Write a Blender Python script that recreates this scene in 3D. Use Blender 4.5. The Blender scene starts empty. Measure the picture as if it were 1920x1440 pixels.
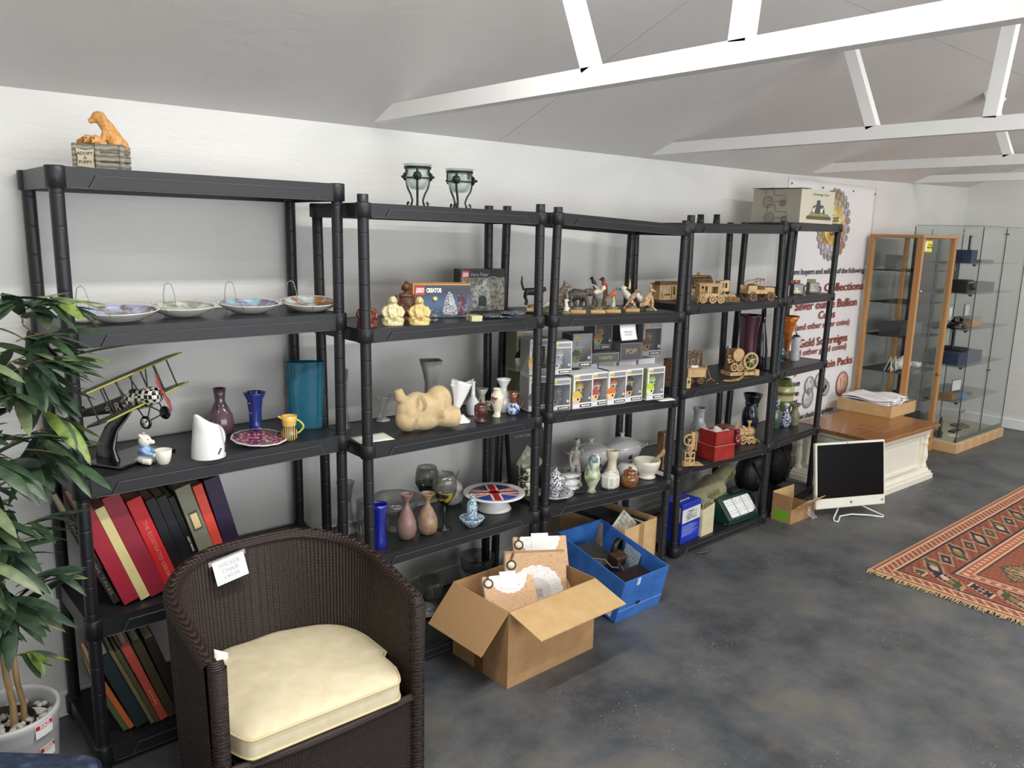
import bpy, bmesh, math, random
from math import sin, cos, pi, radians, sqrt, atan2
from mathutils import Vector, Matrix, Euler
random.seed(7)
SC = bpy.context.scene
COL = SC.collection

# ------------------------------------------------------------------ camera
CAM = Vector((-0.376, -2.654, 1.629))
YAW, PIT, ROL, FPX = radians(48.1245), radians(10.8576), radians(1.41307), 1478.756
_F = Vector((cos(YAW)*cos(PIT), sin(YAW)*cos(PIT), -sin(PIT)))
_R0 = Vector((sin(YAW), -cos(YAW), 0)); _U0 = _R0.cross(_F)
_R = _R0*cos(ROL) + _U0*sin(ROL); _U = _U0*cos(ROL) - _R0*sin(ROL)
cd = bpy.data.cameras.new('camera'); cam = bpy.data.objects.new('camera', cd); COL.objects.link(cam)
cam.matrix_world = Matrix(((_R.x, _U.x, -_F.x, CAM.x), (_R.y, _U.y, -_F.y, CAM.y), (_R.z, _U.z, -_F.z, CAM.z), (0, 0, 0, 1)))
cd.sensor_width = 36; cd.sensor_fit = 'HORIZONTAL'; cd.lens = FPX/1920*36; cd.clip_start = 0.02
SC.camera = cam
# ------------------------------------------------------------------ world, exposure
w = bpy.data.worlds.new('world'); SC.world = w; w.use_nodes = True
w.node_tree.nodes['Background'].inputs[0].default_value = (0.93, 0.96, 1, 1)
w.node_tree.nodes['Background'].inputs[1].default_value = 0.25
SC.view_settings.view_transform = 'Standard'; SC.view_settings.look = 'None'
SC.view_settings.exposure = 0.24; SC.view_settings.gamma = 1.0; SC.view_settings.use_curve_mapping = False
# ------------------------------------------------------------------ room lighting: tube fittings along the ridge
def area(name, loc, sx, sy, power, rot=(0, 0, 0), col=(1, 0.975, 0.94)):
    l = bpy.data.lights.new(name, 'AREA'); l.shape = 'RECTANGLE'; l.size = sx; l.size_y = sy
    l.energy = power; l.color = col
    o = bpy.data.objects.new(name, l); COL.objects.link(o); o.location = loc; o.rotation_euler = rot
    return o
for (lx, ly, lz, pw) in ((0.75, -1.42, 2.53, 30), (-1.6, -2.3, 2.8, 16), (2.9, -2.9, 2.95, 34), (5.3, -2.9, 2.95, 34), (6.6, -1.5, 2.55, 10)):
    area('ceiling_tube_light', (lx, ly, lz), 1.5, 0.10, pw)
# added fill light, no real source: brightens the ceiling and wall under the shelves
area('added_fill_light', (1.5, -6.05, 1.35), 6.5, 2.2, 160, (pi/2, 0, 0), (0.96, 0.98, 1.0))

# pixel of the photograph -> point of the place (used to lay things down on floors and shelves)
def ray(px, py): return _F + _R*((px-960)/FPX) - _U*((py-720)/FPX)
def onz(px, py, z):
    d = ray(px, py); t = (z-CAM.z)/d.z; return CAM + d*t
def ony(px, py, y):
    d = ray(px, py); t = (y-CAM.y)/d.y; return CAM + d*t
def onx(px, py, x):
    d = ray(px, py); t = (x-CAM.x)/d.x; return CAM + d*t
def mpp(P): return (Vector(P)-CAM).dot(_F)/FPX

# ------------------------------------------------------------------ materials
def hexc(h):
    h = h.lstrip('#'); c = [int(h[i:i+2], 16)/255 for i in (0, 2, 4)]
    return tuple((x/12.92 if x <= 0.04045 else ((x+0.055)/1.055)**2.4) for x in c) + (1,)
_mc = {}
def nodes(m):
    m.use_nodes = True; return m.node_tree, m.node_tree.nodes, m.node_tree.links, m.node_tree.nodes['Principled BSDF']
def mat(h, rough=0.5, metal=0.0, var=0.06, vs=9.0, bump=0.0, bs=60.0, coat=0.0, trans=0.0, spec=0.5, emit=0.0, alpha=1.0, key=''):
    """plain surface with a slight procedural unevenness in colour"""
    k = (h, rough, metal, var, vs, bump, bs, coat, trans, spec, emit, alpha, key)
    if k in _mc: return _mc[k]
    m = bpy.data.materials.new('paint_' + h.strip('#')); nt, N, L, P = nodes(m)
    c = hexc(h)
    tc = N.new('ShaderNodeTexCoord'); nz = N.new('ShaderNodeTexNoise'); nz.inputs['Scale'].default_value = vs; nz.inputs['Detail'].default_value = 4
    L.new(tc.outputs['Object'], nz.inputs['Vector'])
    mx = N.new('ShaderNodeMixRGB'); mx.inputs[1].default_value = tuple(max(0, x*(1-var)) for x in c[:3])+(1,)
    mx.inputs[2].default_value = tuple(min(1, x*(1+var)) for x in c[:3])+(1,)
    L.new(nz.outputs['Fac'], mx.inputs[0]); L.new(mx.outputs[0], P.inputs['Base Color'])
    P.inputs['Roughness'].default_value = rough; P.inputs['Metallic'].default_value = metal
    P.inputs['Coat Weight'].default_value = coat; P.inputs['Transmission Weight'].default_value = trans
    P.inputs['Specular IOR Level'].default_value = spec; P.inputs['Alpha'].default_value = alpha
    if emit: 
        L.new(mx.outputs[0], P.inputs['Emission Color']); P.inputs['Emission Strength'].default_value = emit
    if bump:
        n2 = N.new('ShaderNodeTexNoise'); n2.inputs['Scale'].default_value = bs; n2.inputs['Detail'].default_value = 3
        L.new(tc.outputs['Object'], n2.inputs['Vector']); b = N.new('ShaderNodeBump'); b.inputs['Strength'].default_value = bump; b.inputs['Distance'].default_value = 0.004
        L.new(n2.outputs['Fac'], b.inputs['Height']); L.new(b.outputs[0], P.inputs['Normal'])
    _mc[k] = m; return m
def ramp_mat(name, tex, stops, scale=(1, 1, 1), rough=0.5, metal=0, coat=0, bump=0, interp='LINEAR', coord='Object', off=(0, 0, 0), tkw={}, bd=0.003, rot=(0, 0, 0)):
    """texture -> colour ramp -> surface. tex: NOISE WAVE VORONOI BRICK-less"""
    if name in _mc: return _mc[name]
    m = bpy.data.materials.new(name); nt, N, L, P = nodes(m)
    tc = N.new('ShaderNodeTexCoord'); mp = N.new('ShaderNodeMapping'); mp.inputs['Scale'].default_value = scale; mp.inputs['Location'].default_value = off; mp.inputs['Rotation'].default_value = rot
    L.new(tc.outputs[coord], mp.inputs[0])
    t = N.new({'NOISE': 'ShaderNodeTexNoise', 'WAVE': 'ShaderNodeTexWave', 'VORONOI': 'ShaderNodeTexVoronoi'}[tex])
    for a, b in tkw.items():
        if a in t.inputs: t.inputs[a].default_value = b
        else: setattr(t, a, b)
    L.new(mp.outputs[0], t.inputs['Vector'])
    out = t.outputs['Distance'] if tex == 'VORONOI' else t.outputs['Fac']
    r = N.new('ShaderNodeValToRGB'); r.color_ramp.interpolation = interp
    el = r.color_ramp.elements
    el[0].position = stops[0][0]; el[0].color = hexc(stops[0][1])
    el[1].position = stops[-1][0]; el[1].color = hexc(stops[-1][1])
    for p_, c_ in stops[1:-1]:
        e = el.new(p_); e.color = hexc(c_)
    L.new(out, r.inputs[0]); L.new(r.outputs[0], P.inputs['Base Color'])
    P.inputs['Roughness'].default_value = rough; P.inputs['Metallic'].default_value = metal; P.inputs['Coat Weight'].default_value = coat
    if bump:
        b = N.new('ShaderNodeBump'); b.inputs['Strength'].default_value = bump; b.inputs['Distance'].default_value = bd
        L.new(out, b.inputs['Height']); L.new(b.outputs[0], P.inputs['Normal'])
    _mc[name] = m; return m
def glass(h, amount=0.75, rough=0.03, gl=0.12, key=''):
    """thin glass: tinted see-through plus fresnel reflection"""
    k = ('glass', h, amount, rough, gl, key)
    if k in _mc: return _mc[k]
    hc = hexc(h); tint = hc
    if max(hc[:3])-min(hc[:3]) < .12: tint = tuple(x**.30 for x in hc[:3])+(1,); amount = 1-(1-amount)*.45
    m = bpy.data.materials.new('glass_' + h.strip('#')); m.use_nodes = True; nt = m.node_tree; N = nt.nodes; L = nt.links
    for n in list(N): N.remove(n)
    out = N.new('ShaderNodeOutputMaterial'); tr = N.new('ShaderNodeBsdfTransparent'); tr.inputs[0].default_value = tint
    df = N.new('ShaderNodeBsdfPrincipled'); df.inputs['Base Color'].default_value = hexc(h); df.inputs['Roughness'].default_value = 0.08
    gs = N.new('ShaderNodeBsdfGlossy'); gs.inputs['Roughness'].default_value = rough
    nz = N.new('ShaderNodeTexNoise'); nz.inputs['Scale'].default_value = 25; b = N.new('ShaderNodeBump'); b.inputs['Strength'].default_value = 0.08; b.inputs['Distance'].default_value = 0.001
    L.new(nz.outputs['Fac'], b.inputs['Height']); L.new(b.outputs[0], gs.inputs['Normal'])
    lw = N.new('ShaderNodeLayerWeight'); lw.inputs[0].default_value = 0.25
    m1 = N.new('ShaderNodeMixShader'); m1.inputs[0].default_value = 1-amount; L.new(tr.outputs[0], m1.inputs[1]); L.new(df.outputs[0], m1.inputs[2])
    mm = N.new('ShaderNodeMath'); mm.operation = 'MULTIPLY_ADD'; mm.inputs[1].default_value = 0.28; mm.inputs[2].default_value = gl*0.12; L.new(lw.outputs['Fresnel'], mm.inputs[0])
    m2 = N.new('ShaderNodeMixShader'); L.new(mm.outputs[0], m2.inputs[0]); L.new(m1.outputs[0], m2.inputs[1]); L.new(gs.outputs[0], m2.inputs[2])
    L.new(m2.outputs[0], out.inputs[0]); _mc[k] = m; return m

# ------------------------------------------------------------------ mesh builder
class MB:
    def __init__(s): s.v = []; s.f = []; s.mi = []; s.sm = []; s.T = Matrix(); s.m = 0
    def add(s, vs, fs, smooth=False):
        n = len(s.v); s.v += [tuple(s.T @ Vector(v)) for v in vs]
        for f in fs: s.f.append([n+i for i in f]); s.mi.append(s.m); s.sm.append(smooth)
        return s
    def at(s, loc=(0, 0, 0), rot=(0, 0, 0), sc=(1, 1, 1)):
        if isinstance(sc, (int, float)): sc = (sc,)*3
        s.T = Matrix.Translation(loc) @ Euler(rot).to_matrix().to_4x4() @ Matrix.Diagonal((*sc, 1)); return s
    def mt(s, i): s.m = i; return s
    def box(s, x0, x1, y0, y1, z0, z1, taper=0):
        t = taper
        vs = [(x0, y0, z0), (x1, y0, z0), (x1, y1, z0), (x0, y1, z0), (x0+t, y0+t, z1), (x1-t, y0+t, z1), (x1-t, y1-t, z1), (x0+t, y1-t, z1)]
        return s.add(vs, [(0, 3, 2, 1), (4, 5, 6, 7), (0, 1, 5, 4), (1, 2, 6, 5), (2, 3, 7, 6), (3, 0, 4, 7)])
    def bev(s, x0, x1, y0, y1, z0, z1, b=0.003):
        """box with chamfered vertical and horizontal edges"""
        def ring(x0, x1, y0, y1, z, c): return [(x0+c, y0, z), (x1-c, y0, z), (x1, y0+c, z), (x1, y1-c, z), (x1-c, y1, z), (x0+c, y1, z), (x0, y1-c, z), (x0, y0+c, z)]
        vs = ring(x0+b, x1-b, y0+b, y1-b, z0, b*.6)+ring(x0, x1, y0, y1, z0+b, b)+ring(x0, x1, y0, y1, z1-b, b)+ring(x0+b, x1-b, y0+b, y1-b, z1, b*.6)
        fs = [tuple(range(7, -1, -1)), tuple(range(24, 32))]
        for k in range(3):
            for i in range(8): j = (i+1) % 8; fs.append((k*8+i, k*8+j, k*8+8+j, k*8+8+i))
        return s.add(vs, fs)
    def lathe(s, prof, n=28, c=(0, 0, 0), sx=1, sy=1, closed=False, flute=0, fn=0, twist=0, cap=True):
        """prof: list of (r, z) from bottom to top (may come back down inside)"""
        vs = []; fs = []
        zt = max(abs(z) for r, z in prof)+1e-9
        for r, z in prof:
            for i in range(n):
                a = 2*pi*i/n; rr = r*(1+flute*cos(fn*(a+twist*z/zt))) if flute else r
                vs.append((c[0]+rr*cos(a)*sx, c[1]+rr*sin(a)*sy, c[2]+z))
        for k in range(len(prof)-1):
            for i in range(n):
                j = (i+1) % n; fs.append((k*n+i, k*n+j, k*n+n+j, k*n+n+i))
        s.add(vs, fs, True)
        if cap and prof[0][0] > 1e-5: s.add(vs[:n], [tuple(range(n-1, -1, -1))])
        if cap and prof[-1][0] > 1e-5 and not closed: s.add(vs[-n:], [tuple(range(n))])
        return s
    def cyl(s, r, z0, z1, n=20, c=(0, 0), r2=None):
        r2 = r if r2 is None else r2
        return s.lathe([(r, z0), (r2, z1)], n, (c[0], c[1], 0))
    def ball(s, c, r, n=16, m=10, e=(1, 1, 1)):
        if isinstance(r, (int, float)): r = (r, r, r)
        vs = [(c[0], c[1], c[2]-r[2])]; fs = []
        for k in range(1, m):
            t = -pi/2+pi*k/m
            for i in range(n): a = 2*pi*i/n; vs.append((c[0]+r[0]*cos(t)*cos(a), c[1]+r[1]*cos(t)*sin(a), c[2]+r[2]*sin(t)))
        vs.append((c[0], c[1], c[2]+r[2])); top = len(vs)-1
        for i in range(n):
            j = (i+1) % n; fs.append((0, 1+j, 1+i)); fs.append((top, top-n+i, top-n+j))
        for k in range(m-2):
            for i in range(n): j = (i+1) % n; b = 1+k*n; fs.append((b+i, b+j, b+n+j, b+n+i))
        return s.add(vs, fs, True)
    def tube(s, pts, r, n=8, close=False, flat=1.0):
        """tube along pts, r a number or list"""
        pts = [Vector(p) for p in pts]; N_ = len(pts); rs = r if isinstance(r, (list, tuple)) else [r]*N_
        vs = []; fs = []; up = Vector((0, 0, 1)); prev = None
        for i, p in enumerate(pts):
            a = pts[(i-1) % N_] if (close or i > 0) else p; b = pts[(i+1) % N_] if (close or i < N_-1) else p
            d = (b-a); d = d.normalized() if d.length > 1e-9 else Vector((0, 0, 1))
            if prev is None:
                u = d.cross(up); u = d.cross(Vector((1, 0, 0))) if u.length < 1e-3 else u
            else:
                u = prev - d*prev.dot(d)
                if u.length < 1e-6: u = d.cross(up)
            u.normalize(); prev = u; w_ = d.cross(u)
            for k in range(n):
                t = 2*pi*k/n; vs.append(p+u*(rs[i]*cos(t))+w_*(rs[i]*flat*sin(t)))
        M_ = N_ if close else N_-1
        for i in range(M_):
            j = (i+1) % N_
            for k in range(n): l = (k+1) % n; fs.append((i*n+k, i*n+l, j*n+l, j*n+k))
        s.add(vs, fs, True)
        if not close: s.add(vs[:n], [tuple(range(n-1, -1, -1))]); s.add(vs[-n:], [tuple(range(n))])
        return s
    def prism(s, outline, z0, z1):
        """flat outline (x,y) extruded along z"""
        n = len(outline); vs = [(x, y, z0) for x, y in outline]+[(x, y, z1) for x, y in outline]
        fs = [tuple(range(n-1, -1, -1)), tuple(range(n, 2*n))]+[(i, (i+1) % n, n+(i+1) % n, n+i) for i in range(n)]
        return s.add(vs, fs)
    def grid(s, fn, nu, nv, smooth=True, thick=0):
        vs = [fn(i/nu, j/nv) for i in range(nu+1) for j in range(nv+1)]
        fs = [(i*(nv+1)+j, (i+1)*(nv+1)+j, (i+1)*(nv+1)+j+1, i*(nv+1)+j+1) for i in range(nu) for j in range(nv)]
        return s.add(vs, fs, smooth)
    def obj(s, name, mats, parent=None, loc=None, rz=None, rot=None, solid=0, sub=0, bevel=0):
        me = bpy.data.meshes.new(name); me.from_pydata(s.v, [], s.f); me.validate()
        for m_ in (mats if isinstance(mats, (list, tuple)) else [mats]): me.materials.append(m_)
        if len(me.polygons) == len(s.f):
            me.polygons.foreach_set('material_index', s.mi); me.polygons.foreach_set('use_smooth', s.sm)
        me.update()
        o = bpy.data.objects.new(name, me); COL.objects.link(o)
        if parent: o.parent = parent
        if loc is not None: o.location = loc
        if rz is not None: o.rotation_euler = (0, 0, rz)
        if rot is not None: o.rotation_euler = rot
        if solid: q = o.modifiers.new('t', 'SOLIDIFY'); q.thickness = solid; q.offset = 0
        if bevel: q = o.modifiers.new('b', 'BEVEL'); q.width = bevel; q.segments = 2; q.limit_method = 'ANGLE'
        if sub: q = o.modifiers.new('s', 'SUBSURF'); q.levels = sub; q.render_levels = sub
        return o
def thing(name, label, cat, loc=(0, 0, 0), rz=0, group=None, rot=None):
    o = bpy.data.objects.new(name, None); COL.objects.link(o); o.location = loc; o.empty_display_size = 0.05
    o.rotation_euler = rot if rot else (0, 0, rz); return tag(o, label, cat, group)
def tag(o, label, cat, group=None):
    o['label'] = label; o['category'] = cat
    if group: o['group'] = group
    return o
def struct(o): o['kind'] = 'structure'; return o
def sculpt(mb, name, m, parent=None, voxel=.004, smooth=3, **k):
    """overlapping lumps fused into one continuous carved surface"""
    o = mb.obj(name, m, parent, **k); r = o.modifiers.new('fuse', 'REMESH'); r.mode = 'VOXEL'; r.voxel_size = voxel; r.use_smooth_shade = True
    q = o.modifiers.new('relax', 'SMOOTH'); q.iterations = smooth; q.factor = .6
    return o
def text(s, size, m, name='lettering', parent=None, loc=(0, 0, 0), rot=(pi/2, 0, 0), align='CENTER', width=None, depth=0.0006, bold=0.0, shear=0.0, sp=1.0):
    cu = bpy.data.curves.new(name, 'FONT'); cu.body = s; cu.size = size; cu.align_x = align; cu.align_y = 'CENTER'; cu.extrude = depth; cu.offset = bold; cu.shear = shear; cu.space_line = sp
    cu.resolution_u = 2
    t = bpy.data.objects.new(name, cu); COL.objects.link(t)
    bpy.context.view_layer.update()
    me = bpy.data.meshes.new_from_object(t.evaluated_get(bpy.context.evaluated_depsgraph_get()))
    bpy.data.objects.remove(t); me.materials.clear(); me.materials.append(m)
    o = bpy.data.objects.new(name, me); COL.objects.link(o)
    if width and len(me.vertices):
        xs = [v.co.x for v in me.vertices]; k = width/max(1e-6, max(xs)-min(xs))
        for v in me.vertices: v.co.x *= k
    if parent: o.parent = parent
    o.location = loc; o.rotation_euler = rot
    return o
def copy_tree(o, parent=None):
    c = o.copy(); COL.objects.link(c); c.parent = parent
    for ch in list(o.children): copy_tree(ch, c)
    return c
# ------------------------------------------------------------------ the setting
WY, EX = 0.115, 7.62          # long wall, end wall
EAVE, SLOPE = 2.045, 0.405
def wall_mat():
    m = bpy.data.materials.new('white_painted_blockwork'); nt, N, L, P = nodes(m)
    tc = N.new('ShaderNodeTexCoord'); mp = N.new('ShaderNodeMapping'); mp.inputs['Scale'].default_value = (3, 3, 16); L.new(tc.outputs['Object'], mp.inputs[0])
    a = N.new('ShaderNodeTexNoise'); a.inputs['Scale'].default_value = 3; a.inputs['Detail'].default_value = 8; a.inputs['Roughness'].default_value = 0.62; L.new(mp.outputs[0], a.inputs['Vector'])
    c = N.new('ShaderNodeTexNoise'); c.inputs['Scale'].default_value = 1.3; c.inputs['Detail'].default_value = 3; L.new(tc.outputs['Object'], c.inputs['Vector'])
    v = N.new('ShaderNodeTexVoronoi'); v.inputs['Scale'].default_value = 3.7; v.inputs['Randomness'].default_value = 1; L.new(tc.outputs['Object'], v.inputs['Vector'])
    r = N.new('ShaderNodeValToRGB'); r.color_ramp.elements[0].position = 0.3; r.color_ramp.elements[0].color = hexc('#dcdcd9'); r.color_ramp.elements[1].position = 0.7; r.color_ramp.elements[1].color = hexc('#e9e9e6')
    L.new(c.outputs['Fac'], r.inputs[0])
    r2 = N.new('ShaderNodeValToRGB'); r2.color_ramp.elements[0].position = 0.012; r2.color_ramp.elements[0].color = (0.25, 0.25, 0.25, 1); r2.color_ramp.elements[1].position = 0.022; r2.color_ramp.elements[1].color = (1, 1, 1, 1); L.new(v.outputs['Distance'], r2.inputs[0])
    mx = N.new('ShaderNodeMixRGB'); mx.blend_type = 'MULTIPLY'; mx.inputs[0].default_value = 0.8; L.new(r.outputs[0], mx.inputs[1]); L.new(r2.outputs[0], mx.inputs[2]); L.new(mx.outputs[0], P.inputs['Base Color'])
    b = N.new('ShaderNodeBump'); b.inputs['Strength'].default_value = 0.55; b.inputs['Distance'].default_value = 0.006; L.new(a.outputs['Fac'], b.inputs['Height']); L.new(b.outputs[0], P.inputs['Normal'])
    P.inputs['Roughness'].default_value = 0.75; return m
WALL = wall_mat()
def floor_mat():
    m = bpy.data.materials.new('painted_concrete_floor'); nt, N, L, P = nodes(m)
    tc = N.new('ShaderNodeTexCoord')
    a = N.new('ShaderNodeTexNoise'); a.inputs['Scale'].default_value = 2.6; a.inputs['Detail'].default_value = 9; a.inputs['Roughness'].default_value = 0.68; L.new(tc.outputs['Object'], a.inputs['Vector'])
    r = N.new('ShaderNodeValToRGB'); e = r.color_ramp.elements; e[0].position = 0.36; e[0].color = hexc('#3f4246'); e[1].position = 0.66; e[1].color = hexc('#6c6a64')
    x = e.new(0.48); x.color = hexc('#525558'); x = e.new(0.56); x.color = hexc('#5e5f60'); L.new(a.outputs['Fac'], r.inputs[0])
    # pale wear specks, clustered
    v = N.new('ShaderNodeTexVoronoi'); v.inputs['Scale'].default_value = 85; L.new(tc.outputs['Object'], v.inputs['Vector'])
    c = N.new('ShaderNodeTexNoise'); c.inputs['Scale'].default_value = 1.7; c.inputs['Detail'].default_value = 5; L.new(tc.outputs['Object'], c.inputs['Vector'])
    cm = N.new('ShaderNodeMapRange'); cm.inputs['From Min'].default_value = 0.42; cm.inputs['From Max'].default_value = 0.72; cm.inputs['To Min'].default_value = 0.0; cm.inputs['To Max'].default_value = 0.3; L.new(c.outputs['Fac'], cm.inputs[0])
    lt = N.new('ShaderNodeMath'); lt.operation = 'LESS_THAN'; L.new(v.outputs['Distance'], lt.inputs[0]); L.new(cm.outputs[0], lt.inputs[1])
    n3 = N.new('ShaderNodeTexNoise'); n3.inputs['Scale'].default_value = 28; n3.inputs['Detail'].default_value = 2; L.new(tc.outputs['Object'], n3.inputs['Vector'])
    gt = N.new('ShaderNodeMath'); gt.operation = 'GREATER_THAN'; gt.inputs[1].default_value = 0.55; L.new(n3.outputs['Fac'], gt.inputs[0])
    mu = N.new('ShaderNodeMath'); mu.operation = 'MULTIPLY'; L.new(lt.outputs[0], mu.inputs[0]); L.new(gt.outputs[0], mu.inputs[1])
    mx = N.new('ShaderNodeMixRGB'); mx.inputs[2].default_value = hexc('#a09c92'); L.new(mu.outputs[0], mx.inputs[0]); L.new(r.outputs[0], mx.inputs[1])
    # brownish scuffs
    s2 = N.new('ShaderNodeTexNoise'); s2.inputs['Scale'].default_value = 5.5; s2.inputs['Detail'].default_value = 7; L.new(tc.outputs['Object'], s2.inputs['Vector'])
    rr = N.new('ShaderNodeValToRGB'); rr.color_ramp.elements[0].position = 0.55; rr.color_ramp.elements[0].color = (0, 0, 0, 1); rr.color_ramp.elements[1].position = 0.75; rr.color_ramp.elements[1].color = (0.55,)*3+(1,); L.new(s2.outputs['Fac'], rr.inputs[0])
    m2 = N.new('ShaderNodeMixRGB'); m2.inputs[2].default_value = hexc('#6d6455'); L.new(rr.outputs[0], m2.inputs[0]); L.new(mx.outputs[0], m2.inputs[1]); L.new(m2.outputs[0], P.inputs['Base Color'])
    b = N.new('ShaderNodeBump'); b.inputs['Strength'].default_value = 0.25; b.inputs['Distance'].default_value = 0.004; L.new(a.outputs['Fac'], b.inputs['Height']); L.new(b.outputs[0], P.inputs['Normal'])
    q = N.new('ShaderNodeMapRange'); q.inputs['To Min'].default_value = 0.38; q.inputs['To Max'].default_value = 0.62; L.new(a.outputs['Fac'], q.inputs[0]); L.new(q.outputs[0], P.inputs['Roughness'])
    return m
def ceil_mat():
    m = bpy.data.materials.new('grey_white_painted_chipboard'); nt, N, L, P = nodes(m)
    tc = N.new('ShaderNodeTexCoord')
    a = N.new('ShaderNodeTexNoise'); a.inputs['Scale'].default_value = 1.2; a.inputs['Detail'].default_value = 5; L.new(tc.outputs['Object'], a.inputs['Vector'])
    r = N.new('ShaderNodeValToRGB'); e = r.color_ramp.elements; e[0].position = 0.35; e[0].color = hexc('#dad7d5'); e[1].position = 0.7; e[1].color = hexc('#e3e0de'); L.new(a.outputs['Fac'], r.inputs[0])
    # pale strand scratches
    w1 = N.new('ShaderNodeTexVoronoi'); w1.feature = 'DISTANCE_TO_EDGE'; w1.inputs['Scale'].default_value = 11; L.new(tc.outputs['Object'], w1.inputs['Vector'])
    n2 = N.new('ShaderNodeTexNoise'); n2.inputs['Scale'].default_value = 9; n2.inputs['Detail'].default_value = 3; L.new(tc.outputs['Object'], n2.inputs['Vector'])
    lt = N.new('ShaderNodeMath'); lt.operation = 'LESS_THAN'; lt.inputs[1].default_value = 0.012; L.new(w1.outputs['Distance'], lt.inputs[0])
    gt = N.new('ShaderNodeMath'); gt.operation = 'GREATER_THAN'; gt.inputs[1].default_value = 0.62; L.new(n2.outputs['Fac'], gt.inputs[0])
    mu = N.new('ShaderNodeMath'); mu.operation = 'MULTIPLY'; L.new(lt.outputs[0], mu.inputs[0]); L.new(gt.outputs[0], mu.inputs[1])
    mm = N.new('ShaderNodeMath'); mm.operation = 'MULTIPLY'; mm.inputs[1].default_value = 0.7; L.new(mu.outputs[0], mm.inputs[0])
    mx = N.new('ShaderNodeMixRGB'); mx.inputs[2].default_value = hexc('#d8d6d2'); L.new(mm.outputs[0], mx.inputs[0]); L.new(r.outputs[0], mx.inputs[1]); L.new(mx.outputs[0], P.inputs['Base Color'])
    n4 = N.new('ShaderNodeTexNoise'); n4.inputs['Scale'].default_value = 22; n4.inputs['Detail'].default_value = 4; L.new(tc.outputs['Object'], n4.inputs['Vector'])
    b = N.new('ShaderNodeBump'); b.inputs['Strength'].default_value = 0.25; b.inputs['Distance'].default_value = 0.006; L.new(n4.outputs['Fac'], b.inputs['Height']); L.new(b.outputs[0], P.inputs['Normal'])
    P.inputs['Roughness'].default_value = 0.6; return m
X0, Y0 = -2.6, -6.2
def ev(x): return 1.985+ (x+2.6)*.0085 if x < 4.4 else 2.0445+(x-4.4)*.027
struct(MB().box(X0-.1, EX+.1, Y0-.1, WY+.1, -0.1, 0).obj('floor', floor_mat()))
struct(MB().box(X0, EX+.1, WY, WY+.1, -0.1, EAVE+0.12).obj('wall_back', WALL))
RY = (WY+Y0)/2; RZ = EAVE+SLOPE*(WY-RY)
def gable(x0, x1):
    o = [(WY, -0.1), (WY, EAVE+.10), (RY, RZ+.12), (Y0, EAVE+.02), (Y0, -0.1)]; n = 5
    vs = [(x0, a, b) for a, b in o]+[(x1, a, b) for a, b in o]
    return MB().add(vs, [tuple(range(n)), tuple(range(2*n-1, n-1, -1))]+[(i, n+i, n+(i+1) % n, (i+1) % n) for i in range(n)])
struct(gable(EX, EX+.1).obj('wall_right', WALL)); struct(gable(X0-.1, X0).obj('wall_left', WALL))
struct(MB().box(X0, EX, Y0-.1, Y0, -0.1, EAVE+.02).obj('wall_front', WALL))
# sloping boarded ceiling: panels with fine joints
CEILM = ceil_mat(); cb = MB()
def cz(y, x=2.5): return ev(x)+SLOPE*(WY-y) if y > RY else ev(x)+SLOPE*(y-Y0)
xs = [X0-.1, -0.45, 1.99, 4.4, 6.0, EX+.1]; ys = [WY+.1, -1.09, -2.2, RY]
for a, b in zip(xs, xs[1:]):
    for c, d in zip(ys, ys[1:]):
        g = 0.0015
        cb.add([(a+g, c-g, cz(c, a)), (b-g, c-g, cz(c, b)), (b-g, d+g, cz(d, b)), (a+g, d+g, cz(d, a)), (a+g, c-g, cz(c, a)+.03), (b-g, c-g, cz(c, b)+.03), (b-g, d+g, cz(d, b)+.03), (a+g, d+g, cz(d, a)+.03)],
               [(0, 1, 2, 3), (7, 6, 5, 4), (0, 4, 5, 1), (1, 5, 6, 2), (2, 6, 7, 3), (3, 7, 4, 0)])
a, b = X0-.1, EX+.1
cb.add([(a, RY, RZ), (b, RY, RZ), (b, Y0-.1, EAVE-.04), (a, Y0-.1, EAVE-.04), (a, RY, RZ+.03), (b, RY, RZ+.03), (b, Y0-.1, EAVE), (a, Y0-.1, EAVE)], [(0, 1, 2, 3), (7, 6, 5, 4), (0, 4, 5, 1), (1, 5, 6, 2), (2, 6, 7, 3), (3, 7, 4, 0)])
cb.add([(a, WY+.1, cz(WY, a)+.035), (4.4, WY+.1, cz(WY, 4.4)+.035), (b, WY+.1, cz(WY, b)+.035), (b, RY, cz(RY, b)+.035), (4.4, RY, cz(RY, 4.4)+.035), (a, RY, cz(RY, a)+.035)], [(0, 1, 4, 5), (1, 2, 3, 4)])
struct(cb.obj('ceiling', CEILM))
TRIMM = mat('#eeeeec', 0.55, var=0.04, bump=0.25, bs=40)
struct(MB().bev(X0, EX, WY-.016, WY, 0, .09, .004).obj('baseboard_back', TRIMM))
struct(MB().bev(EX-.016, EX, Y0, WY-.016, 0, .09, .004).obj('baseboard_right', TRIMM))
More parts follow.
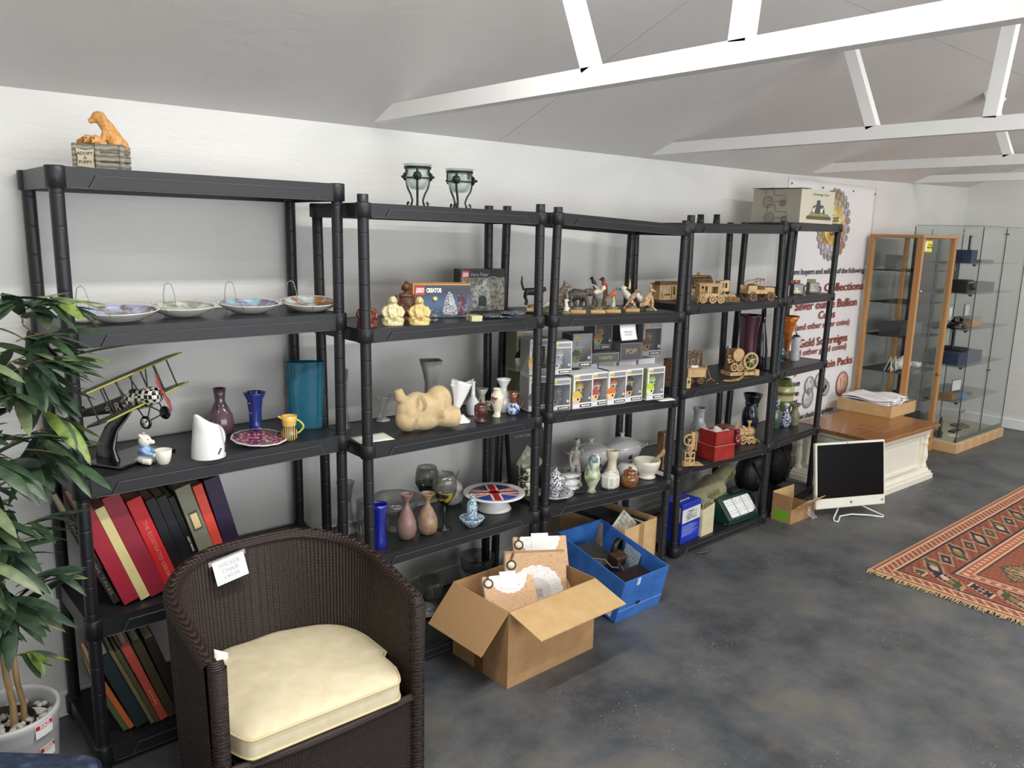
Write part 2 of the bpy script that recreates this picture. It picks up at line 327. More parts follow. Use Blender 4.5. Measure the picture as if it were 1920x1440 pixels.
# roof trusses: chord, inclined webs
def bar(mb, p, q, wx, wn):
    p = Vector(p); q = Vector(q); d = (q-p).normalized(); n = Vector((1, 0, 0)).cross(d)
    vs = [v+Vector((a*wx/2, 0, 0))+n*(b*wn/2) for v in (p, q) for a, b in ((-1, -1), (1, -1), (1, 1), (-1, 1))]
    mb.add(vs, [(0, 1, 2, 3), (7, 6, 5, 4), (0, 4, 5, 1), (1, 5, 6, 2), (2, 6, 7, 3), (3, 7, 4, 0)])
TRUSSM = mat('#f0f0ee', 0.45, var=0.04, bump=0.3, bs=25)
for k, X in enumerate((-0.36, 1.345, 3.035, 4.72, 6.4)):
    t = MB(); bz = (2.02, 2.034, 2.047, 2.068, 2.10)[k]
    bar(t, (X, WY+.03, bz+.0275), (X, Y0, bz+.0275), .045, .055)
    ya = -1.04 if k == 1 else -1.075; bar(t, (X, ya, bz+.05), (X, ya+.145, cz(ya+.145, X)+.01), .045, .045)
    bar(t, (X, -1.52, bz+.05), (X, -1.57, cz(-1.57, X)+.01), .045, .048)
    bar(t, (X, -2.45, bz+.05), (X, -2.1, cz(-2.1, X)+.01), .045, .045)
    struct(t.obj('trim_%d' % (k+1), TRUSSM))
# dark gaps where the chords pass into the boarding
det = thing('heat_detector', 'round white detector on the sloping ceiling between two roof struts', 'detector')
dp = onx(1866, 172, 5.2)
for _ in range(30):
    dp = onx(1866, 172, dp.x); 
    if abs(dp.z-cz(dp.y, dp.x)) < 1e-3: break
    dp.x += (cz(dp.y, dp.x)-dp.z)*0.8
ax = atan2(SLOPE, 1)
det.location = (dp.x, dp.y, cz(dp.y, dp.x)); det.rotation_euler = (-ax, 0, 0)
DW = mat('#eef0ef', 0.35)
MB().lathe([(.0, -.001), (.05, -.001), (.05, -.02), (.044, -.03), (0, -.03)]).obj('base', DW, det)
MB().lathe([(0, -.03), (.038, -.03), (.042, -.05), (.04, -.065), (.02, -.072), (0, -.072)]).obj('sensor_cap', DW, det)
MB().lathe([(.0425, -.045), (.0435, -.047), (.0425, -.052)], cap=False).obj('vent_slot', mat('#30332f', 0.6), det)
# ------------------------------------------------------------------ black plastic shelving
PLAST = mat('#202124', 0.38, var=0.10, vs=14, bump=0.12, bs=300, spec=0.45)
HILITE = mat('#55565a', .35, var=.3, vs=60)  # lighter grey painted as the highlight on the skirt beads
#      x0    w     yf     yaw    dep   lean  H      post tops over deck (FL FR BL BR)
UN = [(0.145, .826, -.260, -.001, .340, -.002, .056, (0, 0, 0, 0)),
      (1.020, .790, -.357, -.015, .320, -.011, .047, (.028, .031, .0, .028)),
      (1.883, .761, -.367, -.088, .345, .017, .047, (.022, .022, .030, .022)),
      (2.811, .822, -.363, -.015, .337, -.022, .047, (.036, .022, .0, .012)),
      (3.728, .672, -.342, .090, .273, .028, .044, (0, 0, 0, 0))]
UZ = [[(1.716, 1.717), (1.288, 1.290), (.859, .865), (.431, .431), (.022, .022)],
      [(1.666, 1.663), (1.252, 1.257), (.847, .845), (.434, .436), (.012, .012)],
      [(1.665, 1.634), (1.255, 1.240), (.852, .837), (.440, .431), (.012, .012)],
      [(1.648, 1.658), (1.259, 1.263), (.842, .845), (.444, .432), (.004, .008)],
      [(1.675, 1.682), (1.262, 1.261), (.845, .838), (.425, .412), (.004, .008)]]
ULAB = ['black plastic five-tier shelving unit at the left end, tallest, with books and plates',
        'black plastic shelving unit holding seated buddhas, the stone torso and the flag cake stand',
        'black plastic shelving unit holding animal figurines and window boxes, third from the left',
        'black plastic shelving unit holding wooden mechanical models, blue box and green socket box',
        'black plastic shelving unit at the right end, in front of the banner']
def ux(u, s, t, z):
    """point of unit u: s 0..1 left-right, t 0..1 front-back, height z"""
    x0, w_, yf, ya, dp_, ln, H, pt = UN[u]; a, b = s*w_, t*dp_
    return Vector((x0+ln*(z-.8)+a*cos(ya)-b*sin(ya), yf+a*sin(ya)+b*cos(ya), z))
def deck(u, l, s=0.5): return UZ[u][l][0]*(1-s)+UZ[u][l][1]*s+UN[u][6]
def make_shelf(u, l, root):
    x0, w_, yf, ya, dp_, ln, H, pt = UN[u]; mb = MB()
    e = .012; nx = 10
    def P(s, t, dz):   # s,t in metres offset from corner posts
        z = UZ[u][l][0]*(1-s/w_)+UZ[u][l][1]*s/w_
        q = ux(u, s/w_, t/dp_, z+dz); return q - Vector(root.location)
    def slab(s0, s1, t0, t1, d0, d1, n=1):
        for i in range(n):
            a = s0+(s1-s0)*i/n; b = s0+(s1-s0)*(i+1)/n
            vs = [P(a, t0, d0), P(b, t0, d0), P(b, t1, d0), P(a, t1, d0), P(a, t0, d1), P(b, t0, d1), P(b, t1, d1), P(a, t1, d1)]
            fs = [(0, 3, 2, 1), (4, 5, 6, 7), (0, 1, 5, 4), (2, 3, 7, 6)]
            if i == 0: fs.append((3, 0, 4, 7))
            if i == n-1: fs.append((1, 2, 6, 5))
            mb.add(vs, fs)
    slab(-e, w_+e, -e, dp_+e, H-.007, H-.0015)                       # deck
    slab(-e, w_+e, -e-.004, -e+.004, 0, H); slab(-e, w_+e, dp_+e-.004, dp_+e+.004, 0, H)
    slab(-e-.004, -e+.004, -e, dp_+e, 0, H); slab(w_+e-.004, w_+e+.004, -e, dp_+e, 0, H)
    # raised lower panel on the front skirt (trapezoid) with a fine bead
    a, b = .075, w_-.075; yq = -e-.0085; hh = H*.62
    vs = [P(a, yq, .001), P(b, yq, .001), P(b-.018, yq, hh), P(a+.018, yq, hh), P(a-.003, -e-.003, .0005), P(b+.003, -e-.003, .0005), P(b-.017, -e-.003, hh+.002), P(a+.017, -e-.003, hh+.002)]
    mb.add(vs, [(0, 1, 2, 3), (4, 0, 3, 7), (1, 5, 6, 2), (3, 2, 6, 7), (0, 4, 5, 1)])
    slab(.02, w_-.02, -e-.0085, -e-.003, .0, .003)
    mb.mt(1); yt = -e-.0088                                           # moulded bead along the panel edge, its highlight put into the colour
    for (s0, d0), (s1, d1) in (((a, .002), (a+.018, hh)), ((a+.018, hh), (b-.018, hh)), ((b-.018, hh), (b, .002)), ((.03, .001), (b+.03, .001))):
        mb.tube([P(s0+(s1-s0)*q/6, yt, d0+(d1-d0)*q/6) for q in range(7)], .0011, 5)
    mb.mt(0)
    yb = dp_*.3
    for q in (.33, .66): slab(.03, w_-.03, dp_*q-.002, dp_*q+.002, H-.022, H-.006)
    for (s, t) in ((0, 0), (w_, 0), (0, dp_), (w_, dp_)):            # corner sleeves
        c = P(s, t, 0)
        mb.lathe([(.0235, 0), (.0265, .002), (.0265, H-.002), (.0245, H+.0015), (.0, H+.0015)] if l == 0 and u in (0, 4) else [(.0235, 0), (.0265, .002), (.0265, H-.002), (.0245, H+.0015), (.0175, H+.0015)], 20, c, cap=False)
        mb.lathe([(.0185, 0), (.0235, 0)], 20, c, cap=False)
    return mb.obj('shelf', [PLAST, HILITE], root)
for u in range(5):
    root = thing('shelving_unit', ULAB[u], 'shelving unit', (UN[u][0]+.4, -.2, 0), 0, 'black plastic shelving units')
    for l in range(5): make_shelf(u, l, root)
    x0, w_, yf, ya, dp_, ln, H, pt = UN[u]
    for k, (s, t) in enumerate(((0, 0), (1, 0), (0, 1), (1, 1))):
        zt = deck(u, 0, s)+pt[k]-(.002 if pt[k] == 0 else 0)
        z = .0; pr_ = []
        R_ = .0185
        pr_ = [(R_, 0)]
        zz = 0.085
        while zz < zt-.03:
            pr_ += [(R_, zz-.006), (R_, zz-.001), (R_-.0006, zz), (R_, zz+.001), (R_, zz+.006)]; zz += .085
        pr_ += [(R_, zt-.001), (R_-.001, zt), (R_-.003, zt), (R_-.003, zt-.02), (0, zt-.02)]
        b_ = ux(u, s, t, 0) - Vector(root.location); t_ = ux(u, s, t, 1) - Vector(root.location); dx = t_.x-b_.x
        mb = MB(); mb.lathe(pr_, 20, (0, 0, 0), cap=False)
        mb.v = [(v[0]+b_.x+dx*v[2], v[1]+b_.y, v[2]) for v in mb.v]
        mb.obj('post', PLAST, root)
# ------------------------------------------------------------------ cartons and crates
CARD = ramp_mat('corrugated_cardboard', 'WAVE', [(0, '#b08a5e'), (1, '#c09a6c')], (1, 1, 1), 0.75, tkw={'Scale': 60.0, 'Distortion': 0.6, 'Detail': 1.0, 'bands_direction': 'X'}, bump=0.12)
CARDD = ramp_mat('brown_cardboard_side', 'NOISE', [(0.3, '#a57f55'), (0.7, '#b48d61')], (3, 3, 3), 0.75)
CARDL = ramp_mat('pale_cardboard_inside', 'NOISE', [(0.3, '#c6a26f'), (0.7, '#d2b07f')], (3, 3, 3), 0.7)
def open_box(w_, d_, h_, t=.004, mb=None):
    mb = mb or MB()
    mb.box(0, w_, 0, d_, 0, t); mb.box(0, w_, 0, t, t, h_); mb.box(0, w_, d_-t, d_, t, h_); mb.box(0, t, t, d_-t, t, h_); mb.box(w_-t, w_, t, d_-t, t, h_)
    return mb
ct = thing('cardboard_carton', 'large open brown cardboard carton with flaps folded out on the floor', 'box', (1.37, -.72, 0))
CW, CDp, CH = .458, .325, .30
open_box(CW, CDp, CH).obj('body', CARDD, ct)
def flap(p, q, dv, L, m=CARD, t=.004, slits=True):
    """flap hinged on edge p-q, leaving along direction dv"""
    p = Vector(p); q = Vector(q); dv = Vector(dv).normalized(); e = (q-p).normalized(); n = e.cross(dv).normalized()*t
    mb = MB(); a, b, c, d = p+e*.002, q-e*.002, q+dv*L-e*.006, p+dv*L+e*.006
    vs = [a, b, c, d, a+n, b+n, c+n, d+n]; mb.add(vs, [(0, 3, 2, 1), (4, 5, 6, 7), (0, 1, 5, 4), (1, 2, 6, 5), (2, 3, 7, 6), (3, 0, 4, 7)])
    return mb
a_ = radians(15); flap((0, 0, CH), (CW, 0, CH), (0, -cos(a_), -sin(a_)), .168).obj('flap', CARDL, ct)
a_ = radians(47); flap((0, CDp, CH), (0, 0, CH), (-cos(a_), 0, -sin(a_)), .18).obj('flap', CARD, ct)
flap((CW, 0, CH-.002), (CW, CDp, CH-.002), (.35, 0, -1), .15, CARDD).obj('flap', CARDD, ct)
flap((CW, CDp, CH-.002), (0, CDp, CH-.002), (0, .12, -1), .15, CARDD).obj('flap', CARDD, ct)
MB().box(-.0006, .0002, CDp*.5-.025, CDp*.5+.025, .0, .14).obj('packing_tape', mat('#7f5c38', 0.25), ct)
# keepsake book-boxes with doilies, standing in the carton
KRAFT = ramp_mat('printed_kraft_paper', 'NOISE', [(0.3, '#cfa67c'), (0.5, '#d9b48c'), (0.7, '#c89c74')], (14, 14, 14), 0.6)
DOILY = ramp_mat('white_lace_doily', 'VORONOI', [(0.0, '#8d8178'), (0.17, '#8d8178'), (0.20, '#f2f1ee'), (1, '#f4f3f0')], (1, 1, 1), 0.7, tkw={'Scale': 130.0})
INKD = mat('#2a2322', 0.5); CREAM = mat('#efe6cf', 0.6); PAPERW = mat('#f3f2ee', 0.7, var=0.02)
def doily(mb, r, a0=0, a1=2*pi, lobes=20, z0=.0, z1=.0012):
    n = 120; out = []
    for i in range(n+1):
        a = a0+(a1-a0)*i/n; rr = r*(1+.05*abs(sin(a*lobes/2))); out.append((rr*cos(a), rr*sin(a)))
    if abs((a1-a0)-2*pi) < 1e-3: out = out[:-1]
    return mb.prism(out, z0, z1)
def keepsake(label, loc, rot, w_, h_, d_, kind):
    """book-shaped box; local x across, y up the cover, z out of the cover"""
    k = thing('keepsake_box', label, 'box', loc, rot=rot, group='keepsake boxes in the carton')
    MB().bev(-w_/2, w_/2, 0, h_, 0, d_, .002).obj('case', KRAFT, k)
    d = MB(); z = d_+.0002
    if kind == 'round':
        d.at((0, h_*.5, z)); doily(d, w_*.43); d.obj('doily', DOILY, k)
        m = MB(); m.prism([(w_*.25*cos(i*pi/20), h_*.5+w_*.25*sin(i*pi/20)) for i in range(40)], z+.0012, z+.002); m.obj('paper_disc', mat('#dcdad6', 0.7), k)
        text('Our love story\nis written here\nwith every note\nand every photo', .0085, INKD, 'printed_verse', k, (0.0, h_*.5, z+.0022), (0, 0, 0), depth=.0002)
    else:
        d.at((0, h_-.001, z)); doily(d, w_*.36, pi, 2*pi, 20); d.obj('doily', DOILY, k)
        m = MB(); m.box(-w_*.16, w_*.16, h_*.72, h_+.012, z+.0013, z+.003); m.obj('folded_card', PAPERW, k)
        m = MB(); m.lathe([(.032, 0), (.032, .002), (.03, .003), (0, .003)], 28, (w_*.30, h_*.22, z)); m.obj('picture_disc', ramp_mat('small_printed_pictures', 'VORONOI', [(0, '#c9c5cf'), (.4, '#e8d9d0'), (.7, '#caa0a0'), (1, '#e9e6e2')], (1, 1, 1), tkw={'Scale': 30.0}), k)
    c = MB(); cx, cy = -w_*.40, h_*.86
    c.tube([(cx+.017*cos(t*pi/12), cy+.017*sin(t*pi/12), z+.002) for t in range(24)], .0028, 6, True)
    c.obj('watch_rim', INKD, k)
    MB().lathe([(0, 0), (.0155, 0), (.0155, .002), (0, .002)], 24, (cx, cy, z)).obj('watch_face', CREAM, k)
    b = MB()
    for i in range(5): b.tube([(cx+.004*cos(t*pi/4)+.002*i, cy+.024+i*.006+.004*sin(t*pi/4), z+.0025) for t in range(8)], .001, 5, True)
    b.obj('watch_chain', INKD, k)
    s_ = MB(); s_.box(-w_/2-.0012, -w_/2-.0002, .004, h_-.004, .004, d_-.004); s_.obj('spine_label', ramp_mat('spine_stickers', 'VORONOI', [(0, '#f3ead2'), (.5, '#efe2c4'), (.75, '#cbb3c4'), (1, '#8d8a6a')], (1, 1, 1), tkw={'Scale': 28.0}), k)
    return k
C0 = Vector((1.37, -.72, 0))
keepsake('large kraft keepsake box with full round doily and printed verse, upright in the carton', C0+Vector((.285, .165, .075)), (radians(80), radians(0), radians(-33)), .245, .315, .05, 'round')
keepsake('kraft keepsake box with half doily, lying low at the left of the carton', C0+Vector((.125, .10, .14)), (radians(44), 0, radians(-26)), .205, .215, .04, 'half')
keepsake('kraft keepsake box with folded card and picture disc, behind the upright one in the carton', C0+Vector((.365, .20, .17)), (radians(55), 0, radians(-33)), .225, .245, .035, 'half')
fr = MB()
for i in range(6):
    fr.tube([(i*.006, 0, 0), (i*.006+.004*sin(i), .01, .02), (i*.0075-.006, .012, .045)], [.003, .005, .0045], 6)
f_ = fr.obj('tissue_frill', mat('#f4f3f2', 0.8), loc=C0+Vector((.262, .298, .29))); tag(f_, 'crumpled white tissue frill poking up at the back of the carton', 'tissue paper')

# blue crate: front on the floor, back edge raised on the bottom shelf
BLUE = ramp_mat('blue_corrugated_plastic', 'NOISE', [(0.3, '#2f62ae'), (0.7, '#3f78c6')], (2.5, 2.5, 2.5), 0.5)
crp = radians(13)
cr = thing('storage_crate', 'bright blue card storage crate of leather straps, tilted against the bottom shelf', 'crate', (2.05, -.642, .0015), rot=(crp, 0, radians(-1)))
mb = open_box(.292, .425, .205, .005); mb.obj('body', BLUE, cr)
MB().box(.002, .29, -.0012, 0, .055, .058).obj('fold_line', mat('#7ea6dd', 0.5), cr)
MB().box(.112, .138, -.0016, 0, .062, .075).obj('hand_slot', mat('#0c0f14', 0.8), cr)
MB().box(.085, .105, -.0014, 0, .168, .203).obj('tape_strip', mat('#c7dbef', 0.3), cr)
lb = MB().box(-.0014, 0, .03, .19, .012, .05); lb.obj('paper_label', mat('#dfe7ee', 0.6), cr)
text('FRAGILE 27', .02, mat('#3c4652', 0.6), 'lettering', cr, (-.0018, .11, .03), (pi/2, 0, -pi/2))
def incr(x, y, z): return cr.matrix_basis @ Vector((x, y, z))
bpy.context.view_layer.update()
def crate_item(o, x, y, z, rot=(0, 0, 0)):
    o.matrix_world = Matrix.Translation((2.05, -.642, .0015)) @ Euler((crp, 0, radians(-1))).to_matrix().to_4x4() @ Matrix.Translation((x, y, z)) @ Euler(rot).to_matrix().to_4x4()
LEA = mat('#2a1d1a', 0.42, var=.2, bump=.3, bs=120); LEB = mat('#17120f', 0.4, var=.2, bump=.3, bs=120); LEG = mat('#3b3a33', 0.35, var=.3, vs=30, bump=.3)
o = MB().bev(-.10, .10, -.06, .06, 0, .13, .012).obj('leather_case', LEA); crate_item(o, .175, .085, .01); tag(o, 'dark brown leather case lying at the front of the blue crate', 'case')
o = MB().bev(-.095, .095, -.085, .085, 0, .13, .02).obj('leather_bag', LEG); crate_item(o, .125, .305, .01); tag(o, 'creased grey-green leather bag at the back of the blue crate', 'bag')
q = thing('camera_case', 'small brown stitched camera case in the middle of the blue crate', 'case'); crate_item(q, .19, .205, .115)
MB().bev(-.035, .035, -.028, .028, 0, .042, .004).obj('case_body', mat('#33201a', 0.4, bump=.2), q); MB().bev(-.037, .037, -.03, .03, .043, .056, .004).obj('case_lid', mat('#4a3026', 0.4, bump=.2), q)
o = MB().tube([(-.045, 0, 0), (-.05, .0, .05), (-.04, 0, .10), (-.01, .0, .125), (.025, 0, .115), (.043, 0, .07), (.045, 0, .0)], .012, 8, flat=.25).obj('shoulder_strap', LEB); crate_item(o, .215, .24, .10, (0, 0, .3)); tag(o, 'wide black leather strap looping up out of the blue crate', 'strap')
o = MB().tube([(-.09, .05, 0), (-.06, .02, .03), (-.02, -.02, .035), (.0, -.05, .01), (.035, -.06, .0), (.06, -.035, .012), (.04, -.09, .005)], .0035, 6).obj('thin_strap', mat('#6a5f55', .4)); crate_item(o, .10, .21, .145); tag(o, 'thin buckled strap trailing over the contents of the blue crate', 'strap')
o = MB().box(-.05, .05, -.001, .001, 0, .15).obj('picture_print', ramp_mat('faded_blue_print', 'NOISE', [(.35, '#dfe8ee'), (.5, '#a9c3d3'), (.6, '#4c5a63'), (.7, '#e8eef0')], (40, 40, 40))); crate_item(o, .27, .19, .035, (0, 0, pi/2-.1)); tag(o, 'pale blue photographic print standing inside the blue crate', 'print')
# carton standing on the bottom shelf of the third unit
c3 = thing('cardboard_carton', 'brown cardboard carton with taped seam on the bottom shelf behind the blue crate', 'box', (2.352, -.425, deck(2, 4)), rz=radians(4))
open_box(.262, .40, .222).obj('body', CARDL, c3)
MB().box(.115, .155, -.0008, 0, .10, .221).obj('packing_tape', mat('#a88656', .3), c3)
z3 = deck(2, 4)
o = MB().bev(-.085, .085, -.13, .13, 0, .22, .02).obj('black_bag', mat('#0b0b0d', .6, bump=.3)); o.location = (2.445, -.16, z3+.005); tag(o, 'black fabric bag filling the carton on the bottom shelf', 'bag')
g = thing('framed_picture', 'pale picture frame leaning in the carton on the bottom shelf', 'frame', (2.47, -.372, z3+.14), rot=(radians(-35), radians(-30), .15))
MB().box(-.07, .07, -.003, .003, 0, .11).obj('picture', ramp_mat('faded_picture', 'NOISE', [(.4, '#8f8d80'), (.6, '#c5c0ac')], (9, 9, 9)), g)
fm = MB(); fm.box(-.076, .076, -.005, .006, -.006, .002); fm.box(-.076, .076, -.005, .006, .108, .116); fm.box(-.076, -.068, -.005, .006, 0, .11); fm.box(.068, .076, -.005, .006, 0, .11); fm.obj('frame', mat('#d9d8d0', .4), g)
for i in range(5):
    o = MB().bev(-.008, .008, -.07, .07, 0, .19, .001).obj('video_case', mat(['#1b1a1c', '#2b2726', '#e9e7e2', '#141416', '#4a4440'][i], .35)); o.location = (2.525+i*.0175, -.33, z3+.006); tag(o, ['black video case, first of the row at the right of the carton', 'dark brown video case next to the first in the carton row', 'white-edged video case in the middle of the carton row', 'black video case between the white and the grey ones', 'grey-brown video case touching the carton wall'][i], 'case', 'video cases in the carton')

# open box with tape and green sticker in front of the last unit
bb = thing('torn_cardboard_box', 'small torn cardboard box with green sticker beside the computer screen', 'box', (3.752, -.50, 0), rz=radians(-2))
open_box(.235, .125, .085, .0035).obj('body', CARDD, bb)
MB().box(0, .0035, 0, .125, .085, .165).obj('side_flap', CARDD, bb); flap((.235, .122, .085), (0, .122, .085), (0, .05, 1), .085, CARDL, .003).obj('back_flap', CARDL, bb)
flap((.02, 0, .085), (.235, 0, .085), (.06, -.65, .6), .10, CARDL, .003).obj('front_flap', CARDL, bb)
MB().box(-.0009, 0, .012, .105, .012, .072).obj('green_sticker', mat('#79b32e', .5), bb)
for _n, _m, _a, _b in (('paper_label', PAPERW, .03, .085), ('brown_tape', mat('#a5804f', .15, coat=.6), .10, .16)):
    q0 = Vector((_a, -.004, .0895)); q1 = Vector((_b, -.004, .0895)); dv = Vector((.06, -.65, .6)).normalized()
    flap(q0+dv*.008+Vector((0, .0, .002)), q1+dv*.008+Vector((0, 0, .002)), dv, .08, t=.001).obj(_n, _m, bb)
bg = MB()
bg.grid(lambda u, v: (u*.075+.01*sin(v*9), -.018-.03*v+.006*sin(u*11+v*5), .085-.08*v+.004*sin(u*17)), 12, 10)
o = bg.obj('plastic_packet', glass('#e8e6e2', .55, .1, .3), loc=(3.90, -.50, 0)); tag(o, 'clear plastic packet with red tag hanging from the torn box', 'plastic bag')
MB().box(.045, .056, -.0348, -.033, .045, .082).obj('red_tag', mat('#c02d22', .4), o)

# ------------------------------------------------------------------ low counter, tray of bags, screen
CPAINT = mat('#efeadb', .5, var=.04, bump=.1, bs=30)
WOODT = ramp_mat('golden_brown_worktop', 'WAVE', [(0, '#8a5a30'), (.5, '#a36c3c'), (1, '#96622f')], (1, 1, 1), .32, coat=.3, tkw={'Scale': 5.0, 'Distortion': 5.0, 'Detail': 4.0, 'Detail Scale': 1.5, 'bands_direction': 'Y'})
K0 = Vector((4.60, -.58, 0)); KW, KD, KH = .80, .56, .395
cn = thing('shop_counter', 'low cream painted counter with golden brown wooden top near the banner', 'counter', K0, rz=radians(-3))
cc = MB(); cc.box(.03, KW-.03, .03, KD, .05, KH-.03)
cc.obj('carcass', CPAINT, cn)
pl = MB(); pl.box(-.03, KW+.03, -.03, KD, 0, .035); pl.box(-.02, KW+.02, -.02, KD, .035, .055); pl.box(-.008, KW+.008, -.008, KD, .055, .075, .006); pl.obj('plinth', CPAINT, cn)
fp = MB()
fp.box(.09, KW-.09, .016, .03, .085, .10); fp.box(.09, KW-.09, .016, .03, .30, .318); fp.box(.09, .105, .016, .03, .10, .30); fp.box(KW-.105, KW-.09, .016, .03, .10, .30); fp.box(.03, KW-.03, .006, .03, .325, .345)
fp.obj('front_moulding', CPAINT, cn)
sp_ = MB(); sp_.box(.016, .03, .10, KD-.08, .10, .115); sp_.box(.016, .03, .10, KD-.08, .30, .315); sp_.box(.016, .03, .10, .115, .115, .30); sp_.box(.016, .03, KD-.095, KD-.08, .115, .30); sp_.obj('side_moulding', CPAINT, cn)
BAL = [(.020, .075), (.024, .08), (.024, .092), (.016, .098), (.020, .105), (.014, .112), (.022, .14), (.024, .165), (.018, .20), (.013, .235), (.017, .245), (.021, .25), (.015, .257), (.013, .285), (.02, .297), (.023, .305), (.016, .312), (.024, .32), (.024, .345)]
for x, y in ((.022, .022), (KW-.022, .022), (.022, KD-.03)):
    MB().lathe(BAL, 20, (x, y, 0)).obj('turned_column', CPAINT, cn)
ap = MB(); ap.box(-.004, KW+.004, -.004, KD, .345, .372); ap.obj('apron', CPAINT, cn)
tp = MB(); tp.prism([(-.035, -.02), (-.015, -.045), (KW+.015, -.045), (KW+.035, -.02), (KW+.035, KD+.005), (-.035, KD+.005)], .374, .397)
tp.obj('wooden_top', WOODT, cn, bevel=.004)
def cnt(x, y, z=.398):
    a = radians(-3); return K0+Vector((x*cos(a)-y*sin(a), x*sin(a)+y*cos(a), z))
P1 = onz(1669.6, 785, .398); P2 = onz(1562, 768, .398); P3 = onz(1718.7, 770.6, .398)
tr = thing('cardboard_tray', 'shallow brown cardboard tray of white plastic bags on the wooden counter top', 'box', (P1.x, P1.y, .398), rz=radians(-1))
TW = min(.40, (P3-P1).length); TD = min(.40, (P2-P1).length)
open_box(TW, TD, .085, .004).obj('body', CARDL, tr)
random.seed(5)
for i in range(6):
    b = MB(); ph = random.random()*6
    b.grid(lambda u, v: ((u-.5)*(TW-.06)*(1+.05*sin(v*9+ph)), (v-.5)*(TD-.05)*(1+.05*sin(u*7+ph)), .010*sin(u*9+ph)*sin(v*7+ph)+.004*sin(u*23+ph)), 20, 16)
    o = b.obj('plastic_bag', mat('#f2f0f1', .4, var=.03), solid=.004); o.location = (P1.x+TW/2+random.uniform(-.005, .005), P1.y+TD/2+.01, 398e-3+.03+i*.016)
    tag(o, ['white plastic bag at the bottom of the stack in the tray', 'white plastic bag second from the bottom in the tray', 'white plastic bag third from the bottom in the tray', 'white plastic bag third from the top in the tray', 'white plastic bag just under the topmost in the tray', 'topmost crumpled white plastic bag in the tray'][i], 'plastic bag', 'white plastic bags in the tray')
# all-in-one computer screen
MW, MH = .50, .395
ms = thing('computer_screen', 'white-framed black computer screen standing on a bent wire foot on the floor', 'computer', (3.965, -.535, .055), rot=(radians(-9), 0, radians(-25)))
MB().bev(0, MW, -.012, .012, 0, MH, .004).obj('housing', mat('#e9e9da', .35), ms)
MB().box(.012, MW-.012, -.0135, -.0125, .062, MH-.012).obj('screen_glass', mat('#0a090b', .18, var=.0, spec=.3), ms)
MB().lathe([(.007, 0), (.0085, 0), (.0085, .0012), (.007, .0012)], 20).obj('round_emblem', mat('#7c8476', .3), ms, (MW*.5, -.0122, .03), rot=(pi/2, 0, 0))
MB().box(MW-.032, MW-.014, -.0128, -.012, .022, .036).obj('corner_sticker', mat('#9aa398', .4), ms)
MB().ball((0, 0, 0), .003).obj('webcam', mat('#111111', .2), ms, (MW*.45, -.0125, MH-.006))
wf = MB(); wf.tube([(.30, .04, .05), (.20, .03, .0), (.10, -.05, -.045), (.085, -.075, -.052), (.105, -.085, -.053), (.17, -.02, -.048), (.26, -.01, -.046), (.36, -.045, -.048), (.43, -.08, -.052), (.45, -.065, -.052), (.40, .0, -.03), (.34, .03, .0), (.32, .04, .05)], .0045, 8)
w_ = wf.obj('wire_foot', mat('#f2f2f0', .3), ms); w_.rotation_euler = (radians(9), 0, 0)
# ------------------------------------------------------------------ display cabinets
PANE = glass('#f8fcfa', .995, .02, .05); PANEL2 = glass('#e9f2ed', .97, .02, .08)
BEECH = ramp_mat('beech_veneer', 'WAVE', [(0, '#b5834f'), (1, '#c6965f')], (1, 1, .15), .45, tkw={'Scale': 9.0, 'Distortion': 3.0, 'Detail': 2.0})
BEECHP = ramp_mat('pale_beech_board', 'WAVE', [(0, '#d3ac7c'), (1, '#dfbb8d')], (.2, 1, 1), .5, tkw={'Scale': 9.0, 'Distortion': 3.0, 'Detail': 2.0})
CHROME = mat('#c9c9c6', .2, metal=1.0, var=.03); DKM = mat('#2a2e2c', .35)
def pane(mb, x0, x1, y0, y1, z0, z1): mb.box(x0, x1, y0, y1, z0, z1); return mb
W1 = Vector((5.64, -.32, 0)); w1, d1, h1 = .585, .40, 1.685
c1 = thing('wooden_display_cabinet', 'beech-framed glass display cabinet with a yellow notice, behind the low counter', 'display cabinet', W1, rz=radians(-3))
MB().bev(0, w1, 0, d1, 0, .10, .003).obj('base', BEECH, c1); MB().bev(0, w1, 0, d1, h1-.022, h1, .003).obj('top', BEECH, c1)
for x, y, ww in ((0, 0, .05), (w1-.05, 0, .05), (0, d1-.035, .035), (w1-.035, d1-.035, .035)):
    MB().bev(x, x+(.03 if y == 0 else .035), y, y+ww*.9, .10, h1-.022, .002).obj('frame_post', BEECH, c1)
MB().box(.03, .031, .05, d1-.04, .10, h1-.022).obj('side_pane', PANE, c1); MB().box(w1-.034, w1-.03, .05, d1-.04, .10, h1-.022).obj('side_pane', PANE, c1)
MB().box(.035, w1-.035, d1-.006, d1-.003, .10, h1-.022).obj('back_pane', PANE, c1)
dd = MB().box(.035, w1*.5, .006, .010, .105, h1-.027).obj('glass_door', PANE, c1); MB().lathe([(0, 0), (.011, 0), (.013, .01), (.008, .014), (0, .014)], 16).obj('door_lock', CHROME, dd, (.045, .004, 1.28), rot=(pi/2, 0, 0))
dd = MB().box(w1*.5, w1-.035, .014, .018, .105, h1-.027).obj('glass_door', PANE, c1); MB().lathe([(0, 0), (.011, 0), (.013, .01), (.008, .014), (0, .014)], 16).obj('door_lock', CHROME, dd, (w1-.05, .012, .62), rot=(pi/2, 0, 0))
nt_ = MB().box(.04, .155, .0035, .005, h1-.12, h1-.04).obj('yellow_notice', mat('#efe24a', .5), c1)
text('CCTV IN\nOPERATION', .018, INKD, 'notice_lettering', nt_, (.115, .003, h1-.08)); MB().box(.045, .075, .0028, .0033, h1-.11, h1-.05).obj('camera_pictogram', PAPERW, nt_)
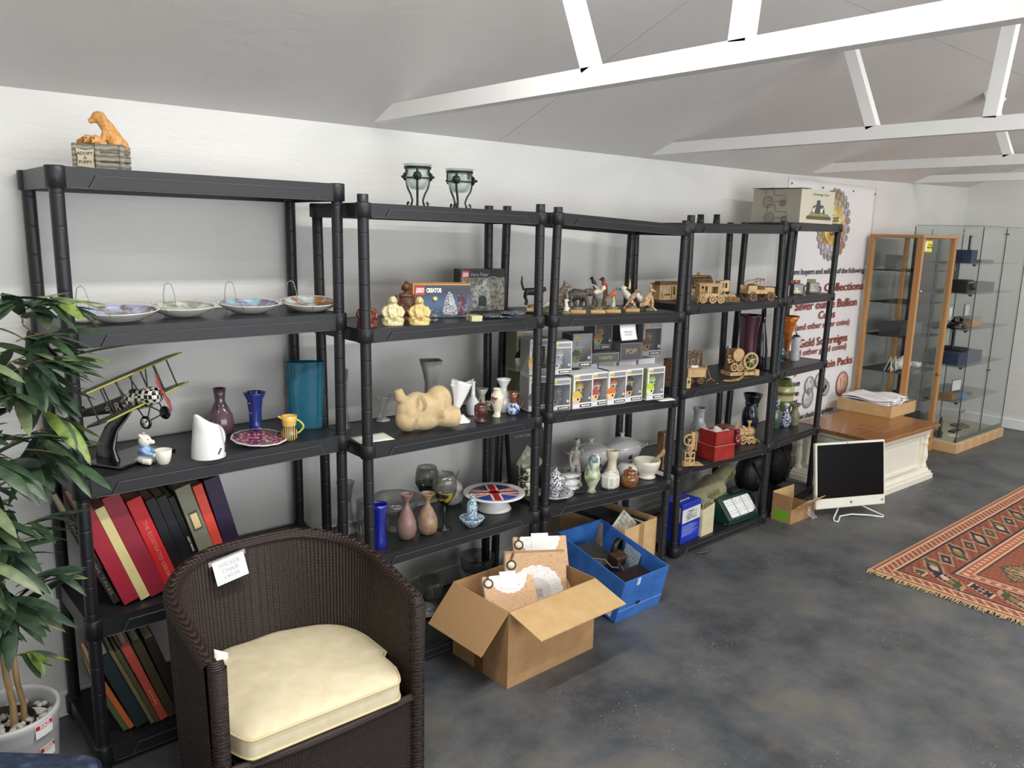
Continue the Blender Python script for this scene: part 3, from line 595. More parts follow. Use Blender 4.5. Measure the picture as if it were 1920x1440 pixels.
Z1 = [.42, .66, .93, 1.18, 1.42]
for z in Z1: MB().box(.034, w1-.036, .022, d1-.008, z-.003, z+.003).obj('glass_shelf', PANEL2, c1)
def c1p(x, y, z):
    a = radians(-3); return W1+Vector((x*cos(a)-y*sin(a), x*sin(a)+y*cos(a), z))
W2 = Vector((6.265, -.50, 0)); w2, d2, h2 = .94, .50, 1.765
c2 = thing('glass_display_cabinet', 'frameless tall glass display cabinet on a pale wooden plinth by the end wall', 'display cabinet', W2, rz=radians(-2))
MB().bev(-.02, w2+.02, -.02, d2, 0, .075, .002).obj('plinth', BEECHP, c2)
MB().box(0, w2, 0, d2, .0755, .085).obj('inner_floor', mat('#c9c2ac', .5), c2)
MB().box(0, w2, 0, d2, h2-.008, h2).obj('top_pane', PANE, c2)
for nm, b in (('side_pane', (0, .005, .006, d2)), ('side_pane', (w2-.005, w2, .006, d2)), ('back_pane', (.006, w2-.006, d2-.005, d2)), ('glass_door', (.0, w2*.49, 0, .005)), ('glass_door', (w2*.5, w2, 0, .005))):
    o = MB().box(*b, .086, h2-.009).obj(nm, PANE, c2)
ed = MB()
for x, y in ((0, 0), (w2*.495, 0), (w2, 0), (0, d2), (w2, d2)): ed.box(x-.0025, x+.0025, y-.0025, y+.0025, .086, h2-.009)
ed.box(0, w2, -.002, .002, h2-.002, h2+.001); ed.box(-.002, .002, 0, d2, h2-.002, h2+.001); ed.obj('dark_glass_edges', DKM, c2)
MB().box(.002, w2-.002, -.004, .012, .086, .118).obj('bottom_track', mat('#8d9190', .35, metal=.6), c2)
for z in (.62, h2-.06): MB().box(w2*.46, w2*.53, -.008, -.002, z, z+.012).obj('door_clip', DKM, c2)
for z in (.40, .68, .97, 1.25, 1.48): 
    MB().box(.02, w2-.06, .03, d2-.04, z-.003, z+.003).obj('glass_shelf', PANEL2, c2)
    MB().lathe([(0, -.018), (.012, -.016), (.012, -.003), (0, -.003)], 12, (.04, .05, z)).obj('shelf_bracket', DKM, c2)
def c2p(x, y, z):
    a = radians(-2); return W2+Vector((x*cos(a)-y*sin(a), x*sin(a)+y*cos(a), z))
# things shown in the cabinets
BOXD = mat('#26292e', .5); BOXG = mat('#6b6e70', .5); BOXB = mat('#2d3a5c', .5); SILV = mat('#bfc2c0', .25, metal=.9)
def put(o, P, label, cat, rz=0, group=None): o.location = P; o.rotation_euler = (0, 0, rz); return tag(o, label, cat, group)
def bx(name, w_, d_, h_, m, P, label, cat, rz=0, group=None): return put(MB().bev(-w_/2, w_/2, -d_/2, d_/2, 0, h_, .002).obj(name, m), P, label, cat, rz, group)
z = 1.4235
bx('watch_box', .09, .09, .11, BOXG, c1p(.17, .28, z), 'grey box on the top glass shelf of the beech cabinet, at the left', 'box'); 
fr_ = thing('framed_photograph', 'dark photo frame with pale border on the second shelf of the beech cabinet', 'frame', c1p(.20, .12, 1.1835), rz=.35)
MB().box(-.06, .06, -.004, .004, .0, .16).obj('picture', mat('#3b3b44', .4, var=.4, vs=20), fr_); f2 = MB(); f2.box(-.07, .07, -.006, .006, -.0, .01); f2.box(-.07, .07, -.006, .006, .16, .17); f2.box(-.07, -.06, -.006, .006, .01, .16); f2.box(.06, .07, -.006, .006, .01, .16); f2.obj('frame', mat('#cfcdc4', .4), fr_)
bx('dark_case', .14, .16, .10, BOXD, c1p(.13, .20, .9335), 'dark case at the left of the middle shelf in the beech cabinet', 'case'); bx('leather_case', .22, .16, .09, mat('#4d5154', .5), c1p(.36, .22, .9335), 'long grey case at the right of the middle shelf in the beech cabinet', 'case')
def easel(P, label, rz):
    e = MB(); e.tube([(-.03, 0, 0), (0, .01, .11), (.03, 0, 0)], .003, 6); e.tube([(0, .01, .11), (0, .05, 0)], .003, 6); e.tube([(-.022, -.012, .008), (-.018, 0, .035), (.018, 0, .035), (.022, -.012, .008)], .003, 6)
    put(e.obj('plate_easel', mat('#e5e3dc', .4)), P, label, 'stand', rz, 'white plate easels')
easel(c1p(.08, .16, .6635), 'white wire easel at the far left of the beech cabinet', .3); easel(c1p(.15, .16, .6635), 'white wire easel beside the oval teapot in the beech cabinet', .3)
tpo = thing('oval_teapot', 'white oval teapot with blue sprigs on the fourth shelf of the beech cabinet', 'teapot', c1p(.27, .17, .6635))
WCH = ramp_mat('white_china_with_sprigs', 'NOISE', [(.56, '#eceae4'), (.6, '#5a6a80'), (.66, '#eceae4')], (28, 28, 28), .18, coat=.5)
MB().lathe([(.03, 0), (.055, .02), (.065, .045), (.05, .075), (.02, .085), (.008, .10), (0, .105)], 24, sx=1.5).obj('body', WCH, tpo); MB().tube([(-.09, 0, .06), (-.125, 0, .065), (-.125, 0, .03), (-.09, 0, .02)], .006, 8).obj('handle', WCH, tpo)
put(MB().lathe([(.02, 0), (.035, .005), (.04, .04), (.036, .042), (.03, .01), (0, .008)], 20, closed=True).obj('sugar_bowl', WCH), c1p(.46, .15, .6635), 'small white china bowl with silvery rim right of the oval teapot', 'bowl')
for i, (x, lab) in enumerate(((.13, 'metal-framed toy car box on the lowest glass shelf, left one'), (.27, 'metal-framed toy car box on the lowest glass shelf, right one'))):
    t = thing('clear_display_case', lab, 'display case', c1p(x, .12, .4235), group='clear cases on the lowest shelf'); MB().bev(-.05, .05, -.03, .03, 0, .012, .002).obj('base', DKM, t); MB().box(-.045, .045, -.026, .026, .013, .055).obj('cover', PANE, t); MB().bev(-.03, .03, -.012, .012, .014, .034, .006).obj('model_car', mat('#cfcdc6', .3), t)
bx('black_box', .16, .12, .05, BOXD, c1p(.42, .2, .4235), 'black box on the lowest glass shelf of the beech cabinet, at the right', 'box')
z = 1.4835
bx('blue_box', .12, .12, .10, BOXB, c2p(.13, .15, z), 'dark blue box on the top shelf of the frameless cabinet', 'box')
t = thing('silver_emblem', 'black frame with silver crest standing on the dark blue box', 'frame', c2p(.12, .13, z+.1), rz=.2); MB().bev(-.04, .04, -.006, .006, 0, .11, .002).obj('backing', mat('#16171a', .4), t); MB().box(-.03, .03, -.008, -.006, .012, .098).obj('crest', ramp_mat('silver_relief', 'VORONOI', [(0, '#d8d8d8'), (.5, '#8a8b8d'), (1, '#2a2a2d')], tkw={'Scale': 90.0}), t)
bx('flat_grey_box', .24, .16, .022, BOXG, c2p(.50, .2, z), 'flat grey box at the right of the top shelf of the frameless cabinet', 'box')
z = 1.2535
t = thing('camera', 'black folding camera on the second shelf of the frameless cabinet', 'camera', c2p(.13, .15, z), rz=.1)
MB().bev(-.09, .09, -.06, .06, 0, .10, .006).obj('body', mat('#121316', .4), t); MB().lathe([(.025, 0), (.03, .01), (.028, .03), (0, .03)], 20).obj('lens', mat('#30343a', .15), t, (0.03, -.06, .05), rot=(pi/2, 0, 0)); MB().box(-.085, .085, -.062, -.0605, .07, .085).obj('trim_strip', SILV, t)
t = thing('presentation_case', 'open grey presentation case with upright lid on the second shelf', 'case', c2p(.46, .22, z), rz=-.1)
MB().bev(-.19, .19, -.11, .11, 0, .075, .004).obj('tray', mat('#54585a', .5), t); MB().bev(-.19, -.02, .085, .105, .078, .26, .004).obj('lid', mat('#4a4e50', .5), t); MB().lathe([(0, 0), (.02, 0), (.02, .002), (0, .002)], 16, (-.06, -.03, .0755)).obj('medal', SILV, t); MB().box(-.10, -.09, .083, .0845, .16, .19).obj('clasp', SILV, t)
z = .9735
t = thing('telephone', 'black vintage telephone with white card on the middle shelf of the frameless cabinet', 'telephone', c2p(.13, .15, z)); MB().lathe([(.075, 0), (.08, .01), (.05, .05), (.03, .055), (0, .056)], 24, sx=1.1).obj('base', mat('#101114', .2, coat=.5), t)
MB().tube([(-.09, 0, .06), (-.06, 0, .085), (.06, 0, .085), (.09, 0, .06)], [.018, .01, .01, .018], 10).obj('handset', mat('#101114', .2, coat=.5), t); MB().box(-.085, -.025, .04, .043, .06, .16).obj('white_card', PAPERW, t)
bx('book_stack_board', .26, .14, .012, mat('#8c8f92', .4), c2p(.45, .2, z+.055), 'grey flat case lying on the tan book in the frameless cabinet', 'case'); bx('tan_book', .24, .15, .054, mat('#b98f62', .6), c2p(.45, .2, z), 'thick tan book on the middle shelf of the frameless cabinet', 'book')
t = thing('framed_photograph', 'silver photo frame standing on the grey flat case', 'frame', c2p(.47, .22, z+.068), rz=.05); MB().box(-.06, .06, -.003, .003, .006, .10).obj('picture', mat('#d5d8d0', .5), t); f3 = MB(); f3.box(-.068, .068, -.005, .005, 0, .008); f3.box(-.068, .068, -.005, .005, .1, .108); f3.box(-.068, -.06, -.005, .005, .008, .1); f3.box(.06, .068, -.005, .005, .008, .1); f3.obj('frame', SILV, t)
z = .6835
t = thing('gift_case', 'large dark blue case with black cloth on top in the frameless cabinet', 'case', c2p(.30, .22, z), rz=-.05); MB().bev(-.22, .22, -.14, .14, 0, .095, .004).obj('body', BOXB, t)
MB().bev(-.1, .1, -.1, .1, .096, .115, .01).obj('cloth', mat('#0f1013', .8), t)
put(MB().bev(-.015, .015, -.01, .01, 0, .16, .003).tube([(-.05, 0, .16), (0, 0, .19), (.05, 0, .16)], .008, 6).obj('display_bust', mat('#15161a', .4)), c2p(.22, .2, z+.116), 'slim black jewellery stand on the blue case', 'stand')
z = .4035
bx('wooden_box', .14, .10, .05, mat('#8d7250', .5), c2p(.12, .14, z), 'small brown box with dark lid on the lowest shelf of the frameless cabinet', 'box'); bx('blue_booklet', .10, .07, .035, mat('#4f74bd', .5), c2p(.26, .10, z), 'bright blue booklet on the lowest shelf of the frameless cabinet', 'booklet', .5)
t = thing('open_medal_case', 'small open silver-edged case on the lowest shelf of the frameless cabinet', 'case', c2p(.42, .16, z), rz=-.1); MB().bev(-.09, .09, -.05, .05, 0, .014, .002).obj('tray', mat('#3f4346', .4), t); MB().box(-.08, .08, .045, .05, .016, .12).obj('lid_frame', SILV, t); MB().box(-.07, .07, .043, .0448, .026, .11).obj('lid_lining', PAPERW, t)
z = .0855
for i in range(4):
    t = MB(); t.tube([(-.03, 0, .006), (-.035, 0, .06), (-.02, 0, .10), (0, 0, .115), (.012, 0, .10)], [.010, .012, .012, .010, .005], 8, flat=2.2); t.bev(-.04, .05, -.022, .022, 0, .012, .004)
    put(t.obj('jewellery_stand', mat('#3e4641', .25)), c2p(.10+i*.055, .17+.02*i, z), ['dark curved jewellery stand nearest the corner of the glass cabinet floor', 'dark curved jewellery stand, second along the glass cabinet floor', 'dark curved jewellery stand, third along the glass cabinet floor', 'dark curved jewellery stand, innermost on the glass cabinet floor'][i], 'stand', .5, 'jewellery stands on the cabinet floor')
put(MB().prism([(-.04, 0), (.04, 0), (.03, .09), (-.03, .09)], 0, .003).obj('white_tag', PAPERW), c2p(.27, .08, z), 'white paper tag lying on the glass cabinet floor', 'tag', .8)
bx('black_tray', .16, .05, .012, DKM, c2p(.42, .17, z), 'narrow black tray on the glass cabinet floor', 'tray')
t = thing('lens_stand', 'framed coin holder standing on a round base on the glass cabinet floor', 'frame', c2p(.66, .22, z)); MB().lathe([(.07, 0), (.075, .006), (.05, .012), (0, .012)], 24, sx=1.2).obj('base', mat('#6e6a60', .4), t); MB().bev(-.05, .05, -.006, .006, .013, .14, .012).obj('frame', mat('#7b6f68', .4), t); MB().box(-.032, .032, -.009, -.0065, .035, .115).obj('coin_card', mat('#c9b3ae', .4, var=.2), t)
cw = MB(); pts = [(W2.x+.1, -.1, 1.74), (W2.x+.35, 0, 1.66), (W2.x+.75, -.0, 1.70), (EX-.03, -.12, 1.77)]
o = cw.tube(pts, .004, 6).obj('white_cable', mat('#dcdcd8', .4)); tag(o, 'thin white cable slung across the top of the glass cabinet to the end wall', 'cable')
# ------------------------------------------------------------------ banner on the long wall
BY = WY-.004
def bp(px, py): return ony(px, py, BY)
bl, br_ = bp(1480, 330).x, bp(1645, 345).x
zt, zb = 2.03, .25
vin = mat('#f0eff0', .38, var=.02)
bn = thing('vinyl_banner', 'white vinyl coin dealer banner with gold crest pinned to the long wall', 'banner', (bl, BY, 0))
BWd = br_-bl
MB().grid(lambda u, v: (u*BWd, -.003*sin(u*9+v*4)*v*(1-v)-.002*sin(v*31+u*3)*u*(1-u), zb+(zt-zb)*v), 30, 40).obj('vinyl_sheet', vin, bn, solid=.0012)
RED = mat('#8e3a2c', .5, var=.15); BLK = mat('#26242a', .5)
def btext(s, p0, p1, size_px, m, bold=.001):
    """a line of lettering running from image point p0 to p1 (middle heights)"""
    a, b = bp(*p0), bp(*p1); z = (a.z+b.z)/2; P = (a+b)/2
    size = size_px*mpp(P)*1.08
    text(s, size, m, 'lettering', bn, ((a.x+b.x)/2-bl, -.009, z), width=b.x-a.x, bold=bold, depth=.0004)
btext('We are buyers and sellers of the following:', (1467, 514), (1620, 504), 13, BLK)
btext('• Coin Collections', (1492, 545), (1617, 534), 20, RED, .0015)
btext('• Silver ounce Bullion', (1479, 576), (1605, 566), 21, RED, .0015)
btext('Coins', (1533, 592), (1564, 588), 19, RED, .0015)
btext('(and other silver coins)', (1489, 614), (1591, 604), 15, RED, .001)
btext('• Gold Sovereigns', (1487, 645), (1587, 634), 20, RED, .0015)
btext('(and other gold coins)', (1478, 664), (1585, 650), 15, RED, .001)
btext('• Royal Mint Coin Packs', (1462, 697), (1596, 676), 20, RED, .0015)
btext('Please', (1455, 724), (1498, 720), 15, BLK); btext('are', (1476, 740), (1496, 737), 15, BLK); btext('day', (1470, 756), (1493, 753), 15, BLK)
btext('Please check for updates', (1485, 787), (1560, 763), 13, BLK)
lc = bp(1562, 422); LR = .0
lx, lz = lc.x-bl, lc.z
hz = (bp(1560, 357).z-bp(1560, 488).z)/2
hx = (bp(1597, 420).x-bp(1527, 420).x)/2
rr = min(hz, hx*1.05); rin = rr*.60
gold = ramp_mat('brushed_gold_print', 'NOISE', [(.35, '#efe3a4'), (.5, '#d2b45e'), (.6, '#b88a3a'), (.72, '#e8d690')], (1.2, 1.2, 4), .35)
ring = MB(); rim = MB(); random.seed(3)
cols = [mat(h, .5, var=.15, vs=60) for h in ('#d9d3dc', '#c9974f', '#d7cfcb', '#cfc187', '#dfd4da', '#c7cbd2', '#d8a96d')]
nc = 0
for layer, (rad, cr_, n) in enumerate(((rr*.68, .085, 16), (rr*.86, .07, 20), (rr*.97, .05, 24))):
    for i in range(n):
        a = 2*pi*i/n+layer*.2; c = (rad*cos(a)*.93, rad*sin(a)); r_ = rr*(cr_*1.75)*(.85+.3*random.random()); y = -.006-.0006*layer-.00002*i
        ring.mt(random.randrange(len(cols)))
        ring.add([(c[0]+r_*cos(t*pi/9), y, c[1]+r_*sin(t*pi/9)) for t in range(18)]+[(c[0]+r_*cos(t*pi/9), y+.003, c[1]+r_*sin(t*pi/9)) for t in range(18)], [tuple(range(18))]+[(t, (t+1) % 18, 18+(t+1) % 18, 18+t) for t in range(18)])
        for q in (1, .72, .4): rim.tube([(c[0]+r_*q*cos(t*pi/8), y-.0006, c[1]+r_*q*sin(t*pi/8)) for t in range(16)], .0016 if q == 1 else .0009, 4, True)
ring.obj('coin_ring', cols, bn, (lx, 0, lz)); rim.obj('coin_outlines', mat('#8d8488', .5), bn, (lx, 0, lz))
MB().lathe([(0, 0), (rin, 0), (rin, .0016), (rin*.96, .002), (0, .002)], 48).obj('gold_disc', gold, bn, (lx, -.0085, lz), rot=(pi/2, 0, 0))
for s_, dz, wd in (('East', .30, .72), ('Grinstead', .0, 1.45), ('Coins', -.36, .80)):
    text(s_, rin*.46, BLK, 'lettering', bn, (lx, -.0112, lz+rin*dz), width=rin*wd, depth=.0003, bold=.001)
def coin(px, py, rp, h, squash=.78):
    c = bp(px, py); r_ = rp*mpp(c); k = MB(); k.lathe([(0, 0), (r_, 0), (r_, .0012), (0, .0012)], 36); k.obj('printed_coin', mat(h, .4, var=.06), bn, (c.x-bl, -.007, c.z), rot=(pi/2, 0, 0))
    l = MB()
    for q in (1, .9): l.tube([(r_*q*cos(t*pi/20), r_*q*sin(t*pi/20), .0013) for t in range(40)], .0022, 4, True)
    random.seed(int(px))
    for j in range(9):
        x = random.uniform(-.5, .5)*r_; y = random.uniform(-.6, .5)*r_; l.tube([(x, y, .0013), (x+.12*r_*sin(j), y+.12*r_, .0013), (x+.2*r_*cos(j*2), y+.26*r_, .0013)], .002, 4)
    l.obj('coin_drawing', mat('#7c5a52' if h != '#d9d9d9' else '#8d8d90', .5), bn, (c.x-bl, -.0072, c.z), rot=(pi/2, 0, 0))
coin(1577, 719, 23, '#e6b9a4')
for q in range(4): coin(1546-q*4, 728-q*5, 14, '#d9d9d9')
coin(1516, 722, 17, '#d9d9d9'); coin(1513, 746, 19, '#d9d9d9')
for s_, dz in ((.03, 1.99), (.45, 1.985), (.9, 1.985), (BWd-.03, 1.98), (BWd-.02, 1.55), (BWd-.02, 1.1), (BWd-.02, .7)):
    MB().lathe([(0, 0), (.006, 0), (.006, .003), (0, .004)], 12).obj('eyelet', DKM, bn, (s_, -.006, dz), rot=(pi/2, 0, 0))

# ------------------------------------------------------------------ rug, woven cell by cell
RX, RYY, RL, RW = 3.475, -1.085, 2.6, 1.42
cell = .0118; nx, ny = int(RL/cell), int(RW/cell)
pal = ['#94503c', '#b98f6b', '#2b2a3a', '#4c4f36', '#8c6f4a', '#b4604a', '#cfb08c', '#5a3a34']
rm = [mat(h, .95, var=.25, vs=70, key='rug') for h in pal]
random.seed(11)
def motif(i, j):
    d = min(i, j, nx-1-i, ny-1-j)      # rows in from the edge
    along = j if min(i, nx-1-i) <= min(j, ny-1-j) else i
    if d < 2: return 1 if d == 0 else 0
    if d < 8: return 6 if (d in (2, 7) or (d+along) % 4 == 0) else (0 if (d*3+along) % 5 else 5)
    if d < 9: return 2
    if d < 24:                          # main border: slanting stepped leaves
        t = (along+(d-9)*1) % 26; q = abs((d-16)); k = (along//26) % 3
        if t < 13:
            e = abs(t-6)+q*.8
            if e < 3: return (6, 4, 1)[k]
            if e < 6: return (2, 3, 2)[k]
            if e < 7.5: return 1
        else:
            e = abs(t-19)+q
            if e < 2: return (5, 1, 4)[k]
            if e < 5: return (3, 2, 7)[k]
            if e < 6: return 6
        return 0 if (t+d) % 7 else 7
    if d < 25: return 2
    if d < 31: return 6 if (d in (25, 30) or (along % 4 < 2 and 26 < d < 29)) else 5
    if d < 32: return 7
    # field: staggered diamond medallions
    I, J = i-32, j-32; P_, Q_ = 34, 22
    r = J//Q_; a = (I+(r % 2)*P_//2) % P_-P_//2; b = J % Q_-Q_//2
    m = abs(a)*.62+abs(b); k = (r*3+(I+(r % 2)*P_//2)//P_) % 4
    if m < 2: return (1, 6, 5, 6)[k]
    if m < 4.5: return (3, 5, 2, 3)[k] if (abs(a) % 3) else 6
    if m < 6.5: return (4, 3, 4, 2)[k]
    if m < 8: return 1 if (a+b) % 2 else 2
    if m < 9.3: return (3, 4, 3, 4)[k]
    return 0 if (i*7+j*13) % 11 else 4
rg = MB()
vs = []; rgv = []
for i in range(nx+1):
    for j in range(ny+1): rgv.append((i*cell, -j*cell, .007+.0006*sin(i*.35)*sin(j*.3)))
rg.v = rgv
for i in range(nx):
    for j in range(ny):
        rg.f.append([i*(ny+1)+j, i*(ny+1)+j+1, (i+1)*(ny+1)+j+1, (i+1)*(ny+1)+j]); rg.mi.append(motif(i, j)); rg.sm.append(False)
rt = thing('oriental_rug', 'patterned red and brown oriental rug with fringe lying on the floor at the right', 'rug', (RX, RYY, 0.0005), rz=radians(-1.2))
rg.mt(0).box(0, nx*cell, -ny*cell, 0, 0, .0062)
rg.obj('pile', rm, rt)
random.seed(4); f1 = MB()
for k in range(int(RW/.0045)):
    y = -k*.0045; dx = random.uniform(-.014, .014); dy = random.uniform(-.012, .012)
    f1.tube([(.004, y, .006), (-.014, y+dy*.4, .007+random.random()*.004), (-.034+dx, y+dy, .003)], [.0026, .0026, .0016], 4)
f1.obj('fringe', ramp_mat('cream_wool_fringe', 'NOISE', [(.3, '#a88a5e'), (.6, '#cdb488')], (60, 60, 60), .9), rt)['kind'] = 'stuff'
# ------------------------------------------------------------------ woven tub chair
WEAVE = bpy.data.materials.new('dark_brown_woven_fibre'); nt, N, L, P = nodes(WEAVE)
tc = N.new('ShaderNodeTexCoord')
wv = N.new('ShaderNodeTexWave'); wv.bands_direction = 'Z'; wv.inputs['Scale'].default_value = 62; wv.inputs['Distortion'].default_value = .8; wv.inputs['Detail'].default_value = 1
L.new(tc.outputs['Object'], wv.inputs['Vector'])
nz = N.new('ShaderNodeTexNoise'); nz.inputs['Scale'].default_value = 40; nz.inputs['Detail'].default_value = 3; L.new(tc.outputs['Object'], nz.inputs['Vector'])
rp = N.new('ShaderNodeValToRGB'); rp.color_ramp.elements[0].position = .3; rp.color_ramp.elements[0].color = hexc('#160d0c'); rp.color_ramp.elements[1].position = .8; rp.color_ramp.elements[1].color = hexc('#382620'); L.new(wv.outputs['Fac'], rp.inputs[0]); L.new(rp.outputs[0], P.inputs['Base Color'])
P.inputs['Roughness'].default_value = .48
b1 = N.new('ShaderNodeBump'); b1.inputs['Strength'].default_value = .7; b1.inputs['Distance'].default_value = .0022; L.new(wv.outputs['Fac'], b1.inputs['Height'])
b2 = N.new('ShaderNodeBump'); b2.inputs['Strength'].default_value = .2; b2.inputs['Distance'].default_value = .002; L.new(nz.outputs['Fac'], b2.inputs['Height']); L.new(b1.outputs[0], b2.inputs['Normal']); L.new(b2.outputs[0], P.inputs['Normal'])
chair = thing('tub_chair', 'dark brown woven tub armchair with cream seat cushion and price card', 'armchair', (.565, -.69, 0), rz=radians(-2))
def plan(t, off=0.0, flare=0.0):
    """outline of the back and arms, t 0..1 from left arm tip round the back to the right arm tip; local x right, y back"""
    HWd, FR, BK = .292, -.20, .265
    # straight arm, then half super-ellipse
    s = t*2-1; L1 = .19; Lc = 1.0
    a = abs(s)
    if a > .66:
        k = (a-.66)/.34; x, y = HWd, .04+(FR-.04)*k; nx_, ny_ = 1, 0
    else:
        th = a/.66*pi/2; x = HWd*sin(th)**.80 if th > 0 else 0; y = .04+(BK-.04)*max(0, cos(th))**.80; nx_, ny_ = sin(th), cos(th)
    x += nx_*(off+flare*.4); y += ny_*(off+flare)
    return (x if s >= 0 else -x), y
def rimz(t):
    a = abs(t*2-1); return .668-.095*max(0, a-.15)**1.2/(.85**1.2)
NR = 92; NU = NR*6
def wall_surf(off, z0f, z1f, amp, fl):
    mb = MB()
    def fn(u, v):
        z = z0f(u)*(1-v)+z1f(u)*v
        x, y = plan(u, off+amp*cos(2*pi*NR*u), fl*(z-.3)); return (x, y, z)
    return mb.grid(fn, NU, 26)
inn = wall_surf(-.018, lambda u: .27, lambda u: rimz(u)-.006, -.0016, .09)
inn.f = [f[::-1] for f in inn.f]
outr = wall_surf(.016, lambda u: .035, lambda u: rimz(u)-.006, .0016, .07)
outr.add(inn.v, inn.f, True)
# rolled rim
rim = MB(); NV = 12
def rf(u, v):
    a = pi*v; z = rimz(u)-.006+.021*sin(a); off = .016*cos(a)*1.35-.001+.0016*cos(2*pi*NR*u)*sin(a)
    x, y = plan(u, off, (.08)*(z-.3)); return (x, y, z)
outr.grid(rf, NU, NV)
outr.obj('woven_back', WEAVE, chair)
# arm fronts and front apron
for sg in (-1, 1):
    af = MB()
    x = sg*.285; zt_ = rimz(0)
    af.tube([(x+sg*.002, -.205, .03), (x+sg*.002, -.205, .35), (x+sg*.004, -.206, zt_-.01), (x+sg*.004, -.195, zt_+.012)], [.020, .020, .023, .020], 14)
    for k in range(46):
        z = .04+k*.0118; af.tube([(x+sg*.002+.0215*cos(i*pi/5), -.205+.0215*sin(i*pi/5), z+.0012*sin(i*2)) for i in range(10)], .0018, 4, True)
    af.obj('arm_front', WEAVE, chair)
fa = MB()
fa.grid(lambda u, v: (-.268+.536*u, -.205-.016*sin(pi*u)-.0016*cos(2*pi*60*u),   .035+.245*v), 360, 10)
fa.tube([(-.268+.536*i/60, -.205-.016*sin(pi*i/60)  , .280) for i in range(61)], .012, 10)
fa.obj('front_apron', WEAVE, chair)
MB().box(-.25, .25, -.19, .20, .262, .284).obj('seat_deck', WEAVE, chair)
MB().tube([plan(i/60, .004)+(.03,) for i in range(61)]+[(.285, -.2, .03), (-.285, -.2, .03)], .012, 8, True).obj('base_rail', WEAVE, chair)
# cushion: D shaped, piped edge
CUSH = ramp_mat('cream_cotton_cushion', 'NOISE', [(.3, '#d9cba6'), (.7, '#e3d7b8')], (5, 5, 5), .8, bump=.15, bd=.004)
def cp(t, r):
    """closed D outline"""
    if t < .66:
        s = t/.66; x, y = plan(s*.80+.10, -.026-(1-r)*0, .02); 
    else:
        s = (t-.66)/.34; x0_, y0_ = plan(.90, -.026, .02); x1_, y1_ = plan(.10, -.026, .02)
        # across the front with small corner radius
        yy = -.222; e_ = min(s, 1-s); x = x0_+(x1_-x0_)*s; x = max(-.252, min(.252, x*1.0)); k = min(1, e_/.12); y = y0_+(yy-y0_)*sin(k*pi/2)
    return x*r, -.02+(y+.02)*r
NC = 160; cu = MB(); vs = []; fs = []
prof = [(.0, .290), (.6, .290), (.95, .291), (.992, .296), (1.0, .306), (1.0, .345), (.994, .354), (.97, .361), (.88, .369), (.6, .377), (.3, .381), (.0, .382)]
for r, z in prof:
    for i in range(NC):
        x, y = cp(i/NC, max(r, .001)); wr = .0022*sin(x*40+y*25)*(1-abs(r-.8)) if z > .33 else .0015*sin(i*.45)
        vs.append((x, y, z+wr))
for k in range(len(prof)-1):
    for i in range(NC): j = (i+1) % NC; fs.append((k*NC+i, k*NC+j, k*NC+NC+j, k*NC+NC+i)[::-1])
cu.add(vs, fs, True); co = cu.obj('seat_cushion', CUSH, chair)
pp = MB()
for z in (.352, .300): pp.tube([(*cp(i/NC, 1.002), z) for i in range(NC)], .0034, 6, True)
pp.obj('cushion_piping', mat('#d8c69c', .8), co)
tg = MB().grid(lambda u, v: (.04*u, .004*v, .05*v*(1-.5*u)), 4, 4).obj('care_tag', PAPERW, chair, (-.17, .17, .362), solid=.0008)
card = MB().box(-.050, .050, -.001, .001, -.036, .036).obj('price_card', mat('#f1f1f3', .6, var=.01), chair, (-.088, .240, .618), rot=(radians(-12), radians(-7), radians(6)))
text('WICKER\nCHAIR\n£40.00', .018, mat('#b9bcc2', .6), 'handwriting', card, (0, -.0016, 0), sp=1.0)
MB().box(-.060, .056, -.0018, -.0008, .028, .042).obj('clear_tape', glass('#e8e6e2', .8, .1, .3), card)

# ------------------------------------------------------------------ plant in its pot
PZ = .37; pc = onz(14, 1330, PZ)
POTX, POTY = pc.x, pc.y
pot = thing('plant_pot', 'silver-grey round planter with red sold stickers in the corner by the wall', 'planter', (POTX, POTY, 0))
POTM = mat('#b6b7b9', .38, var=.04)
PR = (onz(93, 1310, PZ)-pc).length
PR = min(max(PR, .12), .20)
MB().lathe([(PR*.72, 0), (PR*.76, .005), (PR*.9, PZ*.6), (PR*.95, PZ-.055), (PR*.96, PZ-.05), (PR*.955, PZ-.045), (PR*1.0, PZ-.02), (PR*1.01, PZ-.008), (PR*.99, PZ), (PR*.93, PZ), (PR*.91, PZ-.01), (PR*.9, PZ-.06)], 48, closed=True).obj('planter_body', POTM, pot)
MB().lathe([(PR*.6, .1), (PR*.66, PZ-.02), (PR*.64, PZ-.022), (PR*.62, PZ-.06)], 40, (-.02, -.02, 0), closed=True).obj('inner_pot', mat('#141517', .5), pot)
MB().lathe([(0, PZ-.06), (PR*.9, PZ-.06)], 30, cap=False).obj('soil_level', mat('#47443e', .9), pot)
st = MB(); random.seed(9)
for i in range(170):
    a = random.random()*2*pi; r = PR*.86*sqrt(random.random()); st.ball((r*cos(a), r*sin(a), PZ-.052+random.random()*.012), (random.uniform(.006, .013), random.uniform(.006, .012), random.uniform(.004, .008)), 7, 5)
o = st.obj('white_pebbles', mat('#c8c6bd', .6, var=.2, vs=80), pot); o['kind'] = 'stuff'
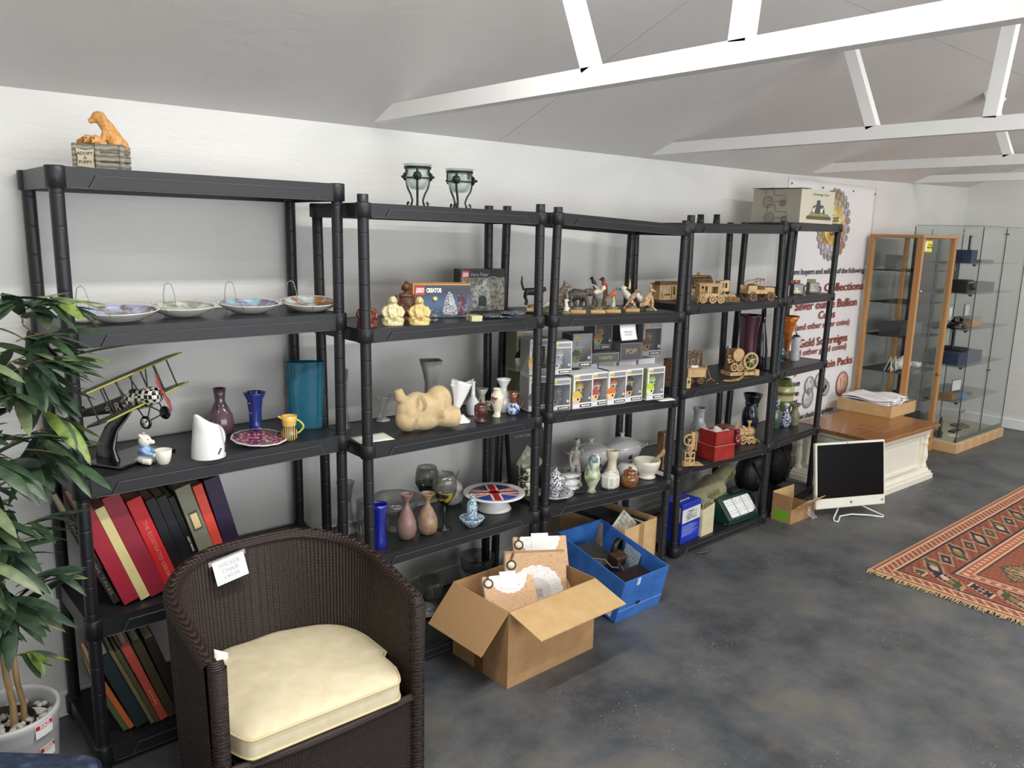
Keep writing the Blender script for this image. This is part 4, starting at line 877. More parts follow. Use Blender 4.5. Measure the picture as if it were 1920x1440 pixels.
for k, (px, py) in enumerate(((22, 1352), (24, 1393))):
    zz = PZ-.028 if k == 0 else PZ-.10
    # sticker wraps the wall facing the room
    ang = atan2(-.85, .52) if k == 0 else atan2(-.80, .60); rr_ = PR*(1.0 if k == 0 else .945)+.001
    g = MB().grid(lambda u, v: (rr_*cos(ang+(u-.5)*.42), rr_*sin(ang+(u-.5)*.42), zz+(v-.5)*.038), 8, 1); s_ = g.obj('sold_sticker', PAPERW, pot)
    g = MB().grid(lambda u, v: ((rr_+.0006)*cos(ang+(u-.5)*.40), (rr_+.0006)*sin(ang+(u-.5)*.40), zz+.004+v*.012), 8, 1); g.obj('red_band', mat('#c4202b', .5), s_)
    text('SOLD', .012, PAPERW, 'lettering', s_, ((rr_+.0014)*cos(ang), (rr_+.0014)*sin(ang), zz+.010), (pi/2, 0, ang+pi/2), bold=.0004)
plant = thing('artificial_bamboo', 'tall artificial bamboo plant with arching green leaves growing in the silver planter', 'plant', (POTX, POTY, PZ-.055))
BARK = ramp_mat('tan_bamboo_cane', 'NOISE', [(.3, '#7d6544'), (.6, '#a58a5f')], (8, 8, 3), .55)
LF = [ramp_mat('leaf_green_%d' % i, 'NOISE', [(.3, a), (.7, b)], (9, 9, 9), .42) for i, (a, b) in enumerate((('#2f4430', '#465f40'), ('#24372a', '#384f38'), ('#566f38', '#8aa04a'), ('#5d6b4c', '#7c8a62')))]
random.seed(21)
canes = [((.01, -.01), (-.02, -.015, 1.06), .0085), ((-.05, .02), (-.09, .03, 1.12), .0075), ((.035, .0), (-.0, .01, .85), .0075), ((-.02, .05), (-.05, .05, .95), .006)]
cm_ = []
for (bx_, by_), tp_, r in canes:
    m = MB(); n = 14; pts = [(bx_+(tp_[0]-bx_)*i/n+.004*sin(i*1.9), by_+(tp_[1]-by_)*i/n, tp_[2]*i/n) for i in range(n+1)]
    m.tube(pts, [r*(1-.4*i/n)*(1.14 if i % 3 == 0 else 1) for i in range(n+1)], 8); m.obj('cane', BARK, plant); cm_.append(pts)
def leaf(mb, p, d, L, W, droop, roll):
    """long pointed leaf with a folded midrib from p in direction d"""
    d = Vector(d).normalized(); side = d.cross(Vector((0, 0, 1))); side = side.normalized() if side.length > .05 else Vector((1, 0, 0))
    up = side.cross(d); side = side*cos(roll)+up*sin(roll); n = 7; c = []; q = Vector(p); dd = d.copy()
    for i in range(n+1):
        t = i/n; w_ = W*(sin(pi*min(1, t*.86+.10))**.8)*(1-t*.15) if i < n else 0
        nn = side.cross(dd).normalized(); c.append((q+side*w_-nn*w_*.25, q.copy(), q-side*w_-nn*w_*.25)); dd = (dd+Vector((0, 0, -droop/n))).normalized(); q = q+dd*(L/n)
    vs = [v for r in c for v in r]; fs = []
    for i in range(n):
        for k in (0, 1): fs.append((3*i+k, 3*i+k+1, 3*i+k+4, 3*i+k+3))
    mb.add(vs, fs, True)
Rm = Vector(_R); 
org = Vector((POTX, POTY, PZ-.055))
sprays = 0
fol = [MB() for _ in LF]
def spray(p, d, L, nl, ll, lw, mi, keep=1):
    """thin twig carrying leaves in a loose fan"""
    global sprays
    d = Vector(d).normalized(); tw = MB(); pts = []; q = Vector(p); dd = d.copy()
    for i in range(7): pts.append(q.copy()); dd = (dd+Vector((0, 0, -.07))).normalized(); q = q+dd*L/6
    tw.tube(pts, [.0022*(1-.1*i) for i in range(7)], 5)
    m = MB(); m.m = 0
    for k in range(nl):
        t = .25+.75*k/max(1, nl-1); i = min(5, int(t*6)); pp_ = pts[i].lerp(pts[i+1], t*6-i); sd = dd.cross(Vector((0, 0, 1))).normalized()*(1 if k % 2 else -1)
        ld = (dd*.9+sd*random.uniform(.25, .75)+Vector((0, 0, random.uniform(-.35, .30)))).normalized()
        m.mt(random.choice(mi)); leaf(m, pp_, ld, ll*random.uniform(.75, 1.15), lw*random.uniform(.8, 1.15), random.uniform(.3, 1.0), random.uniform(-.5, .5))
    o = m.obj('leaf_spray', LF, plant); tw.obj('twig', BARK, o); sprays += 1
for k in range(58):
    pts = cm_[k % len(cm_)]; hgt = random.uniform(.28, 1.0)**.8; i = min(13, int(hgt*13.9)); p = pts[i]
    a = random.uniform(0, 2*pi); 
    d = (cos(a), sin(a)*.9, random.uniform(-.05, .65))
    # keep clear of the wall and of the shelving behind
    if org.y+p[1]+d[1]*.3 > WY-.12: d = (d[0], -abs(d[1])*.6, d[2])
    if d[0] > .15: d = (.12, d[1]-.25, d[2])
    L_ = random.uniform(.08, .17)*(1.0 if hgt > .5 else .8)
    spray(p, d, L_, random.choice((5, 6, 7)), random.uniform(.12, .18), random.uniform(.013, .020), (0, 1, 0, 3, 1) if hgt < .8 else (0, 1, 2, 0, 3))
def pxspray(px, py, y, tx, ty, ll, lw, mi, nl=5):
    a = ony(px, py, y)-org; b = ony(tx, ty, y-.04)-org; spray(a, b-a, (b-a).length, nl, ll, lw, mi)
for _i in range(16):
    _x = random.uniform(0, 80); _y = random.uniform(560, 880); pxspray(_x, _y, random.uniform(-.46, -.32), _x+random.uniform(-30, 75), _y+random.uniform(-55, 25), .16, .018, (0, 1, 1, 0, 3), 6)
pxspray(60, 560, -.40, 110, 545, .15, .014, (2, 0)); pxspray(40, 700, -.42, 120, 650, .17, .018, (2, 3, 0), 6); pxspray(50, 760, -.42, 130, 775, .15, .017, (2, 0, 2), 6)
pxspray(30, 640, -.42, 90, 610, .15, .015, (0, 1), 6); pxspray(20, 830, -.40, 80, 790, .15, .016, (0, 1, 0), 6); pxspray(20, 1000, -.40, 70, 960, .13, .014, (0, 1), 6); pxspray(30, 1100, -.40, 90, 1060, .12, .012, (0, 1, 3), 6); pxspray(30, 1230, -.36, 60, 1215, .10, .011, (3, 0, 2), 6)

# blue velvet stool in the near corner
vz = .40
E_ = onz(178, 1404, vz); 
so = thing('velvet_pouffe', 'dark blue velvet pouffe with rounded piped top at the bottom left corner', 'stool', (E_.x-cos(radians(-42))*.17-sin(radians(42))*.205, E_.y+.17*sin(radians(42))-.205*cos(radians(42)), 0), rz=radians(-42))
VEL = ramp_mat('dark_blue_velvet', 'NOISE', [(.3, '#1d2638'), (.55, '#2d3a52'), (.7, '#46566f')], (6, 6, 6), .75, bump=.1)
def rrect(hw, hd, r, n=8): 
    return [(sx*(hw-r)+r*cos(a), sy*(hd-r)+r*sin(a)) for (sx, sy, a0) in ((1, 1, 0), (-1, 1, pi/2), (-1, -1, pi), (1, -1, 1.5*pi)) for a in [a0+pi/2*i/n for i in range(n+1)]]
m = MB(); lay = [(.20, .04), (.205, .06), (.205, vz-.05), (.205, vz-.03), (.20, vz-.012), (.185, vz-.002), (.12, vz+.004), (.01, vz+.005)]; vs = []; n_ = None
for hw, z in lay:
    o_ = rrect(hw, hw, min(.06, hw*.4)); n_ = len(o_); vs += [(x, y, z) for x, y in o_]
fs = [(k*n_+i, k*n_+(i+1) % n_, k*n_+n_+(i+1) % n_, k*n_+n_+i) for k in range(len(lay)-1) for i in range(n_)]; m.add(vs, fs, True); m.add(vs[-n_:], [tuple(range(n_))])
m.obj('upholstery', VEL, so)
MB().tube([(x, y, vz-.022) for x, y in rrect(.2045, .2045, .06)], .004, 6, True).obj('piping', mat('#1a2233', .8), so)
for x in (-.16, .16):
    for y in (-.16, .16): MB().cyl(.014, 0, .05, 12, (x, y), .018).obj('leg', mat('#1b1410', .5), so)
# ------------------------------------------------------------------ laying things on the shelves
def base(u, l, px, py, r=0.0):
    """where the deck of shelf l in unit u is seen at a pixel; r pushes on to the middle of a round foot"""
    s = .5
    for _ in range(6):
        P = onz(px, py, deck(u, l, s)-.0005); s = (P.x-UN[u][0])/UN[u][1]
    if r: d = Vector((_F.x, _F.y, 0)).normalized(); P = P+d*r; P.z = deck(u, l, (P.x-UN[u][0])/UN[u][1])-.0005
    return P
def inwall(prof, t=.10, to=.35):
    """fold an outside profile back down inside, so the vessel is open and hollow"""
    top = prof[-1][1]; out = [(r, z) for r, z in prof if z > top*to][::-1]
    return prof+[(max(.02, r-t), z-(.004 if i == 0 else 0)) for i, (r, z) in enumerate(out)]+[(0, out[-1][1])]
def vase(name, label, cat, u, l, px, py, hpx, wpx, prof, m, sx=1, sy=1, open_=True, t=.10, n=32, flute=0, fn=0, twist=0, child=None, rz=0, group=None, fr=.5, to=.35):
    rpx = wpx/2
    P = base(u, l, px, py); P = base(u, l, px, py, rpx*mpp(P)*prof[0][0]*sy); k = mpp(P); H = hpx*k/.985; R_ = rpx*k
    pr = inwall(prof, t, to) if open_ else prof
    mb = MB().lathe([(r*R_, z*H) for r, z in pr], n, sx=sx, sy=sy, closed=open_, flute=flute, fn=fn, twist=twist)
    if child:
        root = thing(name, label, cat, P, rz, group); mb.obj(child, m, root); return root, R_, H
    o = mb.obj(name, m, loc=P, rz=rz); tag(o, label, cat, group); return o, R_, H
def glaze(h, rough=.15, coat=.6, **k): return mat(h, rough, coat=coat, **k)
def patt(name, bg, fg, sc=40, lo=.52, hi=.56, tex='NOISE', rough=.15, **k):
    """painted decoration: blotches of fg on bg"""
    if tex == 'NOISE': return ramp_mat(name, 'NOISE', [(lo, bg), (hi, fg)], (sc, sc, sc), rough, coat=.5, tkw={'Scale': 1.0, 'Detail': 3.0}, **k)
    return ramp_mat(name, 'VORONOI', [(0, fg), (lo, fg), (hi, bg), (1, bg)], (1, 1, 1), rough, coat=.5, tkw={'Scale': sc}, **k)
def handle(pts, r, m, root, name='handle', flat=1.0, n=8):
    return MB().tube(pts, r, n, flat=flat).obj(name, m, root)
def arc(x0, z0, x1, z1, bulge, y=0, n=10, p=1.0):
    """handle path from (x0,z0) to (x1,z1) bulging out in x"""
    return [(x0+(x1-x0)*t+bulge*sin(pi*t)**p, y, z0+(z1-z0)*t) for t in [i/n for i in range(n+1)]]
WH = glaze('#e9e8e4'); CRM = glaze('#e8e2cc')

# ---- top of unit 1: puppy figurine
yy = -.10; q = ony(193, 322, yy); z0 = deck(0, 0, .1)
pf = thing('puppy_figurine', 'resin dog and puppies in a grey plank crate on top of the tallest shelving', 'figurine', (q.x, yy, z0), rz=radians(-30))
GW = ramp_mat('grey_weathered_planks', 'WAVE', [(0, '#6d6a62'), (.5, '#8f8b7e'), (1, '#a9a28c')], (1, 1, 1), .7, tkw={'Scale': 22.0, 'Distortion': 4.0, 'bands_direction': 'Z'})
cr_ = MB()
for i in range(3):
    z = .002+i*.025; cr_.bev(-.062, .000, -.040, -.032, z, z+.023, .002); cr_.bev(.002, .068, -.042, -.034, z, z+.023, .002); cr_.bev(-.062, .068, .034, .042, z, z+.023, .002); cr_.bev(-.064, -.056, -.038, .038, z, z+.023, .002); cr_.bev(.060, .068, -.038, .038, z, z+.023, .002)
for x in (-.06, .0, .064): cr_.bev(x-.006, x+.006, -.046, -.038, 0, .076, .002)
cr_.box(-.056, .06, -.034, .036, .0, .06); cr_.obj('crate', GW, pf)
sg = MB().prism([(-.052, .012), (-.008, .008), (-.010, .034), (-.006, .060), (-.030, .056), (-.054, .062), (-.050, .036)], .0, .003).obj('sign', mat('#cdc2ab', .7), pf, (0, -.047, 0), rot=(pi/2, 0, 0))
text('ADOPT\nA\nPUPPY', .0125, mat('#4a3c30', .7), 'lettering', sg, (-.030, .035, .0034), (0, 0, 0), sp=.95)
DOG = ramp_mat('tan_dog_resin', 'NOISE', [(.3, '#c58845'), (.7, '#dba561')], (20, 20, 20), .45)
d = MB(); d.tube([(.045, 0, .06), (.038, 0, .09), (.02, 0, .125), (.006, -.002, .145)], [.026, .024, .019, .016], 12); d.ball((.0, -.004, .152), (.020, .016, .017)); d.tube([(-.004, -.005, .149), (-.026, -.010, .138)], [.012, .007], 8); d.ball((.014, -.016, .148), (.007, .004, .013)); d.ball((-.004, .012, .150), (.007, .004, .013)); d.tube([(.02, -.02, .115), (.012, -.024, .085), (.01, -.026, .07)], [.010, .008, .008], 8); d.ball((.052, .01, .075), (.02, .02, .022))
sculpt(d, 'adult_dog', DOG, pf, .0022)
for i, (x, y, z) in enumerate(((-.028, -.018, .088), (-.006, -.026, .087), (-.046, .0, .082))):
    p_ = MB(); p_.ball((x, y, z), (.015, .014, .014)); p_.ball((x-.006, y-.014, z-.006), (.007, .008, .006)); p_.ball((x+.013, y-.004, z-.004), (.005, .006, .012)); p_.ball((x-.015, y, z-.002), (.004, .006, .011)); p_.tube([(x, y+.01, z-.005), (x+.01, y+.02, z-.014)], [.014, .013], 8)
    o = sculpt(p_, 'puppy', DOG, pf, .0018); e_ = MB(); e_.ball((x-.001, y-.0135, z+.003), .0018); e_.ball((x-.010, y-.011, z+.003), .0018); e_.ball((x-.0065, y-.022, z-.005), .0025); e_.obj('face_marks', mat('#2b1a14', .3), o)

# ---- top of unit 2: two candle holders
IRON = mat('#2e3a33', .45, metal=.5, var=.3, vs=60); FGL = glass('#e9f1ee', .55, .25, .2)
for px, topy, fl, lab in ((783, 308, 1, 'wrought iron candle holder with frosted glass cup, left of the pair'), (861, 317, -1, 'wrought iron candle holder with frosted glass cup, right of the pair')):
    yy = -.20; q = ony(px, 390, yy); k = mpp(q); z0 = deck(1, 0, .4); zt = ony(px, topy, yy).z; H = zt-z0; R_ = 27*k
    ch = thing('candle_holder', lab, 'candle holder', (q.x, yy, z0), rz=radians(-35 if fl > 0 else -50), group='pair of candle holders')
    MB().lathe([(0, H*.40), (R_*.45, H*.42), (R_*.72, H*.50), (R_*.80, H*.62), (R_*.82, H*.9), (R_*1.0, H*.985), (R_*1.03, H), (R_*.98, H), (R_*.76, H*.9), (R_*.74, H*.62), (R_*.4, H*.45), (0, H*.43)], 32).obj('glass_cup', FGL, ch)
    f = MB()
    for z, r in ((H*.93, R_*.90), (H*.90, R_*.88), (H*.68, R_*.85)): f.tube([(r*cos(t*pi/16), r*sin(t*pi/16), z) for t in range(32)], .0028, 6, True)
    f.obj('iron_rings', IRON, ch)
    for j in range(3):
        a = j*2*pi/3+.5; c, s_ = cos(a), sin(a); L_ = MB(); rr = [(.86, .88), (.88, .70), (.90, .58), (.80, .45), (.55, .30), (.42, .17), (.50, .06), (.66, .012), (.80, .03), (.84, .09), (.76, .13), (.70, .09)]
        L_.tube([(R_*x*c, R_*x*s_, H*z) for x, z in rr], .0042, 8, flat=.8); L_.obj('scroll_leg', IRON, ch)
        r_ = MB(); r_.lathe([(0, 0), (R_*.28, .002), (R_*.30, .005), (R_*.2, .010), (0, .012)], 16, flute=.08, fn=8); r_.ball((0, 0, .017), .0055, 10, 8); r_.obj('rosette', IRON, ch, (R_*.90*c, R_*.90*s_, H*.72), rot=(0, pi/2, a))
        w_ = MB(); a2 = a+pi/3; w_.tube([((R_*.88)*cos(a2+.16*cos(t)*1.0*(1-t/14)), (R_*.88)*sin(a2+.16*cos(t)*(1-t/14)), H*(.80+.085*sin(t)*(1-t/14))) for t in [i*.55 for i in range(16)]], .0018, 6); w_.obj('spiral', IRON, ch)

# ---- loose black tubes on top of unit 4
for px, tp_, yy, lab in ((1313, 402, -.20, 'loose black connector tube standing on the fourth unit, left one'), (1343, 402, -.14, 'loose black connector tube standing on the fourth unit, right one')):
    q = ony(px, 420, yy); z0 = deck(3, 0, .2); zt = ony(px, tp_, yy).z
    o = MB().lathe([(.017, 0), (.0185, .002), (.0185, (zt-z0)*.5), (.017, (zt-z0)*.52), (.017, zt-z0), (.013, zt-z0), (.013, .003), (0, .003)], 20, closed=True).obj('connector_tube', PLAST, loc=(q.x, yy, z0)); tag(o, lab, 'tube', 'loose connector tubes')
# ---- illustrated box on unit 5
yy = -.30; a = ony(1500, 417, yy); b = ony(1557, 418, yy); z0 = deck(4, 0, .6)
a = ony(1499, 417, -.345); b = ony(1556, 418, -.315); top = ony(1503, 353, -.345).z
bw = (Vector((b.x, b.y, 0))-Vector((a.x, a.y, 0))).length; bh = top-z0; bd = .30
ib = thing('illustrated_box', 'pale grey printed card box with tractor drawings on top of the right-hand unit', 'box', (a.x, a.y, z0), rz=radians(2))
CB = mat('#d9d3c0', .6, var=.05); CG = mat('#aaa596', .6, var=.06)
MB().bev(0, bw, 0, bd, 0, bh, .002).obj('carton', CB, ib)
MB().box(-.0008, 0, .004, bd-.004, .002, bh-.002).obj('side_print', CG, ib)
MB().add([(-.004, -.004, bh+.001), (bw*.25, -.004, bh+.003), (bw*.3, bd, bh+.006), (-.012, bd, bh+.004), (-.004, -.004, bh+.004), (bw*.25, -.004, bh+.006), (bw*.3, bd, bh+.009), (-.012, bd, bh+.007)], [(0, 3, 2, 1), (4, 5, 6, 7), (0, 1, 5, 4), (1, 2, 6, 5), (2, 3, 7, 6), (3, 0, 4, 7)]).obj('lid_flap', mat('#4c4a46', .7), ib)
LNE = mat('#6f6a60', .6)
def tractor_lines(x, z, s):
    t = MB(); y_ = -.0022
    def P_(a, b): return (y_, a, b)
    for cx_, cz_, r_ in ((x+.03*s, z, .026*s), (x-.045*s, z-.006*s, .015*s)):
        for q_ in (1, .7, .3): t.tube([P_(cx_+r_*q_*cos(i*pi/8), cz_+r_*q_*sin(i*pi/8)) for i in range(16)], .0012, 4, True)
    t.tube([P_(x+.04*s, z+.03*s), P_(x+.045*s, z+.06*s), P_(x+.005*s, z+.062*s), P_(x, z+.03*s), P_(x-.055*s, z+.028*s), P_(x-.06*s, z+.004*s), P_(x, z)], .0014, 4); return t
t1 = tractor_lines(bd*.55, bh*.62, 1.25); t1.obj('tractor_drawing', LNE, ib)
t2 = tractor_lines(bd*.5, bh*.14, 1.2); t2.obj('tractor_drawing', LNE, ib)
pc_ = MB(); pc_.box(bw*.18, bw*.92, -.0016, -.0004, bh*.12, bh*.22); pc_.obj('picture_base', mat('#5c5348', .5), ib)
g_ = MB(); g_.add([(bw*.22, -.002, bh*.22), (bw*.88, -.002, bh*.22), (bw*.82, -.002, bh*.30), (bw*.28, -.002, bh*.30)], [(0, 1, 2, 3)]); g_.obj('picture_grass', mat('#9a9548', .6), ib)
g_ = MB(); g_.add([(bw*.30, -.0026, bh*.30), (bw*.72, -.0026, bh*.30), (bw*.66, -.0026, bh*.55), (bw*.56, -.0026, bh*.56), (bw*.55, -.0026, bh*.70), (bw*.46, -.0026, bh*.70), (bw*.45, -.0026, bh*.56), (bw*.36, -.0026, bh*.52)], [tuple(range(8))]); g_.obj('picture_tractor', mat('#4b5150', .6), ib)
for sx_ in (.36, .60):
    g_ = MB(); x = bw*sx_; g_.box(x-.014, x+.014, -.0042, -.003, bh*.34, bh*.45); g_.box(x-.013, x-.010, -.0042, -.003, bh*.26, bh*.34); g_.box(x+.009, x+.012, -.0042, -.003, bh*.26, bh*.34); g_.box(x+.010, x+.02, -.0042, -.003, bh*.42, bh*.50); g_.obj('picture_animal', mat('#efece0', .6), ib)
text('Chewing Turf', .017, LNE, 'lettering', ib, (bw*.55, -.0012, bh*.87), shear=.3, width=bw*.5)

# ---- unit 1, second shelf: collector plates in wire hangers
random.seed(2)
plm = [patt('plate_painting_%d' % i, a, b, 26, .45, .6, rough=.12) for i, (a, b) in enumerate((('#b9bfe0', '#7d6f5e'), ('#9fa68e', '#d9d7cf'), ('#a9cde0', '#8d7f8e'), ('#c9d9de', '#a97a4e')))]
labs = ['painted collector plate with lilac sky, lying at the far left of the plate row', 'greenish collector plate, second from the left in the plate row', 'collector plate with pale blue sky, third in the plate row', 'collector plate with brown birds, at the right end of the plate row']
for i, (px, py, wpx, hk) in enumerate(((210, 607, 140, 143), (330, 597, 124, 306), (457, 590, 118, 420), (574, 586, 112, 535))):
    P = base(0, 1, px, py, .055); k = mpp(P); R_ = wpx*k/2*.98
    pl_ = thing('collector_plate', labs[i], 'plate', (P.x, P.y, P.z+.006), rot=(radians(3), radians(-2 if i < 3 else -5), .2*i), group='collector plates on the second shelf')
    MB().lathe([(0, .004), (R_*.50, .004), (R_*.56, 0), (R_*.60, .004), (R_*.78, .012), (R_*.98, .028), (R_, .030), (R_*.98, .031), (R_*.75, .017), (R_*.6, .0105), (0, .009)], 48).obj('dish', WH, pl_)
    MB().lathe([(0, .0098), (R_*.6, .0113), (R_*.74, .0172), (R_*.93, .0285), (R_*.935, .0287), (R_*.74, .0176), (R_*.6, .0117), (0, .0102)], 48).obj('painted_centre', plm[i], pl_)
    w_ = MB()
    for j in range(4):
        a = j*pi/2+.6; c, s_ = cos(a), sin(a); w_.tube([(R_*.3*c, R_*.3*s_, -.002), (R_*.9*c, R_*.9*s_, .020), (R_*1.03*c, R_*1.03*s_, .030), (R_*.97*c, R_*.97*s_, .034)], .0012, 5)
    w_.obj('wire_clips', mat('#d9d2b4', .3, metal=.6), pl_)
    # hook standing up at the back
    a0 = atan2(.11, (ony(hk+12, 560, P.y+.05).x-P.x)) ; hx = ony(hk+12, 565, P.y+.07).x-P.x; hb = MB(); hb.tube([(-.014, 0, .0), (-.016, 0, .06), (-.010, .0, .092), (0, 0, .098), (.010, 0, .092), (.018, 0, .06), (.021, 0, 0)], .0014, 6)
    h_ = hb.obj('hanging_loop', mat('#a9a8a4', .3, metal=.7), pl_); h_.matrix_world = Matrix.Translation((P.x+hx, P.y+.09, P.z+.004))
    h_.location = (Euler((radians(3), radians(-2 if i < 3 else -5), .2*i)).to_matrix().inverted() @ Vector((hx, .075, -.002))); h_.rotation_euler = (0, 0, -.2*i-.5)
o = MB().lathe([(.02, 0), (.035, .008), (.036, .012), (.0, .006)], 20).obj('small_dish', WH, loc=base(0, 1, 150, 606, .02)); tag(o, 'small white dish tucked beside the left post of the plate shelf', 'dish')

# ---- unit 1, third shelf
# biplane model on curved stand
P = base(0, 2, 232, 868, .05)
bpn = thing('biplane_model', 'black and white chequered biplane model tilted on a curved black stand', 'model aeroplane', P, rz=radians(-60))
kk = mpp(P)
def chk(name, sc, c1_, c2_):
    if name in _mc: return _mc[name]
    m = bpy.data.materials.new(name); nt, N, L, P_ = nodes(m); tc = N.new('ShaderNodeTexCoord'); ch = N.new('ShaderNodeTexChecker'); ch.inputs['Scale'].default_value = sc; ch.inputs[1].default_value = hexc(c1_); ch.inputs[2].default_value = hexc(c2_)
    L.new(tc.outputs['Object'], ch.inputs['Vector']); L.new(ch.outputs[0], P_.inputs['Base Color']); P_.inputs['Roughness'].default_value = .3; _mc[name] = m; return m
CHK = chk('black_white_chequer', 80, '#e9e6da', '#121212'); BKG = mat('#121214', .18, coat=.5); OLV = mat('#232a1f', .4); YEL = mat('#b8b04e', .4)
st_ = MB(); st_.bev(-.075, .065, -.11, .12, 0, .008, .003); st_.tube([(-.03, -.06, .006), (-.03, -.065, .05), (-.025, -.045, .10), (-.01, -.015, .135), (.0, .01, .165)], [.046, .036, .027, .022, .018], 12, flat=.35); so_ = st_.obj('curved_stand', BKG, bpn)
# the plane itself is built along local x (nose +x) then tipped nose-up
pl0 = bpy.data.objects.new('aeroplane', None); 
def T(x, y, z):
    x *= 1.38; y *= 1.12; z = z*1.1; r = radians(9); y, z = y*cos(r)-z*sin(r), z*cos(r)+y*sin(r)
    a = radians(17); return (.0+x*cos(a)-z*sin(a), y, .178+x*sin(a)+z*cos(a))
f = MB(); n = 14; ss = []
secs = [(-.15, .006, .008), (-.10, .011, .014), (-.04, .018, .021), (.0, .021, .026), (.045, .024, .029), (.075, .024, .027), (.09, .018, .020), (.094, .006, .006)]
vs = []; fs = []
for x, ry, rz_ in secs:
    for i in range(n): a = 2*pi*i/n; vs.append(T(x, ry*cos(a), rz_*sin(a)*(1.0 if sin(a) < 0 else .9)))
for k2 in range(len(secs)-1):
    for i in range(n): j = (i+1) % n; fs.append((k2*n+i, k2*n+j, k2*n+n+j, k2*n+n+i))
fr_ = MB().add(vs[3*n:], [tuple(q-3*n for q in f_) for f_ in fs if min(f_) >= 3*n], True); fr_.obj('chequered_nose', CHK, bpn)
fb = MB().add(vs[:4*n], [f_ for f_ in fs if max(f_) < 4*n], True); fb.ball(T(.03, 0, .022), (.02, .012, .01)); fb.obj('dark_fuselage', OLV, bpn)
def wing(name, z, span, ch0, y0, mt_, sweep=0):
    w = MB()
    pts = [(.045+sweep, -span), (.060+sweep, -span*.9), (.060, 0), (.060+sweep, span*.9), (.045+sweep, span), (.010+sweep, span), (.002, span*.9), (.002, -span*.9), (.010+sweep, -span)]
    v = [T(x, y, z) for x, y in pts]+[T(x, y, z+.004) for x, y in pts]; n_ = len(pts)
    w.add(v, [tuple(range(n_-1, -1, -1)), tuple(range(n_, 2*n_))]+[(i, (i+1) % n_, n_+(i+1) % n_, n_+i) for i in range(n_)]); return w.obj(name, mt_, bpn)
wing('upper_wing', .072, .185, .05, 0, OLV); wing('lower_wing', -.014, .165, .05, 0, OLV)
for nm, z, sp2 in (('yellow_wing_edge', .0735, .18), ('yellow_wing_edge', -.0125, .16)): MB().tube([T(.061, -sp2, z), T(.0625, 0, z), T(.061, sp2, z)], .0028, 6).obj(nm, YEL, bpn)
for y in (-.125, -.07, .07, .125): 
    for x in (.012, .052): MB().tube([T(x, y, -.010), T(x, y, .073)], .0024, 6).obj('wing_strut', OLV, bpn)
for x, y in ((.012, -.02), (.055, -.02), (.012, .02), (.055, .02)): MB().tube([T(x, y*.8, .02), T(x+.004, y*1.6, .073)], .002, 6).obj('cabane_strut', OLV, bpn)
tl = MB(); tl.add([T(-.165, -.002, .0), T(-.125, -.002, .004), T(-.125, -.002, .03), T(-.160, -.002, .042), T(-.172, -.002, .03), T(-.165, .002, .0), T(-.125, .002, .004), T(-.125, .002, .03), T(-.160, .002, .042), T(-.172, .002, .03)], [(0, 1, 2, 3, 4), (9, 8, 7, 6, 5), (0, 5, 6, 1), (1, 6, 7, 2), (2, 7, 8, 3), (3, 8, 9, 4), (4, 9, 5, 0)]); tl.obj('chequered_rudder', CHK, bpn)
tp2 = MB(); v = [T(-.165, -.05, .004), T(-.125, -.05, .004), T(-.115, 0, .004), T(-.125, .05, .004), T(-.165, .05, .004)]; v2 = [(a, b, c+.003) for a, b, c in v]; tp2.add(v+v2, [(4, 3, 2, 1, 0), (5, 6, 7, 8, 9)]+[(i, (i+1) % 5, 5+(i+1) % 5, 5+i) for i in range(5)]); tp2.obj('tailplane', OLV, bpn)
pr_ = MB(); pr_.tube([T(.104, 0, -.055), T(.103, .004, -.028), T(.102, 0, 0), T(.103, -.004, .028), T(.104, 0, .055)], [.004, .0085, .004, .0085, .004], 8, flat=.3); pr_.ball(T(.100, 0, 0), .008); pr_.obj('red_propeller', mat('#8a3a37', .3, coat=.5), bpn)
for sgn in (-1, 1):
    c = T(.055, sgn*.038, -.062); wl = MB(); wl.lathe([(0, -.003), (.0185, -.004), (.021, 0), (.0185, .004), (0, .003)], 24); o = wl.obj('landing_wheel', BKG, bpn, c, rot=(pi/2, 0, 0))
    MB().lathe([(0, .0042), (.013, .0040), (.013, .0044), (0, .0046)], 24).obj('wheel_disc', mat('#e6e4dc', .3), o, rot=(0 if sgn < 0 else pi, 0, 0)); MB().add([(0, 0, .0050), (.012, -.004, .0050), (.012, .006, .0050), (0, 0, .0050), (-.012, -.006, .0050), (-.012, .004, .0050)], [(0, 1, 2), (3, 4, 5)]).obj('black_sectors', BKG, o, rot=(0 if sgn < 0 else pi, 0, .6))
    for x in (.03, .07): MB().tube([T(x, sgn*.014, -.018), T(.055, sgn*.034, -.062)], .0022, 6).obj('wheel_strut', OLV, bpn)
MB().tube([T(.055, -.038, -.062), T(.055, .038, -.062)], .002, 6).obj('axle', OLV, bpn)
rn = MB(); rn.lathe([(0, 0), (.013, 0), (.013, .0006), (0, .0006)], 24); v_ = T(-.045, -.0205, .0); r0 = rn.obj('roundel', mat('#2b3350', .4), bpn, v_, rot=(pi/2, 0, 0)); MB().lathe([(0, .0008), (.008, .0008), (.008, .0012), (0, .0012)], 20).obj('roundel_centre', mat('#d9b68a', .4), r0); MB().lathe([(0, .0014), (.003, .0014), (.003, .0018), (0, .0018)], 12).obj('roundel_dot', BKG, r0)
text('R', .036, mat('#b8b49a', .4), 'lettering', bpn, T(-.012, -.0245, -.002), (pi/2, radians(-17), 0), bold=.0004)
